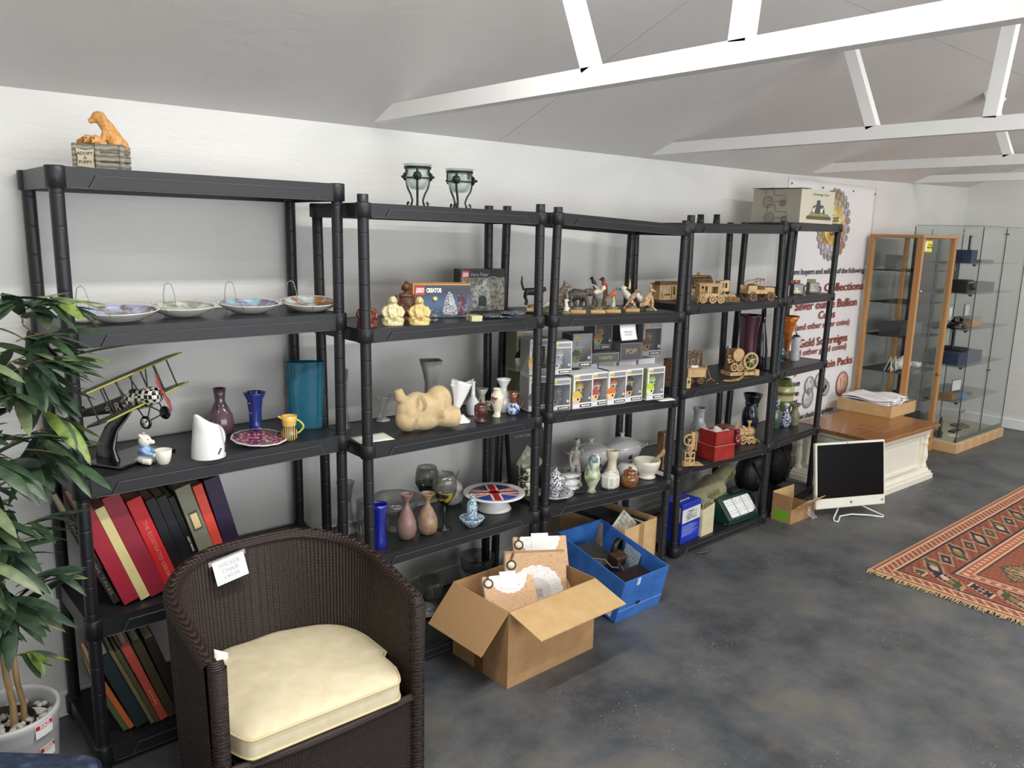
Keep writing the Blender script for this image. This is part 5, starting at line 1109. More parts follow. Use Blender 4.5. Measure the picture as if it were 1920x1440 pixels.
# bear cup
P = base(0, 2, 280, 873, .02)
br = thing('bear_egg_cup', 'white china bear in a blue jumper hugging an egg cup', 'figurine', P, rz=radians(-38)); BB = glaze('#f0eddd'); BL = patt('blue_jumper_glaze', '#8fb0d8', '#5f86bf', 60, .4, .6)
b = MB(); b.ball((-.020, 0, .016), (.024, .022, .016)); b.ball((-.018, 0, .072), (.019, .018, .020)); b.ball((.002, 0, .068), (.011, .009, .007)); b.ball((-.026, -.012, .090), .006); b.ball((-.026, .012, .090), .006); b.tube([(-.02, -.014, .014), (.004, -.018, .010)], [.012, .010], 8); b.tube([(-.02, .014, .014), (.004, .018, .010)], [.012, .010], 8); b.ball((.012, -.012, .030), .007); b.ball((-.044, 0, .012), .006)
sculpt(b, 'bear_body', BB, br, .0020)
b = MB(); b.ball((-.020, 0, .040), (.0215, .020, .019)); b.tube([(-.022, -.017, .048), (-.006, -.019, .036), (.010, -.014, .032)], [.010, .009, .0075], 8); b.tube([(-.022, .017, .048), (-.006, .019, .036), (.010, .014, .032)], [.010, .009, .0075], 8); b.ball((-.018, 0, .055), (.016, .015, .006)); sculpt(b, 'blue_jumper', BL, br, .0020)
MB().lathe([(.014, 0), (.018, .006), (.023, .022), (.025, .044), (.0235, .045), (.021, .022), (0, .010)], 24, (.034, 0, 0)).obj('egg_cup', BB, br)
b = MB(); b.ball((.012, 0, .070), .0025); b.ball((-.003, -.014, .079), .0018); b.ball((-.003, .014, .079), .0018); b.obj('face_marks', BKG, br)
# white jug
P = base(0, 2, 382, 862, .04); k = mpp(P); R_ = 31*k; H = 88*k
jg = thing('white_jug', 'large white jug with pointed rim and black vine marks on the third shelf', 'jug', P, rz=radians(-150))
m = MB(); NN = 40
def jug(t, i, ins=0):
    a = 2*pi*i/NN; r = R_*(1-.26*t**1.5)-ins; top = H*(.72+.13*cos(a)+.13*max(0, cos(a))**6)
    sp = 1+.30*max(0, cos(a))**5*max(0, t-.6)/.4
    return (r*sp*cos(a), r*sin(a), max(.0, top*t))
vs = [jug(t/16, i) for t in range(17) for i in range(NN)]+[jug(t/16, i, .003) for t in range(16, 1, -1) for i in range(NN)]
m.add(vs, [(q*NN+i, q*NN+(i+1) % NN, q*NN+NN+(i+1) % NN, q*NN+NN+i) for q in range(31) for i in range(NN)], True); m.add(vs[:NN], [tuple(range(NN-1, -1, -1))]); m.add(vs[-NN:], [tuple(range(NN))])
m.obj('jug_body', glaze('#eeeeec'), jg); handle(arc(-R_*.80, H*.56, -R_*.95, H*.10, -R_*.45, p=.7), .0085, glaze('#eeeeec'), jg, flat=1.5, n=10)
vn = MB()
for a in (-2.4, -2.0, 1.3, 1.9): 
    for j in range(4): vn.ball((R_*1.0*cos(a+.06*j), R_*1.0*sin(a+.06*j), H*(.12+.03*j)), (.003, .003, .0025), 8, 6)
vn.obj('vine_marks', BKG, jg)
# vases
SM = glass('#8d7a84', .55, .05, .25); 
vase('smoky_glass_vase', 'smoky purple glass vase with ribbed lower body behind the white jug', 'vase', 0, 2, 408, 818, 86, 48, [(.78, 0), (.95, .05), (1, .25), (.92, .42), (.55, .62), (.38, .72), (.42, .85), (.50, 1)], mat('#5b4650', .12, coat=.6, var=.15), t=.06)
vase('blue_floral_vase', 'tall navy blue vase with pink flowers and a flared white rim', 'vase', 0, 2, 476, 811, 73, 40, [(.60, 0), (.62, .04), (.55, .10), (.58, .5), (.72, .82), (1, .97), (1.02, 1)], patt('navy_floral_glaze', '#27357f', '#d8b8a6', 30, .62, .66), t=.08)
P = base(0, 2, 462, 838, .09); k = mpp(P); R_ = 51*k
dp = thing('transferware_plate', 'deep red patterned plate with wavy white edge lying beside the white jug', 'plate', (P.x, P.y-.03, P.z+.001), rot=(radians(5), 0, .3))
MB().lathe([(0, .004), (R_*.55, .003), (R_*.6, 0), (R_*.66, .004), (R_*.98, .012), (R_, .014), (R_*.97, .016), (R_*.65, .008), (0, .007)], 60, flute=.015, fn=12).obj('dish', glaze('#d9d6da'), dp); MB().lathe([(0, .0076), (R_*.64, .0086), (R_*.92, .0152), (R_*.925, .0156), (R_*.64, .0092), (0, .008)], 60, flute=.015, fn=12).obj('red_pattern', patt('crimson_transfer', '#7c2a3c', '#d5b6b4', 90, .56, .60), dp)
P = base(0, 2, 541, 826, .014); k = mpp(P); H = 46*k; R_ = 16*k
cj = thing('striped_jug', 'small yellow, navy and green striped jug at the front of the third shelf', 'jug', P, rz=radians(-30))
MB().lathe([(R_*.75, 0), (R_*.95, H*.12), (R_*.95, H*.3), (R_*.72, H*.55), (R_*.78, H*.60)], 28, cap=True).obj('striped_body', ramp_mat('navy_yellow_stripes', 'WAVE', [(.0, '#26335a'), (.45, '#26335a'), (.55, '#d9b64c'), (1, '#d9b64c')], (1, 1, .2), .15, tkw={'Scale': 45.0, 'Distortion': 1.5, 'bands_direction': 'X'}, interp='LINEAR'), cj)
MB().lathe([(R_*.78, H*.60), (R_*.85, H*.8), (R_*.9, H), (R_*.82, H), (R_*.7, H*.7), (0, H*.62)], 28, closed=True).tube([(-R_*.8, 0, H*.9), (-R_*1.25, 0, H*.97)], [.006, .003], 8).obj('yellow_neck', glaze('#dfb95e'), cj); handle(arc(R_*.8, H*.85, R_*.9, H*.25, R_*.75), .0035, glaze('#b9c44a'), cj)
P = base(0, 2, 571, 806, .03); k = mpp(P)
tv = thing('teal_glass_vase', 'tall oval teal glass vase with rippled sides at the right of the third shelf', 'vase', P, rz=radians(-30))
H = 126*k; R_ = 37*k
tp_ = [(.78, 0), (.80, .03), (.82, .08), (.88, .4), (1.0, 1)]; pr2 = []
for i in range(46):
    z = .05+.95*i/45; r = .80+.2*z; pr2.append((r*(1+.010*sin(i*pi)), z)); 
pr2 = [(.76, 0), (.80, .012), (.80, .045)]+[( (.80+.16*(i/60))*(1+(.012 if i % 2 else -.006)), .05+.94*i/60) for i in range(61)]+[(.98, 1), (.93, 1), (.85, .5), (.74, .07), (0, .06)]
MB().lathe([(r*R_, z*H) for r, z in pr2], 40, sx=1.0, sy=.45, closed=True).obj('rippled_body', glass('#3f97b5', .62, .05, .3), tv)
o = MB().lathe([(R_*.6, 0), (R_*.62, .01), (0, .012)], 24, sy=.45).obj('clear_foot', glass('#dfe9ea', .8, .03, .3), tv); o.location = (0, 0, -.0)
vase('clear_flared_vase', 'clear glass vase half hidden behind the second unit post', 'vase', 1, 2, 640, 806, 110, 30, [(1, 0), (.95, .05), (.6, .3), (.55, .6), (.8, 1)], glass('#c9cfcc', .85, .04, .3), t=.08)
# ---- books
def bookrow(u, l, specs, yfront, group, lean0):
    """books leaning left: each spec (px of spine foot, width px, height px, lean deg, colour, label, opts)"""
    feet = [base(u, l, q[0], q[1]) for q in specs]
    for n_, (px, py, wpx, hpx, lean, col, lab, *opt) in enumerate(specs):
        P = feet[n_]; k = mpp(P); Wb = wpx*k/.80
        if n_ < len(specs)-1: Wb = min(Wb, (feet[n_+1].x-P.x)*cos(radians(lean))*.97)
        Hb = hpx*k/.99; D = .24 if len(opt) == 0 or not isinstance(opt[0], float) else opt[0]
        bk = thing('book', lab, 'book', (P.x, P.y, P.z+.002), rot=(0, radians(lean), radians(-4)), group=group)
        cm = mat(col, .5, var=.07, vs=30)
        c = MB(); c.box(0, .003, 0, D, 0, Hb); c.box(Wb-.003, Wb, 0, D, 0, Hb); c.bev(0, Wb, -.004, .003, 0, Hb, .0015); c.obj('cover', cm, bk)
        MB().box(.0032, Wb-.0032, .0032, D-.004, .003, Hb-.004).obj('pages', ramp_mat('page_edges', 'WAVE', [(0, '#cfc4a4'), (1, '#e2d8bb')], (1, 1, 1), .8, tkw={'Scale': 180.0, 'bands_direction': 'X'}), bk)
        for t_ in opt:
            if isinstance(t_, tuple) and t_[0] == 'text':
                text(t_[1], min(Wb*.62, t_[3]), mat(t_[2], .4), 'spine_lettering', bk, (Wb/2, -.0048, Hb*t_[4]), (pi/2, pi/2, 0), width=Hb*t_[5])
            if isinstance(t_, tuple) and t_[0] == 'plaque':
                MB().box(Wb*.22, Wb*.82, -.0062, -.0042, Hb*.52, Hb*.72).obj('plaque_border', mat('#54554a', .4), bk); MB().box(Wb*.30, Wb*.74, -.0072, -.0063, Hb*.54, Hb*.70).obj('plaque_card', mat('#dcc690', .6), bk)
G1 = 'books leaning on the fourth shelf'
bookrow(0, 3, [
 (213, 1134, 16, 205, -21, '#33302a', 'thin olive-black book with gilt spine letters, first in the upper book row', .20, ('text', 'TROUT  BRITISH  TALES', '#a9997a', .014, .5, .8)),
 (233, 1136, 33, 208, -19, '#a01f33', 'wide crimson book, leftmost of the red ones in the upper row', .22),
 (264, 1127, 16, 200, -19, '#d8cb8e', 'cream yellow book wedged between two crimson ones', .20),
 (283, 1121, 27, 216, -19, '#8e2033', 'dark crimson box-like book right of the cream one', .23),
 (313, 1107, 25, 192, -18, '#c4262c', 'bright red book with gilt letters down its spine', .20, ('text', 'THE ILLUSTRATED LIBRARY', '#d2826c', .018, .42, .66)),
 (339, 1096, 17, 180, -17, '#15171c', 'black book with cream page edge right of the bright red one', .19),
 (358, 1090, 17, 178, -17, '#16191f', 'second black book, plain spine, in the upper row', .20),
 (377, 1084, 12, 172, -17, '#0c0c0e', 'thin black book with small white spine title', .19, ('text', 'GREAT PRINCE', '#d8d8d8', .009, .42, .18)),
 (391, 1082, 25, 185, -16, '#83836f', 'grey-green book with framed label on its spine', .20, ('plaque',)),
 (417, 1072, 14, 178, -15, '#e0503f', 'orange-red book beside the dark purple one', .20),
 (435, 1066, 23, 182, -14, '#2e2140', 'dark purple slipcase at the right end of the upper book row', .23)], 0, G1, 0)
G2 = 'books leaning on the bottom shelf'
bookrow(0, 4, [
 (232, 1372, 9, 118, -22, '#4c5c38', 'thin green book, leftmost on the bottom shelf', .18),
 (242, 1368, 11, 152, -22, '#b8642c', 'orange book on the bottom shelf', .18),
 (256, 1366, 26, 168, -20, '#16272c', 'wide dark teal book on the bottom shelf', .20),
 (283, 1358, 8, 178, -20, '#6d6647', 'thin khaki booklet right of the teal book', .19),
 (292, 1356, 8, 172, -20, '#4c452f', 'thin brown booklet next to the khaki one', .19),
 (301, 1352, 14, 178, -19, '#b5483c', 'faded red book with yellow marks on the bottom shelf', .19, ('text', 'ATLAS', '#d9b668', .009, .30, .2)),
 (317, 1346, 16, 176, -18, '#423a24', 'dark olive book right of the faded red one', .19),
 (335, 1340, 14, 172, -17, '#2b201a', 'dark brown book partly behind the chair', .19)], 0, G2, 0)
vase('twisted_glass_vase', 'clear twisted glass vase at the right end of the upper book shelf', 'vase', 0, 3, 645, 1003, 95, 40, [(1, 0), (.95, .06), (.62, .35), (.5, .6), (.6, .8), (.8, .97), (.85, 1)], glass('#b9bdb8', .8, .04, .4), t=.08, flute=.06, fn=10, twist=1.6)
# ------------------------------------------------------------------ unit 2, second shelf
def cornerbox(u, l, p0, p1, hpx, d):
    """box whose front bottom edge is seen from pixel p0 to p1; returns origin, yaw, width, height"""
    A = base(u, l, *p0); B = base(u, l, *p1); v = B-A; return A, atan2(v.y, v.x), Vector((v.x, v.y, 0)).length, hpx*mpp(A)/.985
def buddha(label, u, l, px, py, hpx, m, rz, laugh=True, group=None):
    P = base(u, l, px, py, .022); H = hpx*mpp(P)/.985; b_ = thing('seated_buddha', label, 'statue', P, rz=rz, group=group); k = H/.14
    def S(x, y, z): return (x*k, y*k, z*k)
    b = MB()
    if laugh:
        for r, z in ((.050, .006), (.046, .014)): b.lathe([(0, (z-.008)*k), (r*k, (z-.008)*k), (r*k, (z+.006)*k), (0, (z+.006)*k)], 24, sy=.75)
        b.ball(S(0, 0, .055), (.036*k, .028*k, .036*k)); b.ball(S(0, -.014, .050), (.025*k, .020*k, .022*k)); b.ball(S(0, 0, .083), (.033*k, .022*k, .018*k)); b.ball(S(0, -.004, .117), (.018*k, .018*k, .020*k)); b.ball(S(0, -.018, .112), (.010*k, .006*k, .006*k))
        for s in (-1, 1):
            b.tube([S(s*.03, 0, .085), S(s*.045, -.006, .06), S(s*.036, -.02, .040)], [.013*k, .013*k, .009*k], 8); b.tube([S(s*.01, -.012, .024), S(s*.042, -.008, .022), S(s*.02, -.028, .022)], [.014*k, .016*k, .010*k], 8); b.ball(S(s*.018, 0, .112), (.004*k, .005*k, .011*k))
            b.tube([S(s*.016, -.012, .096), S(s*.022, -.028, .070), S(s*.010, -.032, .034)], .0035*k, 6)
    else:
        b.lathe([(0, 0), (.040*k, 0), (.036*k, .014*k), (.044*k, .022*k), (0, .024*k)], 20, sy=.7); b.tube([S(-.044, -.004, .032), S(0, -.024, .032), S(.044, -.004, .032)], [.014*k, .013*k, .014*k], 8)
        b.ball(S(0, 0, .062), (.026*k, .018*k, .034*k)); b.ball(S(0, -.002, .086), (.030*k, .016*k, .012*k)); b.tube([S(0, 0, .09), S(0, 0, .105)], .009*k, 8); b.ball(S(0, -.002, .116), (.0145*k, .014*k, .017*k)); b.ball(S(0, 0, .133), (.006*k, .006*k, .006*k)); b.ball(S(0, -.015, .113), (.003*k, .003*k, .005*k))
        for s in (-1, 1): b.tube([S(s*.028, 0, .086), S(s*.036, -.006, .058), S(s*.012, -.026, .044)], [.009*k, .009*k, .007*k], 8); b.ball(S(s*.015, 0, .112), (.003*k, .003*k, .010*k))
    sculpt(b, 'carved_body', m, b_, .0021, 2)
    e = MB(); y = -.0205 if laugh else -.0155
    for s in (-1, 1): e.ball(S(s*.006, y, .121 if laugh else .118), (.0028*k, .0012*k, .0010*k), 8, 6)
    e.ball(S(0, -.0235 if laugh else -.016, .1075), (.004*k, .001*k, .0009*k), 8, 6); e.obj('face_lines', mat('#3c2a1a', .6), b_); return b_
IV1 = ramp_mat('ivory_resin_pale', 'NOISE', [(.35, '#b9a878'), (.55, '#e2d9ac')], (60, 60, 60), .5); IV2 = ramp_mat('ivory_resin_warm', 'NOISE', [(.35, '#ab8b4c'), (.55, '#e3cf8d')], (60, 60, 60), .5); BRZ = ramp_mat('carved_brown_wood', 'NOISE', [(.3, '#4a2f20'), (.7, '#6e4a33')], (25, 25, 60), .35); RDW = ramp_mat('red_brown_wood', 'NOISE', [(.3, '#4f1f18'), (.7, '#7c3a28')], (25, 25, 60), .3)
buddha('dark red-brown laughing buddha half hidden behind the left post', 1, 1, 686, 615, 54, RDW, radians(-15))
buddha('pale ivory laughing buddha, left of the two ivory ones', 1, 1, 735, 611, 55, IV1, radians(-28), group='ivory laughing buddhas')
buddha('yellower ivory laughing buddha, right of the two ivory ones', 1, 1, 785, 610, 53, IV2, radians(-30), group='ivory laughing buddhas')
buddha('taller dark wooden meditating buddha behind the ivory ones', 1, 1, 760, 601, 73, BRZ, radians(-25), False)
LEGOR = mat('#d0302c', .4); YELW = mat('#e0a52e', .4)
A, yw, W_, H_ = cornerbox(1, 1, (774, 597), (881, 595), 64, .09)
b1 = thing('brick_set_box', 'yellow-topped toy brick set box with moonlit castle picture, lying in front', 'box', A, rz=yw, group='toy brick set boxes')
MB().box(0, W_, .0, .09, 0, H_).obj('carton', mat('#c98b2b', .4), b1); MB().box(.006, W_, -.0008, 0, .0, H_*.955).obj('night_sky_print', ramp_mat('night_sky_print', 'WAVE', [(0, '#1b2434'), (1, '#35567d')], (.0, 1, 3.0), .35, tkw={'Scale': 1.0, 'Distortion': 1.0, 'bands_direction': 'Z'}), b1)
l_ = MB().box(.008, .045, -.002, -.0009, H_*.68, H_*.92).obj('red_logo_square', LEGOR, b1); text('LEGO', H_*.17, PAPERW, 'lettering', l_, (.0265, -.0024, H_*.80), width=.032, bold=.0012, shear=.2); text('CREATOR', H_*.17, PAPERW, 'lettering', b1, (W_*.36, -.0016, H_*.80), width=W_*.27, bold=.0012); text('8+', H_*.12, PAPERW, 'lettering', b1, (W_*.06, -.0016, H_*.58), bold=.0006)
def flat(pts, y=-.0016): return MB().add([(x*W_, y, z*H_) for x, z in pts], [tuple(range(len(pts)))])
MB().lathe([(0, 0), (H_*.085, 0), (0, .0005)], 24).obj('moon_print', mat('#e9e3b0', .5), b1, (W_*.38, -.0012, H_*.55), rot=(pi/2, 0, 0))
flat([(.50, .08), (.56, .55), (.62, .78), (.68, .70), (.74, .40), (.80, .12), (.70, .05)]).obj('mountain_print', ramp_mat('grey_rock_print', 'NOISE', [(.4, '#3a3c44'), (.55, '#c9ccd2')], (60, 60, 60)), b1); flat([(.78, .10), (.78, .62), (.82, .88), (.86, .66), (.92, .70), (.95, .12)], -.002).obj('castle_print', ramp_mat('castle_print', 'VORONOI', [(0, '#1f2028'), (.5, '#5c2438'), (1, '#8d8a92')], tkw={'Scale': 70.0}), b1); flat([(.06, .03), (.06, .20), (.25, .30), (.45, .22), (.55, .10), (.98, .08), (.98, .03)], -.0024).obj('ground_print', ramp_mat('ground_print', 'VORONOI', [(0, '#2f4a3a'), (.5, '#3c5870'), (1, '#9a9a86')], tkw={'Scale': 90.0}), b1)
A = base(1, 1, 868, 586); B = base(1, 1, 951, 582); v = B-A; W_ = v.xy.length; H_ = 80*mpp(A)
b2 = thing('brick_set_box', 'taller dark toy brick set box with grey house picture standing behind', 'box', (A.x, A.y+.02, A.z), rz=atan2(v.y, v.x), group='toy brick set boxes')
MB().box(0, W_, 0, .055, 0, H_).obj('carton', mat('#191a1f', .4), b2); MB().box(.001, W_-.001, -.0006, 0, .002, H_*.80).obj('sepia_print', ramp_mat('sepia_print', 'NOISE', [(.4, '#56534c'), (.6, '#8d897c')], (12, 12, 12), .4), b2)
l_ = MB().box(.006, .040, -.002, -.0009, H_*.78, H_*.96).obj('red_logo_square', LEGOR, b2); text('LEGO', H_*.12, PAPERW, 'lettering', l_, (.023, -.0024, H_*.87), width=.029, bold=.0012, shear=.2); text('Harry Potter', H_*.12, mat('#b9bcc2', .4), 'lettering', b2, (W_*.42, -.0016, H_*.87), width=W_*.40, shear=.15); text('8+', H_*.08, PAPERW, 'lettering', b2, (W_*.08, -.0016, H_*.70))
def flat2(pts, y=-.0018): return MB().add([(x*W_, y, z*H_) for x, z in pts], [tuple(range(len(pts)))])
flat2([(.24, .10), (.24, .55), (.30, .62), (.46, .62), (.50, .76), (.56, .82), (.62, .74), (.66, .62), (.68, .10)]).obj('house_print', ramp_mat('grey_house_print', 'VORONOI', [(0, '#3a3b3c'), (.4, '#7f817c'), (1, '#b5b6ad')], tkw={'Scale': 75.0}), b2); flat2([(.40, .12), (.40, .32), (.46, .38), (.52, .38), (.58, .32), (.58, .12)], -.0022).obj('door_print', mat('#2c2d30', .5), b2)
rr = MB(); rr.tube([(W_*(.72+.22*cos(t)), -.002, H_*(.55+.27*sin(t))) for t in [pi*.95-i*pi*1.1/20 for i in range(21)]], .0012, 5); rr.obj('light_arc_print', mat('#cfd2d4', .4), b2)
for i in range(1):
    P = base(1, 1, 885, 603); cs = thing('card_stack', 'small stack of cream cards held by a dark band on the shelf edge', 'cards', P, rz=radians(-15))
    m = MB(); [m.box(.001*sin(j*3), .042+.001*sin(j*5), .001*cos(j*2), .055, j*.0042, j*.0042+.0038) for j in range(5)]; m.obj('cards', mat('#d8cfa4', .7), cs); MB().box(-.001, .044, .024, .028, -.0, .022).obj('band', mat('#3b3226', .6), cs)
for j, (px, py, w_, col, lab) in enumerate(((935, 598, .12, '#2a3450', 'dark blue foil sachet lying right of the card stack'), (963, 599, .09, '#2d3038', 'grey-black foil sachet with torn silver end by the right post'), )):
    P = base(1, 1, px, py, .03); g = MB().grid(lambda u, v: ((u-.5)*w_, (v-.5)*.085, .008+.006*sin(pi*u)*sin(pi*v)+.0015*sin(u*21+v*13)), 14, 10)
    o = g.obj('foil_sachet', ramp_mat('foil_%d' % j, 'NOISE', [(.4, col), (.62, '#8d96a8')], (30, 30, 30), .22, metal=.5), loc=(P.x, P.y, P.z+.001+.014*j), rz=radians(-30-20*j), solid=.004); tag(o, lab, 'packet', 'foil sachets')
o = MB().grid(lambda u, v: (u*.04, v*.02, .004+.003*sin(u*9)), 6, 3).obj('torn_plastic', glass('#eef0f0', .5), loc=base(1, 1, 808, 603), solid=.001); tag(o, 'scrap of clear plastic beside the right ivory buddha', 'plastic')

# ------------------------------------------------------------------ unit 2, third shelf
def cornucopia(label, u, l, px, py, hpx, wpx, m, rz):
    P = base(u, l, px, py, .02); k = mpp(P); H = hpx*k; W_ = wpx*k; c = thing('horn_vase', label, 'vase', P, rz=rz)
    MB().lathe([(W_*.34, 0), (W_*.36, .004), (W_*.18, H*.10), (W_*.12, H*.16)], 24, sx=1.15, flute=.08, fn=6).obj('fluted_foot', m, c)
    h = MB(); n = 32; vs = []; R2 = 15
    for q in range(R2):
        t = q/(R2-1); cx_ = -W_*.28*(1-t)**2+W_*.06*t; cz_ = H*(.13+.80*t); r = W_*(.08+.37*t**1.25)
        for i in range(n): a = 2*pi*i/n; rr = r*(1+.07*t*cos(6*a)); vs.append((cx_+rr*cos(a), rr*.62*sin(a), cz_+t**4*H*.05*cos(3*a)-t*H*.02))
    for q in range(R2-2, 2, -1):
        t = q/(R2-1); cx_ = -W_*.28*(1-t)**2+W_*.06*t; cz_ = H*(.13+.80*t); r = W_*(.08+.37*t**1.25)-.004
        for i in range(n): a = 2*pi*i/n; vs.append((cx_+r*cos(a), r*.62*sin(a), cz_-t*H*.02))
    L_ = len(vs)//n; h.add(vs, [(q*n+i, q*n+(i+1) % n, q*n+n+(i+1) % n, q*n+n+i) for q in range(L_-1) for i in range(n)], True); h.add(vs[-n:], [tuple(range(n))]); h.ball((-W_*.26, 0, H*.16), (W_*.14, W_*.12, H*.09)); h.obj('horn', m, c); return c
cornucopia('small translucent white horn vase at the left of the third shelf', 1, 2, 717, 791, 51, 34, glaze('#b9b8b2', .2), 0)
cornucopia('large glossy white horn vase behind the stone torso', 1, 2, 862, 793, 84, 52, glaze('#f1f1ee', .1), radians(-10))
P = base(1, 2, 735, 823); o = MB().grid(lambda u, v: (u*.13, v*.10, .001+.003*u*v), 4, 4).obj('paper_sheet', ramp_mat('printed_paper', 'WAVE', [(0, '#e6e8dc'), (.8, '#e9ebe0'), (1, '#b5b9ac')], (1, 1, 1), .7, tkw={'Scale': 30.0, 'bands_direction': 'Y'}), loc=(P.x-.125, P.y+.005, P.z), rz=radians(-8), solid=.0006); tag(o, 'printed sheet of paper lying flat left of the stone torso', 'paper')
P = base(1, 2, 800, 811, .05); SAND = ramp_mat('pale_sandstone', 'NOISE', [(.3, '#bfa67c'), (.7, '#d3bd93')], (6, 6, 6), .8, bump=.1)
st = thing('stone_torso', 'headless pale sandstone torso lying across the front of the third shelf', 'sculpture', P, rz=radians(-18)); b = MB()
b.tube([(-.085, 0, .045), (-.080, 0, .085), (-.076, 0, .125)], [.042, .045, .030], 14); b.ball((-.082, -.01, .045), (.048, .042, .045)); b.tube([(-.105, 0, .12), (-.118, 0, .16)], [.024, .017], 12)
b.tube([(-.055, 0, .095), (.0, 0, .085), (.045, 0, .085)], [.055, .050, .062], 16); b.ball((.040, 0, .108), (.052, .048, .060)); b.tube([(.04, 0, .06), (.085, -.01, .045), (.118, -.012, .042)], [.050, .042, .038], 14); b.ball((-.02, -.015, .05), (.07, .038, .048)); b.ball((-.045, 0, .125), (.04, .03, .022))
b.tube([(-.09, 0, .07), (-.03, 0, .075), (.03, 0, .08)], [.05, .052, .055], 14)
sculpt(b, 'torso', SAND, st, .004, 16)
b = MB(); 
for q in (0, .008): b.tube([(-.050+q+.018*sin(t*.5), -.052+.006*cos(t*.9), .145-.0115*t) for t in range(12)], .0016, 5)
b.obj('sash_lines', mat('#b49a6c', .8), st)
vase('tall_grey_vase', 'tall matt grey vase with pointed petal rim standing behind the stone torso', 'vase', 1, 2, 806, 783, 105, 46, [(.55, 0), (.58, .1), (.50, .35), (.48, .6), (.7, .82), (.95, 1)], mat('#9b9a98', .6), flute=.10, fn=4, t=.08, rz=.4)
vase('white_bud_vase', 'white bottle-shaped bud vase with thin neck and tiny blue flowers', 'vase', 1, 2, 886, 779, 62, 26, [(.80, 0), (.95, .08), (1, .24), (.85, .40), (.32, .55), (.26, .75), (.28, .95), (.36, 1)], patt('white_blue_specks', '#e9ebef', '#6f7f9c', 24, .66, .68))
P = base(1, 2, 901, 792, .02); k = mpp(P); lp = thing('lidded_pot', 'small brown wooden lidded pot on a foot in front of the bud vase', 'pot', P); BW = ramp_mat('turned_red_brown_wood', 'NOISE', [(.3, '#43241a'), (.7, '#63362a')], (10, 10, 40), .25, coat=.4)
MB().lathe([(11*k, 0), (12*k, .004), (6*k, 7*k), (12*k, 13*k), (13*k, 24*k), (12*k, 28*k), (0, 28*k)], 28).obj('body', BW, lp); MB().lathe([(12.6*k, 28.2*k), (12.6*k, 30*k), (7*k, 34*k), (2*k, 36*k), (2.4*k, 39*k), (1*k, 42*k), (0, 42*k)], 28).obj('lid', BW, lp)
o, R_, H = vase('small_cream_vase', 'small cream vase with flared rim at the back of the third shelf', 'vase', 1, 2, 903, 770, 40, 24, [(.8, 0), (.7, .1), (.5, .4), (.5, .7), (1, 1)], glaze('#b9b5a8'))
P = base(1, 2, 922, 770, .02); o = MB().lathe([(.0, .0), (.030, .0), (.034, .01), (.036, .032), (.033, .034), (.030, .01), (0, .006)], 28, closed=True).obj('patterned_dish', patt('dark_leaf_dish', '#b9b19c', '#4a443a', 60, .5, .54), loc=P); tag(o, 'small dark-patterned dish behind the brown lidded pot', 'dish')
vase('butterfly_vase', 'cream baluster vase with brown butterfly and leaf sprigs near the right post', 'vase', 1, 2, 932, 783, 53, 25, [(.72, 0), (.74, .04), (.46, .12), (.62, .25), (1, .62), (.98, .78), (.62, .88), (.66, .97), (.74, 1)], patt('cream_butterfly_print', '#e6e0c8', '#7a4a34', 26, .58, .61))
vase('white_flared_vase', 'taller white vase with flared silver rim right behind the butterfly vase', 'vase', 1, 2, 943, 774, 62, 30, [(.62, 0), (.9, .12), (1, .28), (.9, .42), (.42, .66), (.42, .76), (.85, .96), (.92, 1)], glaze('#e9e9ea'), fr=.4)
P = base(1, 2, 962, 778, .015); k = mpp(P); lj = thing('lustre_jug', 'small copper lustre jug with blue painted belly by the right post', 'jug', P, rz=radians(-20))
MB().lathe([(7*k, 0), (11*k, 3*k), (12.5*k, 9*k), (11*k, 17*k), (7*k, 22*k)], 28, cap=True).obj('blue_belly', patt('blue_white_belly', '#c9d3e2', '#3f5f9a', 50, .5, .55), lj); MB().lathe([(7*k, 22*k), (7.5*k, 32*k), (10*k, 43*k), (8.6*k, 43*k), (5*k, 30*k), (0, 23*k)], 28, closed=True).tube([(-7*k, 0, 40*k), (-13*k, 0, 45*k)], [.005, .003], 8).obj('copper_neck', mat('#8a5647', .15, metal=.4, coat=.5), lj); handle(arc(8*k, 41*k, 11*k, 9*k, 10*k), .0028, mat('#8a5647', .2, metal=.4), lj)

# ------------------------------------------------------------------ unit 2, fourth shelf
vase('cobalt_glass_vase', 'cobalt blue glass vase with narrow waist beside the left post', 'vase', 1, 3, 708, 1029, 82, 33, [(.92, 0), (.95, .03), (.86, .15), (.74, .42), (.78, .6), (1, .93), (.98, 1)], glass('#1c2fa8', .35, .03, .5), t=.06)
vase('fluted_glass_bowl', 'clear glass pedestal bowl with wavy pattern behind the cobalt vase', 'bowl', 1, 3, 738, 998, 62, 94, [(.32, 0), (.34, .03), (.34, .42), (.45, .46), (.85, .7), (1, 1)], glass('#b9b9b2', .72, .05, .4), t=.03, to=.45, flute=.02, fn=24)
vase('glass_tumbler', 'clear glass goblet partly behind the left post of the fourth shelf', 'glass', 1, 3, 683, 1017, 80, 34, [(.5, 0), (.8, .1), (1, .5), (.9, 1)], glass('#c2c6bf', .8, .04, .4), t=.06)
for px, py, hp, wp, ca, cb, lab in ((761, 1013, 86, 38, '#7f6f62', '#8c5a5c', 'frosted brown glass bottle vase with pink tints, left of the pair'), (800, 1004, 78, 40, '#7a6a66', '#b08a4c', 'frosted brown glass bottle vase with gold streak, right of the pair')):
    vase('bottle_vase', lab, 'vase', 1, 3, px, py, hp, wp, [(.55, 0), (.85, .06), (1, .20), (.92, .38), (.55, .60), (.24, .74), (.24, .84), (.66, .98), (.68, 1)], ramp_mat('frosted_glass_'+ca[1:], 'NOISE', [(.38, ca), (.8, cb)], (7, 7, 7), .4, coat=.2), group='frosted bottle vases', t=.06)
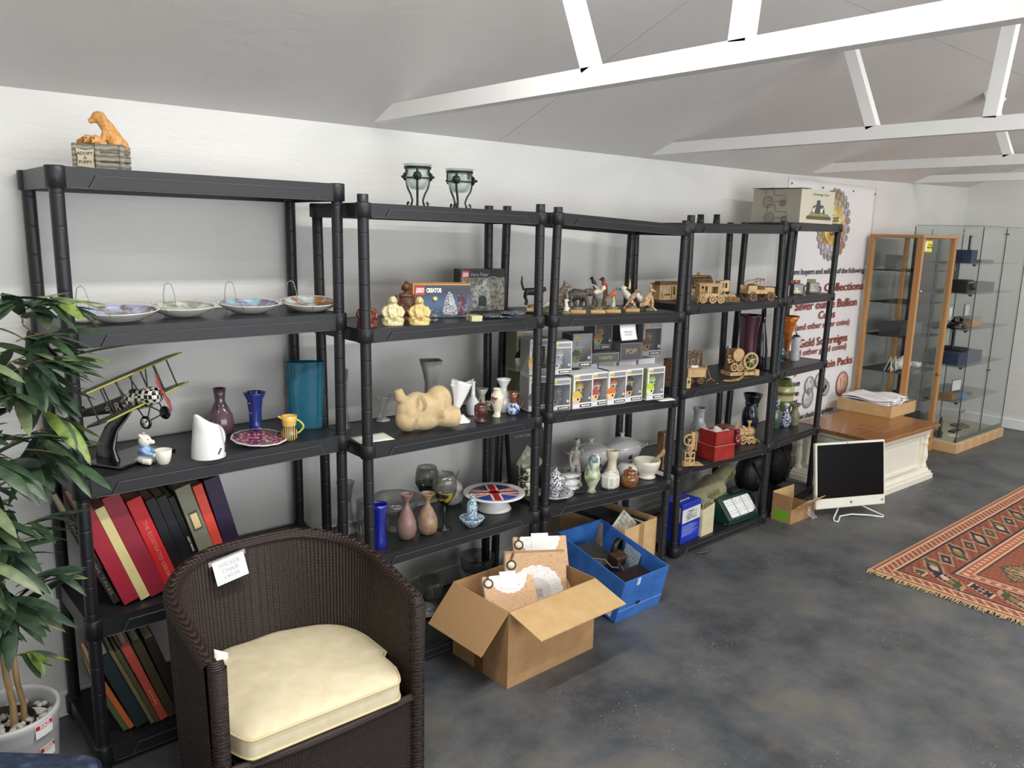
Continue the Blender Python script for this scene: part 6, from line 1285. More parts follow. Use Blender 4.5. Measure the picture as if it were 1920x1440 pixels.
def goblet(label, px, py, H, R_, rz, mi):
    P = base(1, 3, px, py, .02); k = mpp(P); g = thing('painted_goblet', label, 'glass', P, rz=rz, group='painted wine goblets'); h = H*k; r = R_*k
    MB().lathe([(0, h*.42), (r*.35, h*.46), (r*.80, h*.60), (r*1.0, h*.75), (r*.94, h*.90), (r*.80, h*1.0), (r*.77, h*1.0), (r*.90, h*.89), (r*.96, h*.75), (r*.75, h*.62), (0, h*.45)], 36, closed=True).obj('bowl', glass('#a9ada4', .72, .03, .4), g)
    MB().lathe([(r*.10, h*.425), (r*.37, h*.462), (r*.815, h*.602), (r*.985, h*.70)], 36, cap=False).obj('painted_flowers', patt('painted_goblet_%d' % mi, '#141a17', ('#2f4f63', '#a99a3c')[mi], 26, .5, .6, rough=.2), g)
    MB().lathe([(r*.60, 0), (r*.58, .003), (r*.12, .008), (.0045, h*.08), (.004, h*.25), (.0055, h*.40), (0, h*.425)], 24).obj('stem', mat('#1c211c', .25, var=.4, vs=60), g)
goblet('painted wine goblet with blue-green bowl standing behind the bottle vases', 799, 978, 104, 22, 0, 0); goblet('painted wine goblet with yellow flowers in front, on a dark spiral stem', 832, 994, 107, 23.5, 1, 1)
P = base(1, 3, 845, 948, .03); rp = thing('white_pear_pot', 'round white ceramic pear-like pot with a twig stem behind the goblets', 'ornament', P); k = mpp(P)
MB().lathe([(12*k, 0), (22*k, 8*k), (25*k, 20*k), (20*k, 36*k), (10*k, 46*k), (0, 48*k)], 28, flute=.03, fn=5).obj('body', glaze('#b5b4b0', .4), rp); MB().tube([(6*k, 0, 44*k), (13*k, 0, 52*k), (18*k, 0, 62*k)], [.004, .0025, .001], 6).obj('stem', mat('#5a5347', .6), rp)
P = base(1, 3, 925, 964, .07); k = mpp(P); cs = thing('cake_stand', 'white cake stand with a union flag printed on its top', 'cake stand', P, rz=radians(-30)); R_ = 58*k
MB().lathe([(32*k, 0), (33*k, .003), (31*k, .012), (20*k, 20*k), (20*k, 24*k), (R_*.8, 26*k), (R_, 30*k), (R_*1.005, 32*k), (R_*.97, 33*k), (R_*.8, 30.8*k), (0, 30.6*k)], 56).obj('stand', glaze('#e3e3e0'), cs)
zf = 30.8*k+.0003; rf = R_*.80
def clipd(poly, r):
    """keep the part of a band inside the disc"""
    out = []
    n = len(poly)
    for i in range(n):
        a = Vector(poly[i]); b = Vector(poly[(i+1) % n])
        for q in range(24): p = a.lerp(b, q/24); out.append(tuple(p*(min(1, r/max(p.length, 1e-6)))))
    return out
def band(x0, y0, x1, y1, w_, z, name, m):
    d = Vector((x1-x0, y1-y0)).normalized(); n_ = Vector((-d.y, d.x))*w_/2; a, b = Vector((x0, y0)), Vector((x1, y1)); MB().prism(clipd([a+n_, b+n_, b-n_, a-n_][::-1], rf), z, z+.0004).obj(name, m, cs)
FW, FR_, FB = mat('#eadfc8', .3), mat('#b3202c', .3), mat('#2c4486', .3)
MB().lathe([(0, zf-.0001), (rf, zf-.0001), (rf, zf+.0001), (0, zf+.0001)], 48).obj('flag_blue', FB, cs)
for a in (radians(27), radians(-27)): band(-rf*2*cos(a), -rf*2*sin(a), rf*2*cos(a), rf*2*sin(a), rf*.20, zf+.0002, 'flag_white_diagonal', FW); band(-rf*2*cos(a), -rf*2*sin(a), rf*2*cos(a), rf*2*sin(a), rf*.07, zf+.0007, 'flag_red_diagonal', FR_)
band(-rf*2, 0, rf*2, 0, rf*.36, zf+.0012, 'flag_white_cross', FW); band(0, -rf*2, 0, rf*2, rf*.44, zf+.0012, 'flag_white_cross', FW); band(-rf*2, 0, rf*2, 0, rf*.18, zf+.0017, 'flag_red_cross', FR_); band(0, -rf*2, 0, rf*2, rf*.26, zf+.0017, 'flag_red_cross', FR_)
BWP = patt('blue_white_sprigs', '#c9d6dc', '#4f7a96', 150, .47, .53)
P = base(1, 3, 884, 989, .018); k = mpp(P); o = MB().lathe([(10*k, 0), (11*k, .003), (18*k, 8*k), (24*k, 17*k), (23*k, 17.5*k), (12*k, 5*k), (0, 4*k)], 36, closed=True).obj('rice_bowl', BWP, loc=P); tag(o, 'small blue and white bowl holding the sake bottle', 'bowl')
o = MB().lathe([(9*k, 0), (10.5*k, 1*k), (10*k, 36*k), (8*k, 41*k), (4.6*k, 47*k), (4.4*k, 52*k), (5.8*k, 55*k), (5*k, 56*k), (3*k, 50*k), (0, 48*k)], 28, closed=True).obj('sake_bottle', BWP, loc=(P.x, P.y, P.z+5.4*k)); tag(o, 'slim blue and white patterned sake bottle standing in the small bowl', 'bottle')
# bottom shelf of unit 2: glassware
vase('glass_dish', 'large clear glass bowl on the bottom shelf behind the carton', 'bowl', 1, 4, 893, 1095, 52, 66, [(.35, 0), (.5, .06), (.9, .5), (1, 1)], glass('#a5a8a0', .75, .05, .4), t=.05)
o, R_, H = vase('glass_trifle_bowl', 'thick glass trifle bowl with round base on the bottom shelf by the chair', 'bowl', 1, 4, 806, 1150, 60, 52, [(.62, 0), (.65, .08), (.35, .22), (.38, .34), (.8, .5), (.96, 1)], glass('#bcbdb8', .7, .05, .4), t=.06)
P = base(1, 4, 797, 1160, .03); o = MB().lathe([(.02, 0), (.035, .006), (.05, .016), (.03, .045), (.012, .055), (0, .056)], 28).obj('ceramic_lid', glaze('#8f8f90', .3), loc=P, rot=(0, 0, 0)); tag(o, 'grey ceramic domed lid at the front of the bottom shelf by the chair', 'lid')
# ------------------------------------------------------------------ unit 3, second shelf: painted animals on little wooden plinths
PLN = ramp_mat('honey_wood_plinth', 'NOISE', [(.3, '#b88a4c'), (.7, '#cfa365')], (8, 8, 40), .4, coat=.3); MOSS = ramp_mat('painted_moss_ground', 'NOISE', [(.4, '#56583c'), (.6, '#85845c')], (70, 70, 70), .6)
def animal(name, label, px, py, plinth=True, rz=-.5, u=2, kind='figurine', l=1):
    P = base(u, l, px, py, .025); a = thing(name, label, kind, P, rz=rz, group='painted animal figurines')
    if plinth: MB().prism([(-.032, -.018), (.032, -.018), (.036, 0), (.030, .020), (-.030, .020), (-.036, 0)], 0, .014).obj('wooden_plinth', PLN, a); h = .0145
    else: h = .0
    g = MB().lathe([(.024, 0), (.022, .006), (.018, .012), (0, .014)], 20, (0, 0, h), sy=.75, flute=.12, fn=7); g.obj('mossy_ground', MOSS, a); return a, h+.010
def furs(n, a, b, sc=45): return ramp_mat(n, 'NOISE', [(.38, a), (.62, b)], (sc, sc, sc), .5)
def quad(a, h, k, body, legs, m, extra=(), nm='body'):
    """trunk from rump to chest, four jointed legs, neck and head"""
    b = MB(); 
    b.tube([(x*k, y*k, h+z*k) for x, y, z in body[0]], [r*k for r in body[1]], 12)
    for lg in legs: b.tube([(x*k, y*k, h+z*k) for x, y, z in lg], [.0055*k, .0042*k, .0032*k, .0036*k][:len(lg)] if len(lg) <= 4 else .004*k, 8)
    for e in extra:
        if e[0] == 'b': b.ball((e[1]*k, e[2]*k, h+e[3]*k), tuple(q_*k for q_ in e[4]), 10, 8)
        else: b.tube([(x*k, y*k, h+z*k) for x, y, z in e[1]], [q*k for q in e[2]], 8)
    return sculpt(b, nm, m, a, .0016, 2)
def bird(a, c, s, m, mh, beak, rz=0, up=.5, wings=False, nm='bird'):
    """perched bird: body, head, tail, beak, eye"""
    x, y, z = c; b = MB(); dx, dz = cos(up), sin(up); ca, sa = cos(rz), sin(rz)
    def P(f, v, w_=0): return (x+(f*ca-w_*sa)*s, y+(f*sa+w_*ca)*s, z+v*s)
    b.tube([P(-1.5*dx, -1.5*dz), P(-.7*dx, -.7*dz), P(0, 0), P(.6*dx, .6*dz), P(.9*dx, 1.0*dz)], [.10*s, .38*s, .52*s, .42*s, .30*s], 12); b.tube([P(-1.2*dx, -1.2*dz), P(-2.5*dx, -2.6*dz)], [.25*s, .12*s], 8)
    if wings:
        for q in (-1, 1): b.tube([P(.2, .2, q*.3), P(-.1, .9, q*1.1), P(-.7, 1.2, q*2.0)], [.28*s, .24*s, .08*s], 8, flat=.4)
    o = sculpt(b, nm, m, a, .0015, 2); b = MB(); b.ball(P(.95*dx+.1, 1.1*dz+.15), .40*s, 12, 8); o2 = b.obj('head', mh, a); b = MB(); b.tube([P(.95*dx+.42, 1.1*dz+.13), P(.95*dx+.9, 1.1*dz+.0)], [.13*s, .02*s], 6); b.obj('beak', mat(beak, .4), a)
    b = MB(); [b.ball(P(.95*dx+.28, 1.1*dz+.25, q*.30), .07*s, 8, 6) for q in (-1, 1)]; b.obj('eyes', BKG, a)
LG4 = lambda s, h: [[(-.026, s*.009, h), (-.030, s*.010, h*.62), (-.024, s*.010, h*.32), (-.027, s*.010, 0)], [(.020, s*.009, h), (.021, s*.010, h*.55), (.022, s*.010, h*.3), (.022, s*.010, 0)]]
a, h = animal('black_horse_figurine', 'black long-eared animal figurine on a plinth, behind the post left of the others', 1000, 584, l=1, u=1)
quad(a, h, 1.25, ([(-.03, 0, .046), (0, 0, .046), (.028, 0, .048)], [.012, .013, .013]), LG4(-1, .044)+LG4(1, .044), furs('black_coat', '#191817', '#2c2a28'), [('t', [(-.035, 0, .05), (-.043, 0, .075), (-.042, 0, .098)], [.004, .004, .002]), ('t', [(.03, 0, .052), (.042, 0, .056)], [.010, .007])])
a, h = animal('white_bird_figurine', 'small white bird figurine glimpsed between the two posts', 1024, 586, False, u=2); bird(a, (0, 0, h+.022), .018, mat('#d9d2b8', .5), mat('#e3dcc4', .5), '#b98a3c')
a, h = animal('wolf_figurine', 'sitting grey-brown wolf figurine looking up beside the left post', 1056, 585, False)
quad(a, h, 1.5, ([(-.022, 0, .012), (-.016, 0, .03), (-.002, 0, .052), (.004, 0, .062)], [.016, .017, .013, .010]), [[(.0, -.008, .045), (.006, -.009, .02), (.007, -.009, 0)], [(.0, .008, .045), (.006, .009, .02), (.007, .009, 0)], [(-.02, -.012, .016), (-.006, -.014, .010), (-.002, -.014, 0)]], furs('grey_brown_fur', '#5a4438', '#a39584'), [('b', .006, 0, .068, (.010, .009, .009)), ('t', [(.012, 0, .068), (.024, 0, .066)], [.006, .003]), ('t', [(.002, -.005, .074), (.002, -.006, .084)], [.003, .001]), ('t', [(.002, .005, .074), (.002, .006, .084)], [.003, .001])])
a, h = animal('white_lamb_figurine', 'small cream pillar-like figurine with flowers in front of the wolf', 1062, 589, False, rz=-.4); b = MB(); b.tube([(0, 0, h), (0, 0, h+.022), (-.003, 0, h+.042)], [.012, .009, .007], 10); b.ball((0, 0, h+.046), (.012, .008, .006)); b.ball((.009, -.004, h+.012), .006); sculpt(b, 'body', mat('#e0dac4', .4), a, .0015)
a, h = animal('elephant_figurine', 'dark grey walking elephant figurine on a plinth', 1084, 588, rz=-.65); EL = furs('elephant_hide', '#35312f', '#5f5149', 30)
quad(a, h, 1.22, ([(-.032, 0, .040), (-.015, 0, .046), (.012, 0, .044), (.026, 0, .046)], [.015, .020, .019, .013]), [], EL, [('t', [(s_*.018+x, y, .038), (s_*.020+x*1.6, y, .018), (s_*.018+x*2.0, y, .002)], [.0095, .0075, .0065]) for s_, x, y in ((-1, -.008, -.010), (-1, .006, .010), (1, .006, -.010), (1, -.004, .010))]+[('b', .040, 0, .053, (.014, .012, .014)), ('t', [(.050, 0, .052), (.060, 0, .040), (.062, 0, .028), (.068, 0, .022)], [.007, .005, .004, .003]), ('b', .030, -.013, .054, (.010, .003, .012)), ('b', .030, .013, .054, (.010, .003, .012)), ('t', [(-.046, 0, .044), (-.052, 0, .022)], [.002, .0015])])
a, h = animal('eagle_figurine', 'spread-winged pale owl figurine on a tree stump, on a plinth', 1121, 588, rz=-.6); b = MB(); b.tube([(0, 0, h-.004), (.004, 0, h+.020), (-.004, 0, h+.040)], [.018, .012, .008], 10, flat=.9); b.tube([(.002, 0, h+.02), (.018, 0, h+.036)], [.007, .005], 8); sculpt(b, 'tree_stump', furs('bark', '#3e352c', '#6d5f4e'), a, .0018); bird(a, (0, -.002, h+.070), .026, furs('pale_plumage', '#c9bda0', '#e6dfc8'), mat('#e3dcc2', .5), '#6a5433', .3, .35, True)
a, h = animal('black_bird_figurine', 'dark blackbird figurine perched high behind the owl', 1113, 577, False, rz=-.6); MB().tube([(0, 0, h-.004), (.003, 0, h+.05), (0, 0, h+.085)], [.009, .006, .005], 8).obj('branch', furs('bark', '#3e352c', '#6d5f4e'), a); bird(a, (0, 0, h+.102), .021, furs('black_plumage', '#1d1f1d', '#343a35'), mat('#22231f', .5), '#2f2b22', pi, 1.1)
a, h = animal('robin_figurine', 'red-breasted bird figurine perched at the top of a stump', 1133, 578, False, rz=-.6); MB().tube([(0, 0, h-.004), (.003, 0, h+.045), (0, 0, h+.075)], [.013, .008, .006], 8).obj('branch', furs('bark', '#3e352c', '#6d5f4e'), a); bird(a, (0, 0, h+.094), .026, furs('red_breast', '#8f3a30', '#b85a4c'), mat('#4a2f2b', .5), '#3a2f22', pi, 1.2)
a, h = animal('kingfisher_figurine', 'blue and orange kingfisher figurine on a plinth', 1150, 587, rz=-.6); MB().tube([(0, 0, h-.004), (.003, 0, h+.025), (0, 0, h+.045)], [.012, .006, .005], 8).obj('post', mat('#b9c0a4', .5), a); bird(a, (0, 0, h+.060), .020, mat('#c96a3c', .4), mat('#3f7f93', .35), '#2b2b2b', pi*.0, .7); bird(a, (-.016, .004, h+.05), .010, mat('#3c8aa0', .35), mat('#3c8aa0', .35), '#2b2b2b', pi, .6, nm='second_bird')
a, h = animal('parrot_figurine', 'white cockatoo figurine with raised crest beside the right-hand back post', 1177, 582, False, rz=-.6); bird(a, (0, 0, h+.055), .033, mat('#e3e1d8', .45), mat('#e9e8e0', .4), '#2f2b2b', pi, .9); MB().tube([(.006, 0, h+.088), (.008, 0, h+.115), (.006, 0, h+.135)], [.006, .004, .001], 8).tube([(-.006, 0, h+.09), (-.018, 0, h+.10)], [.005, .002], 6).obj('crest', mat('#e0c98a', .4), a)
a, h = animal('thrush_figurine', 'brown thrush figurine with blossom branch on a plinth', 1186, 585, rz=-.6); bird(a, (0, 0, h+.040), .026, furs('thrush_plumage', '#8a6b4e', '#c6a884'), mat('#9a785a', .5), '#4a3a22', .1, .9); b = MB(); b.tube([(-.03, -.01, h), (0, -.012, h+.014), (.03, -.012, h+.034)], [.003, .002, .001], 6); [b.ball((-.014+.013*i, -.015, h+.006+.004*i), .004, 8, 6) for i in range(4)]; b.obj('blossom_branch', furs('berry_branch', '#5a3b2c', '#b5503a'), a)
a, h = animal('swan_figurine', 'ruffled white feathered bird figurine behind the fox', 1206, 582, False, rz=-.6); bird(a, (0, 0, h+.035), .034, mat('#dfddd6', .5), mat('#e9e7e0', .5), '#c98a3c', pi, .6)
a, h = animal('fox_figurine', 'ginger and white fox figurine sitting on a grassy mound at the right end', 1219, 583, False, rz=-.5)
quad(a, h, 1.4, ([(-.016, 0, .012), (-.010, 0, .032), (.0, 0, .050)], [.013, .013, .009]), [[(.004, -.006, .04), (.008, -.007, .018), (.009, -.007, 0)], [(.004, .006, .04), (.008, .007, .018), (.009, .007, 0)]], furs('ginger_fur', '#a8642c', '#dcc7a4'), [('b', .004, 0, .060, (.009, .008, .008)), ('t', [(.010, 0, .059), (.020, 0, .055)], [.005, .002]), ('t', [(.0, -.005, .066), (-.001, -.006, .078)], [.003, .001]), ('t', [(.0, .005, .066), (-.001, .006, .078)], [.003, .001]), ('t', [(-.026, .0, .008), (-.034, -.010, .012), (-.02, -.020, .012)], [.006, .008, .003])])
# price note hanging from the shelf edge
q = ony(1173, 607, -.395); nt2 = thing('price_note', 'handwritten white paper note taped to the shelf edge above the window boxes', 'note', (q.x, q.y-.012, q.z), rz=radians(-5)); NW = 32*mpp(q)/.78; NH = 30*mpp(q)
pn = MB().grid(lambda u, v: ((u-.5)*NW+.006*(1-v), -.012*(1-v)**2, -NH*(1-v)), 6, 8).obj('paper', mat('#eeeeec', .7, var=.01), nt2, solid=.0004)
text('All boxes\n£15 each', .013, mat('#b3b6ba', .6), 'handwriting', pn, (0, -.0085, -NH*.55), (radians(80), 0, 0)); MB().box(-NW*.55, NW*.5, -.0012, .0012, -.004, .012).obj('clear_tape', glass('#dddddd', .7, .1, .3), nt2)

# ------------------------------------------------------------------ unit 3, third shelf: window boxes with big-headed figures
WBX = mat('#e4e4e6', .35, var=.02); DBX = mat('#38373a', .4); ZD = deck(2, 2, .4)
def winbox(label, px, py, level, rz, edge, side, fig, hat, name_, scale=1.0, zoff=0, y=None):
    z = ZD+level*.155+zoff; P = onz(px, py, z)
    if y is not None: P = Vector((ony(px, py, y).x, y, z))
    W_, D_, H_ = .105*scale, .088*scale, .152*scale
    b = thing('window_box', label, 'toy box', (P.x, P.y, z), rz=radians(rz), group='window boxes with toy figures')
    t = .0015; m = MB()
    m.box(0, W_, 0, D_, 0, t); m.box(0, W_, 0, D_, H_-t, H_); m.box(0, W_, D_-t, D_, t, H_-t); m.box(0, t, 0, D_, t, H_-t); m.box(W_-t, W_, 0, D_, t, H_-t)
    m.box(0, W_, 0, t, 0, H_*.17); m.box(0, W_, 0, t, H_*.80, H_); m.box(0, W_*.10, 0, t, H_*.17, H_*.80); m.box(W_*.95, W_, 0, t, H_*.17, H_*.80); m.obj('card_case', edge, b)
    MB().box(-.0008, -.0001, .005, D_-.005, .006, H_-.006).obj('side_print', side, b)
    MB().box(W_*.10, W_*.95, .0004, .0008, H_*.17, H_*.80).obj('clear_window', glass('#eef1f2', .93, .03, .25), b)
    s = MB().box(W_*.30, W_*.93, -.0008, -.0001, H_*.835, H_*.945).obj('series_strip', mat('#8d8f93', .4), b); text('POP!', H_*.085, mat('#d6b13e', .4), 'lettering', b, (W_*.20, -.0012, H_*.88), width=W_*.26, bold=.0012)
    p = MB().box(W_*.36, W_*.95, -.0008, -.0001, H_*.035, H_*.125).obj('name_plate', mat('#3c3d40', .4), b); text(name_, H_*.055, PAPERW, 'lettering', p, (W_*.655, -.0012, H_*.08), width=W_*.46, bold=.0004)
    # generic toy figure inside: body, big head, cap or hair, eyes
    f = MB(); f.tube([(W_*.52, D_*.45, H_*.17), (W_*.52, D_*.45, H_*.40)], [.014*scale, .012*scale], 10); f.ball((W_*.52, D_*.45, H_*.53), (.026*scale, .022*scale, .024*scale), 14, 10); f.tube([(W_*.42, D_*.42, H_*.38), (W_*.36, D_*.38, H_*.26)], .006*scale, 8); f.tube([(W_*.62, D_*.42, H_*.38), (W_*.68, D_*.38, H_*.26)], .006*scale, 8)
    o = f.obj('toy_figure', fig, b); hm = MB(); hm.ball((W_*.52, D_*.50, H_*.60), (.028*scale, .025*scale, .020*scale), 14, 8); hm.obj('figure_hair', hat, o); e = MB(); [e.ball((W_*.52+q*.010*scale, D_*.45-.0215*scale, H_*.52), .004*scale, 8, 6) for q in (-1, 1)]; e.obj('figure_eyes', BKG, o)
    # printed cut-out head on the lower left of the front
    c = MB(); n = 18; c.add([(W_*.17+.022*scale*cos(i*2*pi/n), -.0014, H_*.30+.024*scale*sin(i*2*pi/n)) for i in range(n)], [tuple(range(n))]); k_ = c.obj('printed_face', fig, b)
    c = MB(); c.add([(W_*.17+.024*scale*cos(i*pi/10), -.0018, H_*.34+.028*scale*sin(i*pi/10)) for i in range(11)], [tuple(range(11))]); c.obj('printed_hair', hat, k_); c = MB(); c.add([(W_*.17+.008*scale+.0045*scale*cos(i*pi/6), -.0022, H_*.28+.0055*scale*sin(i*pi/6)) for i in range(12)], [tuple(range(12))]); c.obj('printed_eye', BKG, k_)
    c = MB(); c.lathe([(0, 0), (.0095*scale, 0), (0, .0004)], 18); c.obj('round_sticker', mat('#c9cdd2', .4), b, (W_*.85, -.0008, H_*.27), rot=(pi/2, 0, 0)); return b
def C(h): return mat(h, .45)
OLI = patt('olive_side_print', '#8f8d5a', '#5f6f6a', 20, .5, .62, rough=.4); GRN = C('#7c8c4e'); SK = C('#e3bf9a'); DKS = C('#4a4a46')
winbox('white window box with yellow-haired figure, leftmost of the front row', 1073.5, 768, 0, -9, WBX, OLI, SK, C('#d9b53c'), 'BEAR')
winbox('white window box with red and white capped figure, second in the front row', 1107, 763, 0, -9, WBX, C('#c9c7c4'), SK, C('#b0453c'), 'BUGGY')
winbox('white window box with orange-haired figure, third in the front row', 1138.5, 760, 0, -9, WBX, C('#c9c7c4'), C('#ecc9a6'), C('#d9722c'), 'NAMI')
winbox('white window box with black-hatted figure, fourth in the front row', 1170.5, 755, 0, -9, WBX, C('#c9c7c4'), C('#c99c78'), C('#26221f'), 'MOLE')
winbox('white window box with lime-green capped figure, right end of the front row', 1212, 751, 0, -9, WBX, GRN, C('#dfe0b0'), C('#b7d331'), 'GREEN')
winbox('dark window box with green figure, upper left of the stack', 1072.5, 685, 1, -12, mat('#8f9092', .4), DKS, C('#5c6a3a'), C('#3c3f2c'), 'SNIPER', 1.0, 0, -.27)
winbox('grey window box standing upright on a flat one, with a blue sticker', 1113, 664, 1, -12, mat('#77767a', .4), C('#5f5c4e'), C('#8a9a55'), C('#a3563a'), 'ZORO', 1.0, .050, -.18)
winbox('black window box mostly behind the hanging note', 1162, 657, 1, -12, C('#2a282b'), C('#2f2d30'), C('#5a3f3a'), C('#1f1c1e'), 'KAIDO', 1.0, .05, -.17)
winbox('large grey window box with brown cloaked figure, right end of the upper row', 1203, 685, 1, -12, mat('#a9aaad', .35), C('#8f9093'), C('#8d7354'), C('#6a4a3c'), 'KING', 1.12, 0, -.23)
for (px, y, w_, h_, lev, zo, lab, nm, col, dd) in ((1108, -.24, .155, .048, 1, .0, 'flat dark window box lettered on its side, under the upright grey one', 'YAMATO', '#5b5b58', .10), (1162, -.26, .125, .085, 1, .0, 'grey box with gold and red emblem in the middle of the upper row', 'POP!', '#57545a', .09)):
    z = ZD+.155+zo; q = ony(px, 690, y); b = thing('window_box', lab, 'toy box', (q.x, y, z), rz=radians(-14), group='window boxes with toy figures'); MB().bev(0, w_, 0, dd, 0, h_-.001, .001).obj('card_case', mat('#8d8e90', .4), b); MB().box(.005, w_-.005, -.0008, -.0001, .005, h_-.006).obj('front_print', C(col), b); text(nm, h_*.42, mat('#b9ab6a', .4), 'lettering', b, (w_*.5, -.0014, h_*.5), width=w_*.5, bold=.0006)
# second row standing behind the front row (their tops carry the upper boxes)
for i, (px, y, lab) in enumerate(((1085, -.225, 'back-row window box directly behind the yellow-haired one'), (1122, -.235, 'back-row window box behind the orange-haired one'), (1160, -.250, 'back-row window box behind the black-hatted one'), (1196, -.262, 'back-row window box behind the lime-green one'))):
    q = ony(px, 700, y); b = thing('window_box', lab, 'toy box', (q.x, y, ZD), rz=radians(-10), group='window boxes with toy figures'); MB().bev(0, .105, 0, .088, 0, .1525, .001).obj('card_case', WBX, b); MB().box(.004, .101, .004, .084, .1526, .1532).obj('top_print', C(('#8d8d8a', '#a9a89f', '#77777a', '#9a9b93')[i]), b)
# boxes seen between and left of the posts
for (px, y, lev, sc, edge, side, fig, hat, nm, lab) in ((967, -.20, 1, 1.15, '#a9a9a4', '#77765a', '#d9d6cf', '#1e1d1f', 'PANDA', 'olive-sided window box with black and white face, top left of the group'), (992, -.30, 1, 1.0, '#c9c9cb', '#9a9a94', '#d9b98a', '#c9a83c', 'DUO', 'window box with yellow figure, behind the left post of the third unit'), (1034, -.345, 1, .92, '#d3d3d6', '#a9a9a4', '#b9bcc0', '#8d9094', 'ROBIN', 'pale window box seen just right of the left post, upper one'),
     (972, -.17, 0, 1.15, '#8d8c7c', '#6f6d4e', '#8f4a3c', '#3d6a4c', 'FROG', 'olive window box with red-faced green-hooded figure, lower left'), (993, -.30, 0, 1.0, '#d9d9db', '#8d8d8a', '#77787c', '#55565a', 'BROOK', 'white-edged window box low behind the left post'), (1034, -.35, 0, .92, '#cfcfd2', '#8d8d8a', '#6a6b70', '#4a4b50', 'LAW', 'pale window box seen just right of the left post, lower one')):
    winbox(lab, px, 700, lev, -16, mat(edge, .4), C(side), C(fig), C(hat), nm, sc, 0, y)
P = base(2, 2, 1255, 749); o = MB().grid(lambda u, v: (u*.085, v*.05, .0015+.004*u*sin(v*3)), 5, 4).obj('paper_slip', PAPERW, loc=(P.x-.075, P.y-.01, P.z), rz=radians(-12), solid=.0006); tag(o, 'white paper slip lying at the right end of the window-box shelf', 'paper')

# ------------------------------------------------------------------ unit 3, fourth shelf
TOI = patt('black_white_toile', '#dcdcdf', '#4c4d5e', 120, .49, .53)
P = base(2, 3, 1041, 940, .055); k = mpp(P)
o = MB().lathe([(18*k, 0), (20*k, .003), (36*k, 9*k), (35*k, 10.5*k), (18*k, 4*k), (0, 3.5*k)], 44, closed=True).obj('toile_saucer', TOI, loc=P); tag(o, 'black and white toile saucer under the lidded sauce tureen', 'saucer')
tu = thing('sauce_tureen', 'small toile-patterned lidded sauce tureen standing on its saucer by the left post', 'tureen', (P.x, P.y, P.z+4.2*k))
MB().lathe([(11*k, 0), (12*k, .003), (9*k, 6*k), (14*k, 12*k), (19*k, 22*k), (19.5*k, 28*k), (17*k, 32*k), (0, 32*k)], 36).obj('body', TOI, tu); MB().lathe([(18*k, 32.3*k), (18*k, 34*k), (13*k, 41*k), (5*k, 47*k), (3*k, 50*k), (4*k, 53*k), (2*k, 57*k), (0, 57*k)], 32).obj('lid', TOI, tu); [handle(arc(s*17*k, 29*k, s*17*k, 20*k, s*6*k), .0025, TOI, tu) for s in (-1, 1)]
vase('cream_bowl', 'plain cream bowl behind the sauce tureen', 'bowl', 2, 3, 1042, 910, 26, 40, [(.5, 0), (.8, .4), (1, 1)], glaze('#c9c6ba'), t=.05)
P = base(2, 3, 1068, 921, .02); k = mpp(P); o = MB().lathe([(16*k, 0), (22*k, 3*k), (22*k, 7*k), (15*k, 9*k), (22*k, 13*k), (22*k, 19*k), (12*k, 23*k), (20*k, 27*k), (24*k, 31*k), (0, 31*k)], 28, sy=.8).obj('gravy_boat_stack', patt('white_grey_china', '#d5d5d4', '#77777c', 30, .6, .63), loc=P); tag(o, 'stacked white gravy boat with grey marks behind the statue base', 'gravy boat')
P = base(2, 3, 1082, 925); k = mpp(P); b = thing('display_box', 'open black presentation box with two coins inside, at the front of the fourth shelf', 'box', (P.x, P.y, P.z), rz=radians(-18)); MB().bev(-.045, .035, -.01, .05, 0, .012, .002).obj('tray', mat('#111113', .4), b); MB().bev(-.045, .035, .052, .060, .0, .068, .002).obj('lid', mat('#1b1b1d', .4), b); [MB().lathe([(0, 0), (.009, 0), (.009, .002), (0, .002)], 16).obj('coin', mat('#4c4e50', .25, metal=.8), b, (x, .012, .0125)) for x in (-.022, .008)]
P = base(2, 3, 1078, 914, .02); st = thing('standing_statue', 'pale stone-coloured standing male statue, one hand raised to the shoulder', 'statue', (P.x, P.y, P.z+.0), rz=radians(-20)); k = 92*mpp(P)/.985/.185
STN = ramp_mat('bonded_marble', 'NOISE', [(.3, '#9b9890'), (.7, '#b9b6ae')], (20, 20, 20), .6)
MB().bev(-.024*k, .024*k, -.016*k, .016*k, 0, .010*k, .002).obj('plinth', STN, st); b = MB(); S = lambda *p: tuple(q*k for q in p)
b.tube([S(-.010, 0, .012), S(-.011, .002, .045), S(-.009, 0, .085)], [.0055*k, .0075*k, .0105*k], 10); b.tube([S(.018, -.003, .012), S(.014, -.006, .045), S(.008, 0, .085)], [.0052*k, .0072*k, .0105*k], 10); b.tube([S(-.010, -.008, .013), S(-.010, .004, .013)], .005*k, 8); b.tube([S(.019, -.012, .013), S(.018, 0, .013)], .005*k, 8)
b.tube([S(0, 0, .085), S(.0, 0, .105), S(-.001, 0, .128), S(0, 0, .140)], [.016*k, .013*k, .0175*k, .014*k], 12); b.tube([S(0, 0, .140), S(.002, 0, .155)], .006*k, 8); b.ball(S(.003, -.001, .167), S(.0105, .0115, .0135)); b.tube([S(-.017, 0, .138), S(-.023, 0, .112), S(-.021, -.003, .086)], [.007*k, .0055*k, .004*k], 8); b.ball(S(-.020, -.004, .080), S(.004, .004, .006)); b.tube([S(.017, 0, .138), S(.030, -.004, .118), S(.022, -.010, .138)], [.007*k, .0055*k, .004*k], 8); b.ball(S(.019, -.010, .142), S(.0045, .004, .004)); b.ball(S(.004, -.012, .166), S(.002, .003, .003)); sculpt(b, 'carved_figure', STN, st, .0016, 1)
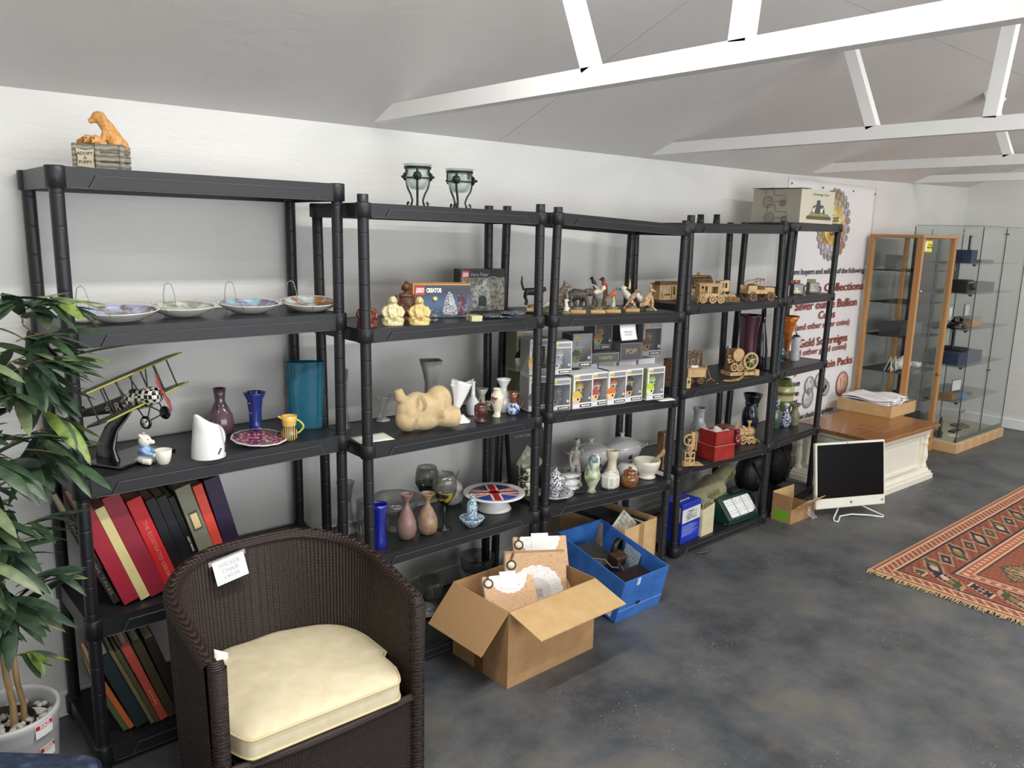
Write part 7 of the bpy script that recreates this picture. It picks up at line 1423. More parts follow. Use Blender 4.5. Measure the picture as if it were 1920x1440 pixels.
b = MB(); [b.ball(S(.003+.0085*cos(t*2.4)*.8, .003+.008*sin(t*2.4), .171+.0035*(t % 3)), .0042*k, 8, 6) for t in range(12)]; b.obj('curly_hair', STN, st)
HW_ = patt('white_black_scene_china', '#d0d0cf', '#4c4c4e', 22, .60, .63)
for px, py, hp, wp, lab in ((1108, 886, 60, 78, 'white covered vegetable dish with black scenes, behind the penguin vase'), (1166, 880, 66, 82, 'larger white covered dish with black scenes and side handle, at the back')):
    P = base(2, 3, px, py, .05); k = mpp(P); t = thing('covered_dish', lab, 'dish', P, rz=radians(-20), group='covered vegetable dishes'); R_ = wp*k/2
    MB().lathe([(R_*.6, 0), (R_*.62, .004), (R_*.9, hp*k*.35), (R_, hp*k*.58), (R_*.98, hp*k*.6), (0, hp*k*.6)], 40, sy=.75).obj('dish', HW_, t); MB().lathe([(R_*1.0, hp*k*.61), (R_*.9, hp*k*.70), (R_*.4, hp*k*.84), (R_*.1, hp*k*.88), (R_*.08, hp*k*.92), (R_*.13, hp*k), (0, hp*k)], 40, sy=.75).obj('lid', glaze('#c9c9c8', .25), t); [handle([(s*R_*.92, y, hp*k*.5) if q in (0, 3) else (s*R_*1.28, y, hp*k*(.62 if q == 1 else .60)) for q, y in enumerate((-.014, -.012, .012, .014))], .005, glaze('#d5d5d3'), t) for s in (-1, 1)]
P = base(2, 3, 1110, 925, .02); k = mpp(P)*1.0; pg = thing('penguin_jug', 'tall hand-painted bird-shaped pottery jug with green leaves, at the front of the shelf', 'jug', P, rz=radians(-30)); PNT = patt('painted_leaf_pottery', '#c3cbb4', '#8f9a6a', 30, .48, .58, rough=.3)
MB().lathe([(8*k, 0), (9*k, 2*k), (5.5*k, 7*k), (9*k, 14*k), (15*k, 28*k), (15*k, 36*k), (11*k, 50*k), (7.5*k, 58*k), (0, 58*k)], 28).obj('painted_body', PNT, pg); b = MB(); b.ball((0, 0, 63*k), (8.5*k, 8.5*k, 9*k)); b.obj('blue_grey_head', glaze('#6d8490', .3), pg); MB().tube([(-6*k, -4*k, 62*k), (-4*k, -9*k, 50*k), (-4*k, -11*k, 38*k)], [4*k, 3*k, 1*k], 8).obj('bill', glaze('#6f8f8d', .3), pg); handle([(6*k, 2*k, 70*k), (11*k, 2*k, 66*k), (12*k, 2*k, 55*k), (10*k, 2*k, 46*k)], [3*k, 3*k, 2.5*k, 2*k], glaze('#e6e6df'), pg)
vase('studio_pottery_vase', 'cream ribbed studio pottery vase with brown band and flared neck', 'vase', 2, 3, 1147, 912, 65, 32, [(.8, 0), (1, .12), (1, .26), (.80, .40), (.56, .48), (.52, .74), (.72, .84), (.72, .96), (.66, 1)], ramp_mat('ribbed_stoneware', 'WAVE', [(0, '#a89c7d'), (.3, '#cfc8b0'), (1, '#d9d3bd')], (1, 1, 1), .35, tkw={'Scale': 55.0, 'Distortion': .5, 'bands_direction': 'Z'}), t=.1)
P = base(2, 3, 1144, 918, .03); k = mpp(P); oj = thing('octagonal_jar', 'white octagonal lidded jar with faint landscape panels', 'jar', P, rz=radians(10))
MB().add([(r*k*cos(pi/8+i*pi/4), r*k*sin(pi/8+i*pi/4), z*k) for r, z in ((13, 0), (17.5, 4), (18.5, 10), (18.5, 23), (13, 27)) for i in range(8)], [(q*8+i, q*8+(i+1) % 8, q*8+8+(i+1) % 8, q*8+8+i) for q in range(4) for i in range(8)]+[tuple(range(7, -1, -1)), tuple(range(32, 40))]).obj('jar_body', glaze('#e1e0d6'), oj, bevel=.0015); MB().lathe([(12.5*k, 27.2*k), (12*k, 29*k), (5*k, 31*k), (4*k, 33*k), (0, 33.5*k)], 8).obj('lid', glaze('#e1e0d6'), oj)
for i in range(3): a = -pi/2-.17+(i-1)*pi/4; MB().box(-.010, .010, -.0006, 0, 9*k, 22*k).obj('landscape_panel', patt('faint_landscape', '#cfd0bd', '#93a085', 40, .5, .58), oj, (17.25*k*cos(a), 17.25*k*sin(a), 0), rot=(0, 0, a+pi/2))
P = base(2, 3, 1181, 913, .02); k = mpp(P); hp = thing('honey_pot', 'brown glazed lidded preserve pot in front of the mortar', 'pot', P); HB = ramp_mat('treacle_glaze', 'NOISE', [(.35, '#5c2f18'), (.6, '#8d5a30')], (9, 9, 30), .12, coat=.7)
MB().lathe([(13*k, 0), (15*k, 3*k), (17*k, 12*k), (14*k, 22*k), (10.5*k, 25*k), (0, 25*k)], 32).obj('body', HB, hp); MB().lathe([(12.5*k, 25.2*k), (12.5*k, 28*k), (8*k, 31*k), (2*k, 32*k), (4*k, 36*k), (0, 37.5*k)], 32).obj('lid', HB, hp)
P = base(2, 3, 1176, 900, .03); k = mpp(P); o = MB().lathe([(12*k, 0), (20*k, 8*k), (20*k, 20*k), (14*k, 27*k), (0, 28*k)], 28).tube([(14*k, 0, 24*k), (24*k, 0, 27*k), (26*k, 0, 34*k)], [.006, .005, .004], 8).obj('white_teapot', glaze('#cfcfcd'), loc=P); tag(o, 'small white teapot half hidden behind the brown preserve pot', 'teapot')
P = base(2, 3, 1214, 899, .035); k = mpp(P); o = MB().lathe([(15*k, 0), (17*k, 1*k), (17*k, 4*k), (14*k, 6*k), (21*k, 15*k), (24.5*k, 28*k), (25*k, 35*k), (22.5*k, 35*k), (20*k, 22*k), (8*k, 12*k), (0, 11*k)], 40, closed=True).obj('mortar', glaze('#dcd8c8', .3), loc=P); tag(o, 'large cream stoneware mortar at the right end of the fourth shelf', 'mortar')
pe = thing('pestle', 'wooden-handled pestle resting in the cream mortar', 'pestle', (P.x, P.y, P.z+15*k)); MB().tube([(2*k, 0, 2*k), (20*k, -4*k, 16*k), (36*k, -8*k, 28*k)], [5*k, 4*k, 4*k], 12).obj('handle', mat('#b79b72', .5), pe); MB().ball((37*k, -8.2*k, 29*k), (5.5*k, 5*k, 5.5*k)).obj('pink_tip', mat('#cf9d84', .4), pe)
# between the posts: leaf mugs and the cheese-board box
LFM = patt('leaf_border_mug', '#d5d3bf', '#38402c', 55, .50, .53)
P = base(2, 3, 985, 930, .025); k = mpp(P)
for i, lab in enumerate(('black and cream leaf-patterned mug, lower of the stacked pair behind the post', 'black and cream leaf-patterned mug, upper of the stacked pair behind the post')):
    o = MB().lathe([(.030, 0), (.034, .004), (.034, .062), (.033, .064), (.031, .062), (.030, .006), (0, .005)], 32, closed=True).obj('leaf_mug', LFM, loc=(P.x, max(P.y, -.30), P.z+i*.0648)); tag(o, lab, 'mug', 'stacked leaf mugs')
P = base(2, 3, 962, 905, .0); A_ = ony(962, 900, -.10); kb = thing('cheese_board_box', 'black printed box showing a cheese board, leaning upright behind the leaf mugs', 'box', (1.80+.12, -.11, P.z), rot=(radians(-8), 0, radians(-6))); 
MB().bev(0, .20, 0, .035, 0, .26, .002).obj('carton', mat('#1c1b1e', .4), kb); text('SQUARE CHEESE BOARD', .014, mat('#a9a9a6', .4), 'lettering', kb, (.105, -.0012, .235), width=.15); m = MB(); m.add([(.03, -.001, .11), (.12, -.001, .05), (.19, -.001, .10), (.10, -.001, .19)], [(0, 1, 2, 3)]); m.obj('board_picture', mat('#9b9a88', .5), kb); m = MB(); [m.ball((.075+.025*i, -.002, .135+.012*(i % 2)), (.016, .001, .014), 8, 6) for i in range(4)]; m.obj('cheese_picture', mat('#bdbba6', .5), kb)
# ------------------------------------------------------------------ wooden mechanical models on unit 4
PLY = ramp_mat('laser_cut_plywood', 'NOISE', [(.3, '#b89668'), (.7, '#d3b484')], (10, 10, 10), .6); PLD = ramp_mat('laser_burnt_plywood', 'NOISE', [(.35, '#5f452c'), (.65, '#8a6a45')], (30, 30, 30), .65)
def cog(mb, c, r, w_, teeth=0, spokes=6, axis='y', hole=.72):
    """spoked or toothed wheel, flat in the x-z plane"""
    n = max(24, teeth*2) if teeth else 28; cx, cy, cz_ = c
    def P(rr, a, y): return (cx+rr*cos(a), cy+y, cz_+rr*sin(a)) if axis == 'y' else (cx+y, cy+rr*cos(a), cz_+rr*sin(a))
    vs = []
    for i in range(n):
        a = 2*pi*i/n; ro = r*(1.07 if teeth and i % 2 else 1)
        for rr, y in ((ro, -w_/2), (ro, w_/2), (r*hole, w_/2), (r*hole, -w_/2)): vs.append(P(rr, a, y))
    mb.add(vs, [(4*i+k, 4*i+(k+1) % 4, 4*((i+1) % n)+(k+1) % 4, 4*((i+1) % n)+k) for i in range(n) for k in range(4)])
    for i in range(spokes):
        a = 2*pi*i/spokes+.3; mb.tube([P(0, a, 0), P(r*hole*1.04, a, 0)], w_*.45, 4)
    mb.tube([P(0, 0, -w_*.7), P(0, 0, w_*.7)], r*.2, 10); return mb
def panel(mb, x0, x1, y, z0, z1, holes, t=.003):
    """plywood plate in the x-z plane pierced by rectangular openings (given as fractions)"""
    xs = sorted({0, 1, *[h[0] for h in holes], *[h[1] for h in holes]}); zs = sorted({0, 1, *[h[2] for h in holes], *[h[3] for h in holes]})
    for a, b in zip(xs, xs[1:]):
        for c, d in zip(zs, zs[1:]):
            if any(h[0] <= a+1e-6 and b <= h[1]+1e-6 and h[2] <= c+1e-6 and d <= h[3]+1e-6 for h in holes): continue
            mb.box(x0+(x1-x0)*a, x0+(x1-x0)*b, y-t/2, y+t/2, z0+(z1-z0)*c, z0+(z1-z0)*d)
    return mb
MG = 'wooden mechanical models'
def model(label, u, l, px, py, rz, push=.03): return thing('wooden_model', label, 'model', base(u, l, px, py, push), rz=radians(rz), group=MG)
def wheels(t, places, r, w_, m=PLY, z=None, teeth=0, spokes=6, hole=.72):
    for x, y, z_ in places: cog(MB(), (0, 0, 0), r, w_, teeth, spokes, hole=hole).obj('wheel', m, t, (x, y, z_))
def four(xs, y, z): return [(x, s*y, z) for x in xs for s in (-1, 1)]
# tram wagon
t = model('plywood tram carriage model with cut-out scrollwork, left of the fourth unit post', 2, 1, 1254, 573, -14, .05); t.location.x += .0
b = MB(); panel(b, -.075, .075, -.03, .028, .105, [(.56, .66, .35, .9), (.75, .9, .45, .85), (.08, .12, .15, .9), (.2, .44, .30, .42), (.24, .40, .55, .80), (.48, .52, .1, .9)]); panel(b, -.075, .075, .03, .028, .105, [(.2, .8, .4, .85)]); b.box(-.077, -.073, -.03, .03, .028, .105); b.box(.073, .077, -.03, .03, .028, .105); b.obj('body', PLY, t)
b = MB(); b.box(-.082, .082, -.036, .036, .106, .112); b.box(-.07, .07, -.026, .026, .113, .122, .004); [b.box(-.08+i*.02, -.07+i*.02, -.037, -.034, .112, .118) for i in range(8)]; b.obj('roof', PLD, t); wheels(t, four((-.05, .05), .024, .016), .0155, .005, PLD); MB().bev(-.078, .078, -.022, .022, .018, .027, .001).obj('chassis', PLD, t)
# tank wagon behind
t = model('plywood tank wagon model with domed barrel and round hatch, behind the tram carriage', 3, 1, 1312, 561, -14, .03)
b = MB()
for i in range(9): a = pi*i/8; b.add([(-.06, .034*cos(a)-.003, .080+.042*sin(a)), (.06, .034*cos(a)-.003, .080+.042*sin(a)), (.06, .034*cos(a)+.003, .080+.042*sin(a)), (-.06, .034*cos(a)+.003, .080+.042*sin(a)), (-.06, .037*cos(a)-.003, .080+.045*sin(a)), (.06, .037*cos(a)-.003, .080+.045*sin(a)), (.06, .037*cos(a)+.003, .080+.045*sin(a)), (-.06, .037*cos(a)+.003, .080+.045*sin(a))], [(0, 3, 2, 1), (4, 5, 6, 7), (0, 1, 5, 4), (1, 2, 6, 5), (2, 3, 7, 6), (3, 0, 4, 7)])
b.lathe([(0, 0), (.034, 0), (.034, .12), (0, .12)], 24, (0, 0, -.06)); b.v = [(z, y, x) if i >= 72 else (x, y, z) for i, (x, y, z) in enumerate(b.v)]; b.v = b.v[:72]+[(x, y, z+.082) for x, y, z in b.v[72:]]; b.obj('barrel', PLD, t)
b = MB(); n = 20; vs = [(.062, .036*cos(i*pi/n), .080+.044*sin(i*pi/n)) for i in range(n+1)]; b.add(vs+[(.066, y, z) for x, y, z in vs], [tuple(range(n+1)), tuple(range(2*n+1, n, -1))]+[(i, i+1, n+2+i, n+1+i) for i in range(n)]); b.obj('end_plate', PLY, t)
b = MB().lathe([(.016, .126), (.018, .13), (.018, .136), (.010, .14), (0, .14)], 16).box(-.07, .07, -.04, .04, .070, .076); b.obj('deck_and_hatch', PLY, t); wheels(t, four((-.045, .045), .03, .020), .018, .005); MB().box(-.065, .065, -.02, .02, .03, .068).obj('chassis', PLY, t)
# truck with ladder and cab
t = model('plywood lorry model with open cab frame and ladder beside the fourth unit post', 3, 1, 1326, 569, -30, .03)
b = MB(); panel(b, -.05, .0, -.026, .03, .095, [(.15, .45, .3, .85), (.55, .85, .3, .85)]); panel(b, .004, .055, -.026, .035, .092, [(.12, .88, .25, .85)]); panel(b, -.05, .055, .026, .03, .092, [(.1, .9, .3, .85)]); b.box(-.056, .060, -.032, .032, .093, .098); [b.box(x, x+.003, -.026, .026, .03, .092) for x in (-.05, .0, .052)]; b.obj('cab', PLY, t)
b = MB(); [b.tube([(-.062+q*.03, -.036, .0), (-.048+q*.03, -.034, .06)], .002, 5) for q in (0, 1)]; [b.tube([(-.059+i*.0035, -.0365, .012+i*.012), (-.030+i*.0035, -.0365, .012+i*.012)], .0016, 5) for i in range(5)]; b.obj('ladder', PLY, t); wheels(t, four((-.03, .022, .065), .03, .020), .0195, .007); MB().bev(-.055, .085, -.018, .018, .022, .032, .001).obj('chassis', PLY, t)
t = model('plywood rover model with tilted cabin and small wheels, middle of the shelf', 3, 1, 1357, 567, -30, .03)
b = MB(); panel(b, -.03, .022, -.022, .055, .105, [(.2, .75, .35, .85)]); panel(b, -.03, .022, .022, .055, .105, [(.2, .8, .35, .85)]); b.add([(-.034, -.024, .104), (.016, -.024, .112), (.024, -.024, .104), (-.03, -.024, .098), (-.034, .024, .104), (.016, .024, .112), (.024, .024, .104), (-.03, .024, .098)], [(0, 1, 2, 3), (7, 6, 5, 4), (0, 4, 5, 1), (1, 5, 6, 2), (2, 6, 7, 3), (3, 7, 4, 0)]); b.obj('cabin', PLY, t)
wheels(t, four((-.05, -.005, .045), .027, .019), .018, .006); b = MB(); b.bev(-.065, .06, -.020, .020, .028, .040, .001); [b.tube([(x, -.024, .035), (x+.012, -.024, .056)], .003, 5) for x in (-.04, -.01, .02)]; b.obj('undercarriage', PLY, t); b = MB(); panel(b, -.05, .075, -.040, .006, .026, [(.1, .25, .3, .8), (.35, .5, .3, .8), (.6, .75, .3, .8)]); b.tube([(-.05, -.046, .004), (.08, -.046, .004)], .0022, 6); b.obj('side_ramp', PLD, t)
# jeep
t = model('plywood open jeep model with raised windscreen and slatted grille', 3, 1, 1424, 565, -22, .05); t.scale = (.98,)*3
b = MB(); b.bev(-.085, .02, -.038, .038, .038, .060, .002); b.add([(.02, -.036, .04), (.085, -.030, .04), (.085, .030, .04), (.02, .036, .04), (.02, -.036, .074), (.085, -.030, .068), (.085, .030, .068), (.02, .036, .074)], [(0, 3, 2, 1), (4, 5, 6, 7), (0, 1, 5, 4), (1, 2, 6, 5), (2, 3, 7, 6), (3, 0, 4, 7)]); b.bev(-.085, -.03, -.038, -.032, .06, .082, .001); b.bev(-.085, -.03, .032, .038, .06, .082, .001); b.obj('jeep_body', PLY, t)
b = MB(); [b.box(.086, .089, -.030+i*.0072, -.026+i*.0072, .040, .068) for i in range(9)]; b.box(.089, .092, -.034, .034, .030, .038); b.box(.089, .095, -.045, .045, .020, .027); b.obj('grille_and_bumper', PLY, t); b = MB(); panel(b, -.036, .036, 0, .074, .118, [(.06, .47, .12, .88), (.53, .94, .12, .88)]); o = b.obj('windscreen', PLY, t, (.015, 0, 0), rot=(0, 0, pi/2))
b = MB(); b.tube([(.015, -.034, .112), (-.05, -.036, .102), (-.075, -.034, .07)], .0018, 5); b.tube([(.015, .034, .112), (-.05, .036, .102), (-.075, .034, .07)], .0018, 5); b.obj('hood_frame', PLD, t); wheels(t, four((-.055, .058), .038, .0245), .0235, .012, PLD, teeth=26, spokes=5, hole=.62); [MB().bev(-.045, -.02, y-.011, y+.011, .06, .088, .002).obj('seat', PLD, t) for y in (-.016, .016)]
# toy car boxes on unit 5
def carbox(label, px, py, m, pm, flag=None, w_=.062, back=None):
    P = base(4, 1, px, py); b = thing('model_car_box', label, 'toy box', P, rz=radians(-36), group='boxed model cars on the right-hand unit')
    c = MB(); c.box(0, w_, 0, .045, 0, .003); c.box(0, w_, 0, .045, .062, .065); c.box(0, .003, 0, .045, .003, .062); c.box(w_-.003, w_, 0, .045, .003, .062); c.box(0, w_, .042, .045, .003, .062); c.obj('card_case', m, b)
    MB().box(.003, w_-.003, .0005, .001, .003, .062).obj('clear_window', glass('#f0f2f0', .93, .03, .3), b); v = MB(); v.bev(.010, w_-.010, .010, .034, .008, .026, .003); v.bev(.016, w_-.026, .012, .032, .0265, .042, .003); o = v.obj('model_van', pm, b); [MB().lathe([(0, 0), (.006, 0), (.006, .004), (0, .004)], 12).obj('wheel', BKG, o, (x, .0095, .009), rot=(pi/2, 0, 0)) for x in (.018, w_-.018)]
    if flag: f = MB().box(0, w_*.95, .043, .045, .066, .066+flag[0]).obj('header_card', mat(flag[1], .5), b); (MB().lathe([(0, 0), (.011, 0), (0, .0006)], 16).obj('gold_badge', mat('#d9a53a', .4), f, (w_*.5, .042, .066+flag[0]*.5), rot=(pi/2, 0, 0)) if flag[2] else None)
carbox('boxed yellow-green model car half hidden behind the fourth unit post', 1434, 560, mat('#5a2a33', .5), C('#c3cc4a')); carbox('boxed model car with pale pink edge, left of the yellow van box', 1460, 556, mat('#8f6f74', .5), C('#7d9a86'), (.022, '#c9c47a', 0)); carbox('boxed yellow model van with red and gold header card', 1487, 552.5, mat('#3b1c22', .5), C('#e3d84a'), (.019, '#8a2430', 1)); carbox('olive boxed model car at the right end with plain header card', 1517, 549.5, mat('#6f7448', .5), C('#8d8f6a'), (.019, '#83875a', 0))
# ---- unit 4, third shelf
t = model('dark plywood box model standing behind the fourth unit post', 3, 2, 1262, 728, -10, .05); b = MB()
for x in (-.03, 0, .03): b.box(x-.002, x+.002, -.03, .03, 0, .14)
for z in (.0, .035, .07, .105, .138): b.box(-.032, .032, -.03, .03, z, z+.003)
b.obj('lattice_frame', PLD, t)
t = model('plywood truck trailer model with closed box body and castle-like tail, third shelf', 3, 2, 1302, 722, -28, .04)
b = MB(); b.bev(-.045, .052, -.03, .03, .038, .082, .001); b.box(-.05, .057, -.034, .034, .083, .086); b.obj('box_body', PLY, t); panel(MB(), -.026, .026, 0, .030, .100, [(.2, .4, .2, .45), (.6, .8, .2, .45), (.3, .7, .62, .78)]).obj('end_plate', PLY, t, (.057, 0, 0), rot=(0, 0, pi/2)); wheels(t, four((-.03, .03), .026, .018), .017, .006, PLD); MB().box(-.02, .02, -.012, .012, .086, .094).obj('paper_tag', PAPERW, t)
t = model('small plywood tower piece at the front edge beside the fourth unit post', 3, 2, 1289, 728, -15, .008); b = MB(); panel(b, -.013, .013, -.008, 0, .056, [(.25, .75, .45, .7), (.2, .35, .88, 1), (.6, .78, .9, 1)]); panel(b, -.013, .013, .008, 0, .050, []); b.box(-.013, -.010, -.008, .008, 0, .05); b.box(.010, .013, -.008, .008, 0, .05); b.obj('tower', PLY, t)
t = model('dark mechanical engine model heaped behind the box trailer', 3, 2, 1303, 700, -10, .03); b = MB(); [cog(b, (x, 0, z), r, .005, 20, 5) for x, z, r in ((-.04, .10, .022), (0, .105, .02), (.035, .098, .022), (-.01, .06, .03))]; b.bev(-.06, .05, -.02, .02, 0, .03, .002); b.tube([(-.055, 0, .03), (-.055, 0, .1)], .004, 6); b.tube([(.045, 0, .03), (.045, 0, .09)], .004, 6); b.obj('gear_stack', PLD, t)
P = base(3, 2, 1325, 716, .01); g = thing('gramophone_stand', 'dark spired cone with brass-coloured curved foot, right of the box trailer', 'ornament', P, rz=radians(-20)); MB().lathe([(.016, .02), (.010, .07), (.002, .13), (0, .131)], 16, (-.015, .03, 0)).cyl(.02, 0, .02, 16, (-.015, .03)).obj('spire', mat('#54413a', .5), g); b = MB(); b.tube([(0, 0, .075), (.010, 0, .045), (.022, -.005, .015), (.045, -.01, .002)], [.0025, .004, .005, .003], 8, flat=.6); b.tube([(.022, -.005, .015), (-.01, -.01, .002)], [.004, .002], 6); b.obj('curved_foot', mat('#a5834c', .35, metal=.4), g)
t = model('large plywood geared machine model with two big toothed wheels on a frame', 3, 2, 1390, 706, -22, .05)
b = MB(); b.box(-.09, .095, -.045, -.040, .004, .024); b.box(-.09, .095, .040, .045, .004, .024); [b.box(x, x+.005, -.045, .045, .004, .024) for x in (-.09, -.03, .03, .09)]; b.bev(.07, .098, -.05, -.02, 0, .034, .002); b.obj('base_frame', PLY, t)
cog(MB(), (.045, -.036, .082), .046, .006, 36, 6, hole=.82).obj('large_gear', PLY, t); b = MB(); cog(b, (-.025, -.02, .115), .034, .006, 30, 0, hole=.1); b.obj('solid_gear', PLY, t); b = MB(); [cog(b, (x, y, z), r, .005, 18, 5, hole=.7) for x, y, z, r in ((-.055, -.03, .05, .022), (-.02, -.032, .045, .018), (.005, -.025, .06, .02), (-.06, .0, .09, .02), (.0, .02, .08, .03))]; b.obj('small_gears', PLY, t); b = MB(); [panel(b, -.075, .02, y, .024, .145 if y > 0 else .06, [(.1, .4, .3, .7), (.5, .9, .2, .8)]) for y in (-.01, .03)]; b.tube([(-.08, 0, .10), (.02, 0, .095), (.09, 0, .12)], .006, 8); b.tube([(-.07, .02, .024), (-.07, .02, .16)], .006, 6); b.obj('frame_and_crank', PLD, t)
P = base(3, 2, 1378, 716, .0); b = MB(); b.tube([(-.07, 0, .006), (-.03, -.012, .004), (.02, -.01, .006), (.055, -.005, .02), (.075, 0, .05), (.11, .0, .055)], [.007, .009, .009, .008, .006, .004], 8, flat=.6); o = b.obj('curved_horn', ramp_mat('amber_horn', 'NOISE', [(.4, '#8a6a34'), (.6, '#b39252')], (9, 9, 9), .3, coat=.3), loc=(P.x, P.y+.01, P.z+.004), rz=radians(-15)); tag(o, 'curved amber-brown horn or blade lying in front of the geared model', 'ornament')
P = base(3, 2, 1344, 719); o = MB().lathe([(0, 0), (.008, 0), (.008, .0015), (0, .002)], 16).obj('silver_disc', SILV, loc=P); tag(o, 'tiny silver disc lying near the front edge of the third shelf', 'coin')
vase('plum_glass_vase', 'large square-shouldered plum glass vase behind the geared model', 'vase', 3, 2, 1404, 694, 100, 42, [(.80, 0), (.80, .5), (.84, .75), (1, .97), (1.02, 1)], mat('#4a2530', .15, coat=.5), t=.06)
vase('dark_glass_bottle', 'very dark speckled purple bottle vase with long neck', 'bottle', 3, 2, 1427, 694, 112, 26, [(.9, 0), (1, .05), (.98, .3), (.75, .5), (.38, .75), (.32, 1)], patt('black_purple_speckle', '#17121c', '#4d4a5f', 90, .64, .68, rough=.08))
vase('green_rimmed_glass', 'low green-rimmed glass tumbler at the right of the geared model', 'glass', 3, 2, 1409, 700, 32, 20, [(.9, 0), (.95, .6), (1, 1)], glass('#8fae86', .7, .04, .4), t=.1)
# ---- unit 5, third shelf
vase('orange_glass_vase', 'tall flared orange glass vase with fluted rim', 'vase', 4, 2, 1475, 672, 78, 40, [(.34, 0), (.28, .05), (.30, .3), (.42, .6), (.7, .85), (1, 1)], ramp_mat('orange_cased_glass', 'NOISE', [(.3, '#a8551c'), (.7, '#d07f34')], (3, 3, 12), .1, coat=.6), t=.08, flute=.05, fn=8)
vase('teal_bottle_vase', 'teal and clear glass bottle vase on a foot, in front of the orange vase', 'vase', 4, 2, 1465, 679, 54, 23, [(.75, 0), (.6, .03), (.22, .07), (.55, .12), (1, .25), (.62, .42), (.30, .52), (.28, 1)], glass('#2f7d8c', .55, .03, .5), t=.06)
vase('pink_striped_vase', 'slim pink and blue striped glass vase edge seen beside the post', 'vase', 4, 2, 1459, 672, 70, 12, [(.6, 0), (.9, .2), (1, .5), (.6, .9), (.7, 1)], ramp_mat('pink_blue_stripes', 'WAVE', [(0, '#7a3f5c'), (.5, '#b98ab0'), (1, '#3f5f8c')], (1, 1, 1), .15, tkw={'Scale': 40.0, 'bands_direction': 'Z', 'Distortion': 3.0}), t=.1)
r_, R_, H = vase('crystal_shaker', 'cut crystal jug-shaped shaker with dark metal top', 'shaker', 4, 2, 1492, 677, 44, 18, [(.9, 0), (1, .08), (.82, .5), (1, .85), (.95, 1)], ramp_mat('cut_crystal', 'VORONOI', [(0, '#e6e8e8'), (.4, '#9da1a1'), (.7, '#d9dcdc'), (1, '#6f7374')], (1, 1, 1), .08, coat=.6, tkw={'Scale': 140.0}), child='crystal_body', t=.1)
MB().lathe([(R_*.8, H*1.0), (R_*.7, H*1.06), (R_*.15, H*1.09), (R_*.15, H*1.16), (0, H*1.16)], 16).tube([(-R_*.9, 0, H*.95), (-R_*1.5, 0, H*1.03)], [.006, .002], 6).obj('metal_top', mat('#4d4f48', .3, metal=.7), r_)
P = base(4, 2, 1482, 672, .02); o = MB().bev(-.02, .02, -.01, .01, 0, .045, .008).obj('grey_stone', mat('#5a5856', .6), loc=P); tag(o, 'small dark grey rounded block behind the crystal shaker', 'ornament')
# ---- unit 5, fourth shelf
vase('green_garden_pot', 'large cream and green crane-painted pot at the back of the fourth shelf', 'pot', 4, 3, 1468, 792, 80, 40, [(.7, 0), (.75, .15), (.85, .35), (.98, .62), (1, .72), (.92, .85), (.66, .95), (.62, 1)], ramp_mat('green_cream_bands', 'WAVE', [(0, '#5d6b3a'), (.35, '#6d7a45'), (.42, '#cfc38c'), (.9, '#c6ba84'), (1, '#4f5d33')], (1, 1, 1), .2, coat=.5, tkw={'Scale': 1.9, 'bands_direction': 'Z', 'Phase Offset': 2.2}), t=.12)
vase('green_glass_vase', 'round translucent green vase at the front left of the right-hand unit', 'vase', 4, 3, 1453, 803, 36, 23, [(.6, 0), (.9, .15), (1, .45), (.8, .8), (.6, 1)], patt('sea_green_glaze', '#3f5c4c', '#7f9a86', 20, .5, .65), t=.1)
r_, R_, H = vase('delft_bottle', 'blue and white scrolled pottery bottle with white stopper', 'bottle', 4, 3, 1473, 801, 45, 22, [(.5, 0), (.85, .1), (1, .28), (.85, .46), (.38, .62), (.34, .85), (.42, .88)], patt('navy_scroll_china', '#d9dbe4', '#2c3a72', 110, .48, .52), child='bottle_body', open_=False)
MB().lathe([(R_*.5, H*.885), (R_*.55, H*.94), (R_*.3, H), (0, H)], 20).obj('stopper', glaze('#dadbe0'), r_)
vase('grey_urn', 'small matt grey-green urn vase with flared brown rim', 'vase', 4, 3, 1491, 798, 40, 22, [(.78, 0), (.82, .3), (.86, .5), (.5, .7), (.5, .82), (1, .98), (1, 1)], ramp_mat('bronze_green_glaze', 'NOISE', [(.3, '#6d6a52'), (.7, '#86836a')], (9, 9, 9), .35), t=.1)
vase('white_handled_vase', 'slim white and blue handled vase glimpsed behind the green one', 'vase', 4, 3, 1456, 793, 46, 12, [(.7, 0), (1, .3), (.6, .7), (.8, 1)], patt('white_blue_vase', '#cfd3dc', '#55608c', 60, .5, .55))
# ---- unit 4, fourth shelf
t = model('tall plywood wind-turbine tower model with spoked wheel and gears by the left post', 3, 3, 1291, 872, -30, .02); t.scale = (.92,)*3
b = MB(); panel(b, -.03, .03, -.02, .004, .075, [(.1, .45, .1, .45), (.55, .9, .1, .45), (.1, .45, .55, .9), (.55, .9, .55, .9)]); panel(b, -.03, .03, .02, .004, .075, [(.1, .9, .1, .9)]); b.tube([(-.028, -.022, .006), (.026, -.022, .038)], .002, 4); b.tube([(.028, -.022, .006), (-.026, -.022, .038)], .002, 4); b.obj('lattice_base', PLY, t)
b = MB(); cog(b, (-.012, -.026, .145), .034, .004, 0, 3, hole=.80); b.obj('rotor_wheel', PLY, t); b = MB(); [b.box(x, x+.004, -.005, .022, .075, .185) for x in (.012, .040)]; b.box(.014, .042, .005, .008, .08, .18); b.tube([(-.012, 0, .075), (-.012, -.02, .145)], .005, 6); [cog(b, (.0, -.024, z), .014, .004, 14, 4) for z in (.07, .095)]; b.obj('tower_plates', PLY, t); b = MB(); b.box(-.045, .075, -.040, .030, 0, .004); [b.box(-.035+i*.018, -.025+i*.018, -.036, -.028, .004, .006) for i in range(6)]; b.obj('base_board', PLY, t)
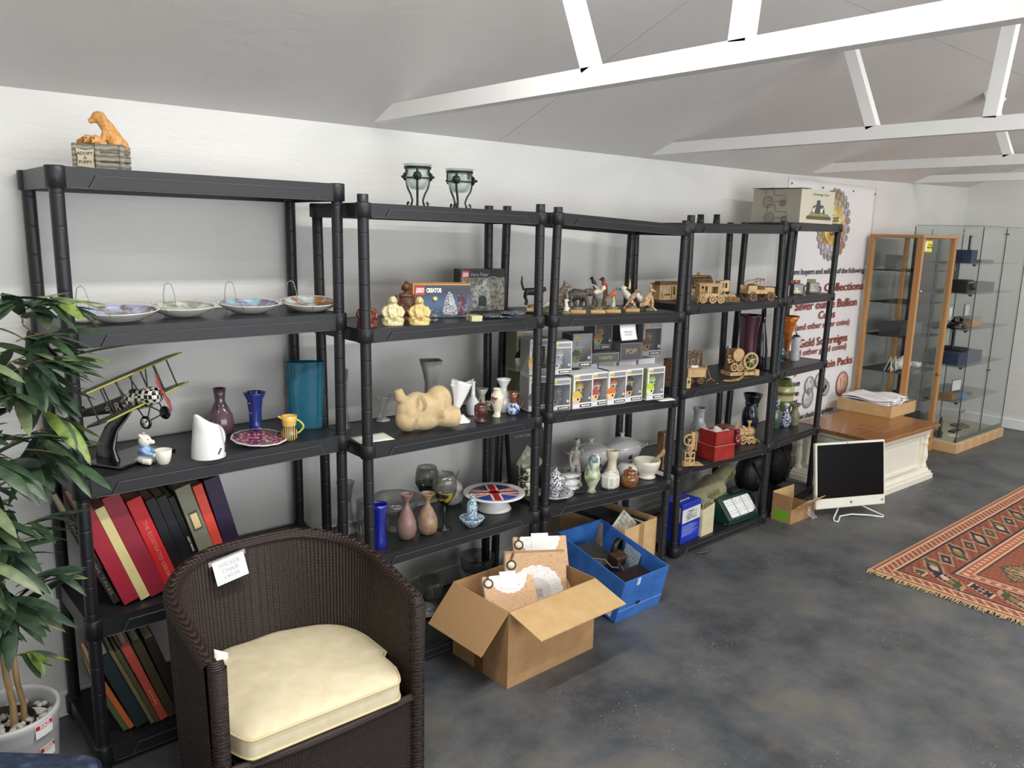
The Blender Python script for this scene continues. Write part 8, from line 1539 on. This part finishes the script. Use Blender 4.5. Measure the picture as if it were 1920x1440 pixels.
t = model('narrow plywood tower model standing behind the turbine, left of the post', 3, 3, 1247, 884, -10, .05); b = MB(); [b.box(x, x+.004, -.02, .02, .0, .19) for x in (-.03, .028)]; panel(b, -.03, .032, -.021, 0, .19, [(.15, .45, .6, .95), (.55, .85, .6, .95), (.15, .85, .15, .4)]); b.box(-.03, .032, .018, .022, 0, .19); b.obj('tower_box', PLD, t)
vase('grey_dragon_vase', 'grey-white baluster vase with dark sprays behind the turbine model', 'vase', 3, 3, 1309, 838, 72, 33, [(.6, 0), (.9, .2), (1, .42), (.85, .56), (.62, .66), (.60, .86), (.74, .98), (.76, 1)], patt('grey_spray_glaze', '#a9adb0', '#565c66', 20, .55, .62), t=.08)
A, yw, W_, H_ = cornerbox(3, 3, (1339, 866), (1374, 859), 55, .13); rb = thing('red_box', 'red two-tier card box with white tissue inside on the fourth shelf', 'box', A, rz=yw-.05); REDB = ramp_mat('worn_red_card', 'NOISE', [(.3, '#8d2320'), (.7, '#a52e28')], (4, 4, 4), .4); W_ = max(W_, .12)
MB().bev(0, W_, 0, .13, 0, H_*.52, .0015).obj('lower_tier', REDB, rb); m = MB(); e = .007; m.box(e, W_-e, e, e+.003, H_*.53, H_); m.box(e, W_-e, .13-e-.003, .13-e, H_*.53, H_*.95); m.box(e, e+.003, e, .13-e, H_*.53, H_); m.box(W_-e-.003, W_-e, e, .13-e, H_*.53, H_); m.obj('upper_tray', REDB, rb); MB().grid(lambda u, v: (e+.006+u*(W_-2*e-.012), e+.006+v*(.13-2*e-.012), H_*.90+.010*sin(u*9)*sin(v*8)+.006*sin(u*25+v*19)), 18, 18).obj('tissue_paper', mat('#e2dedc', .7), rb, solid=.002); m = MB(); m.box(-.0006, W_+.0006, -.0006, .0004, H_*.505, H_*.525); m.box(-.0006, .0004, 0, .13, H_*.505, H_*.525); m.obj('worn_edge', mat('#c98a80', .5), rb)
vase('ruby_bottle_vase', 'small shiny ruby red double-bulb vase right of the red box', 'vase', 3, 3, 1381, 838, 32, 18, [(.5, 0), (.9, .12), (1, .32), (.8, .55), (.45, .66), (.55, .8), (.68, .92), (.55, 1)], mat('#6d1426', .08, coat=.8), t=.1)
t = model('plywood steam locomotive model with cow-catcher, funnel and tender cab', 3, 3, 1384, 834, -22, .03); t.scale = (1.05,)*3
b = MB(); b.lathe([(0, -.05), (.024, -.05), (.024, .085), (.019, .09), (0, .09)], 20); b.v = [(z, y, x) for x, y, z in b.v]; b.v = [(x, y, z+.062) for x, y, z in b.v]; [cog(b, (x, 0, .062), .027, .004, 0, 0, axis='x', hole=.9) for x in (-.03, .0, .03, .06, .09)]; b.obj('boiler', PLY, t)
b = MB(); b.lathe([(.006, .084), (.006, .105), (.014, .122), (.011, .124), (0, .122)], 14, (.072, 0, 0)); b.lathe([(.009, .084), (.009, .094), (0, .10)], 12, (.035, 0, 0)); b.tube([(.0, 0, .085), (-.008, 0, .125)], .003, 6); b.tube([(-.012, 0, .085), (.008, 0, .12)], .003, 6); b.obj('funnel_and_domes', PLY, t)
b = MB(); panel(b, -.115, -.05, -.032, .035, .10, [(.12, .42, .45, .85), (.55, .88, .45, .85)]); panel(b, -.115, -.05, .032, .035, .10, [(.2, .8, .4, .85)]); b.box(-.122, -.044, -.038, .038, .101, .106); b.box(-.117, -.113, -.03, .03, .035, .1); b.obj('cab', PLD, t); b = MB(); b.bev(-.12, .095, -.022, .022, .026, .038, .001); wheels(t, four((-.03, .02), .028, .024), .0235, .004); wheels(t, four((.06, .088, -.08, -.108), .028, .014), .0135, .004); b.tube([(-.03, -.033, .022), (.05, -.033, .030)], .0025, 6); b.tube([(-.04, -.028, .075), (.08, -.028, .075)], .002, 6); b.obj('running_gear', PLY, t)
b = MB(); [b.tube([(.095, y, .030), (.130, y*.9, .006)], .002, 5) for y in [(-.03+i*.0075) for i in range(9)]]; b.tube([(.130, -.028, .005), (.130, .028, .005)], .0025, 5); b.tube([(.095, -.03, .03), (.095, .03, .03)], .0025, 5); b.obj('cow_catcher', PLY, t)
vase('black_green_vase', 'dark green-black flared vase at the back right of the fourth shelf', 'vase', 3, 3, 1410, 803, 63, 36, [(.55, 0), (.75, .2), (.6, .55), (.62, .7), (.9, .92), (1, 1)], mat('#14201f', .1, coat=.6), t=.07)
vase('navy_flower_vase', 'round navy vase with cream flower in front of the dark flared vase', 'vase', 3, 3, 1406, 812, 55, 30, [(.55, 0), (.9, .2), (1, .5), (.9, .75), (.62, .9), (.72, 1)], patt('navy_cream_flower', '#141a36', '#b9bb8a', 14, .63, .68), t=.08)
# ---- unit 4, bottom shelf
A, yw, W_, H_ = cornerbox(3, 4, (1275.5, 1021.5), (1310, 1005), 76, .125); W_ = max(.10, W_)
bx_ = thing('printed_box', 'tall blue printed box with line drawing and yellow side label', 'box', A, rz=yw); BLB = ramp_mat('glossy_blue_card', 'NOISE', [(.3, '#1a2fa5'), (.7, '#2038b8')], (3, 3, 3), .3); YP = mat('#c2ae4a', .5); MB().bev(0, W_, 0, .13, 0, H_, .001).obj('carton', BLB, bx_)
MB().box(.003, W_-.003, -.0008, -.0001, H_*.52, H_*.86).obj('drawing_panel', mat('#dcdcd8', .5), bx_); m = MB(); random.seed(8); [m.tube([(W_*(.15+.7*random.random())+.006*cos(q*pi/5), -.0012, H_*(.58+.22*random.random()*0+.03*i)+.006*sin(q*pi/5)) for q in range(10)], .0006, 4) for i in range(8)]; m.obj('line_drawing', mat('#8d8f9a', .5), bx_); MB().box(-.0008, -.0001, .01, .06, H_*.55, H_*.92).obj('yellow_label', YP, bx_); text('SCRATCH KIT', H_*.07, PAPERW, 'lettering', bx_, (W_*.4, .045, H_+.0012), (0, 0, 0), width=W_*.7)
m = MB(); [m.box(.006, W_*(.6+.35*((i*7) % 5)/5), -.0012, -.0002, H_*(.44-.026*i), H_*(.449-.026*i)) for i in range(11)]; m.obj('small_print_lines', mat('#8fa0dd', .5), bx_)
A = base(3, 4, 1313, 1007); bg_ = thing('carrier_bag', 'cream paper carrier bag with string handles between the blue box and the socket box', 'bag', (A.x+.005, A.y, A.z), rz=radians(2)); PB = ramp_mat('creased_cream_paper', 'NOISE', [(.3, '#c9bf9a'), (.7, '#d6cda9')], (5, 5, 5), .6, bump=.2); w_, d_, h_ = .115, .14, .155
m = MB(); mk = lambda x0, x1, y0, y1: [(x0, y0), (x1, y0), (x1, y1), (x0, y1)]; o0 = mk(0, w_, 0, d_); vs = [(x, y, 0) for x, y in o0]+[(x+(.004 if x == 0 else 0), y, h_+(.012 if x else -.004)) for x, y in o0]; m.add(vs, [(3, 2, 1, 0), (0, 1, 5, 4), (1, 2, 6, 5), (2, 3, 7, 6), (3, 0, 4, 7)]); m.obj('paper_bag', PB, bg_, solid=.002); m = MB(); m.tube(arc(.02, h_-.01, w_-.02, h_+.0, 0, .01)[:1]+[(.02+i*.0085, .01+.01*sin(i), h_+.045*sin(pi*i/10)) for i in range(1, 10)], .003, 6); m.obj('string_handle', mat('#a99c80', .7), bg_); MB().tube([(.03, .04, h_-.03), (.05, .05, h_+.01), (.08, .05, h_-.02)], .005, 6).obj('coiled_cable', mat('#6b6660', .5), bg_)
A = base(3, 4, 1366, 986); ub = thing('socket_box', 'dark green power box with three white double sockets on its sloping front', 'power supply', (A.x, A.y, A.z), rz=radians(-2)); DG = ramp_mat('dark_green_metal', 'NOISE', [(.3, '#14332a'), (.7, '#1c4234')], (4, 4, 4), .3); w_, d_, h_ = .285, .165, .125
sf = [(0, 0, 0), (0, .105, 0)]; m = MB(); pr5 = [(0, 0), (d_, 0), (d_, h_), (.085, h_), (0, .028)]; m.add([(0, y, z) for y, z in pr5]+[(w_, y, z) for y, z in pr5], [(4, 3, 2, 1, 0), (5, 6, 7, 8, 9)]+[(i, (i+1) % 5, 5+(i+1) % 5, 5+i) for i in range(5)]); m.obj('steel_case', DG, ub)
sl = atan2(h_-.028, .085)
for i in range(3):
    x = .045+i*.082; so_ = MB().bev(0, .076, 0, .108, 0, .006, .002).obj('double_socket', mat('#e9ebe8', .3), ub, (x-.012, .004, .034), rot=(sl, 0, 0)); m = MB()
    for (a, b) in ((.018, .078), (.058, .078), (.018, .030), (.058, .030)): m.box(a-.002, a+.002, b+.006, b+.012, .006, .0066); m.box(a-.009, a-.004, b-.008, b-.005, .006, .0066); m.box(a+.004, a+.009, b-.008, b-.005, .006, .0066)
    m.obj('pin_slots', mat('#3a3d3b', .5), so_)
text('MACHINE MART', .012, mat('#6f8a80', .4), 'lettering', ub, (.11, .125, h_+.0012), (0, 0, 0)); MB().bev(.17, .25, .10, .145, h_+.0005, h_+.012, .004).obj('carry_handle', mat('#2a2d2c', .4), ub)
o = MB().tube([(A.x+.27, A.y+.10, A.z+.135), (A.x+.292, A.y+.02, A.z+.12), (A.x+.26, A.y-.012, A.z+.05), (A.x+.18, A.y-.012, A.z+.012), (A.x+.06, A.y-.010, A.z+.006), (A.x-.02, A.y+.02, A.z+.006)], .005, 8).obj('power_cable', mat('#1b1d1e', .4)); tag(o, 'thick black cable looping down over the front of the green socket box', 'cable')
CAN = ramp_mat('olive_printed_canvas', 'NOISE', [(.3, '#8f8b6c'), (.7, '#a19c7b')], (9, 9, 9), .8)
P = base(3, 4, 1335, 962, .0); ZD5 = deck(3, 4); rl = thing('canvas_roll', 'rolled khaki printed canvas sacking lying across the back of the bottom shelf', 'roll', (P.x-.01, -.15, ZD5), rz=radians(4))
MB().tube([(-.30, -.04, .09), (-.1, -.02, .11), (.06, 0, .135)], [.075, .080, .085], 20).obj('folded_canvas', CAN, rl); MB().tube([(.07, -.01, .17), (.16, .0, .19), (.25, .01, .20)], [.048, .048, .046], 20).obj('rolled_end', CAN, rl)
for (x, z, s_) in ((-.10, .155, 'REVUE'), (.0, .10, 'REVUE'), (.15, .19, 'REVUE')): text(s_, .040, mat('#5d6a2a', .8), 'lettering', rl, (x, -.105 if x < .1 else -.052, z), (radians(60), radians(-8), 0), bold=.001, width=.11)
for (nm, lab, c_, r_, px_) in (('black_bag', 'black shiny backpack on the bottom shelf behind the right post of the fourth unit', (.30, -.13, .13), (.10, .08, .13), 1400), ('black_bag', 'black bag bulging beside the end unit post', (0, 0, .16), (.10, .09, .16), 1450), ):
    q = ony(px_, 930, -.12); b = MB(); b.ball((0, 0, r_[2]), r_, 18, 12); b.ball((.03, -.03, r_[2]*1.6), (.06, .05, .06)); b.tube([(-.05, -.06, r_[2]*1.7), (.0, -.09, r_[2]*1.0), (-.02, -.08, .04)], .012, 8, flat=.4)
    o = sculpt(b, nm, mat('#121215', .55, bump=.8, bs=18), None, .007, 2, loc=(q.x, -.12, deck(4 if px_ > 1420 else 3, 4)), rz=0); tag(o, lab, 'bag')
o = MB().tube([(0, 0, .012), (.05, -.02, .014), (.10, -.02, .012), (.13, .0, .006)], [.006, .010, .009, .004], 8, flat=.4).obj('plastic_strip', mat('#4c4e50', .3), loc=(onz(1302, 1038, 0).x, onz(1302, 1038, 0).y-.012, -.006)); tag(o, 'grey plastic strip lying on the floor in front of the fourth unit', 'strip')
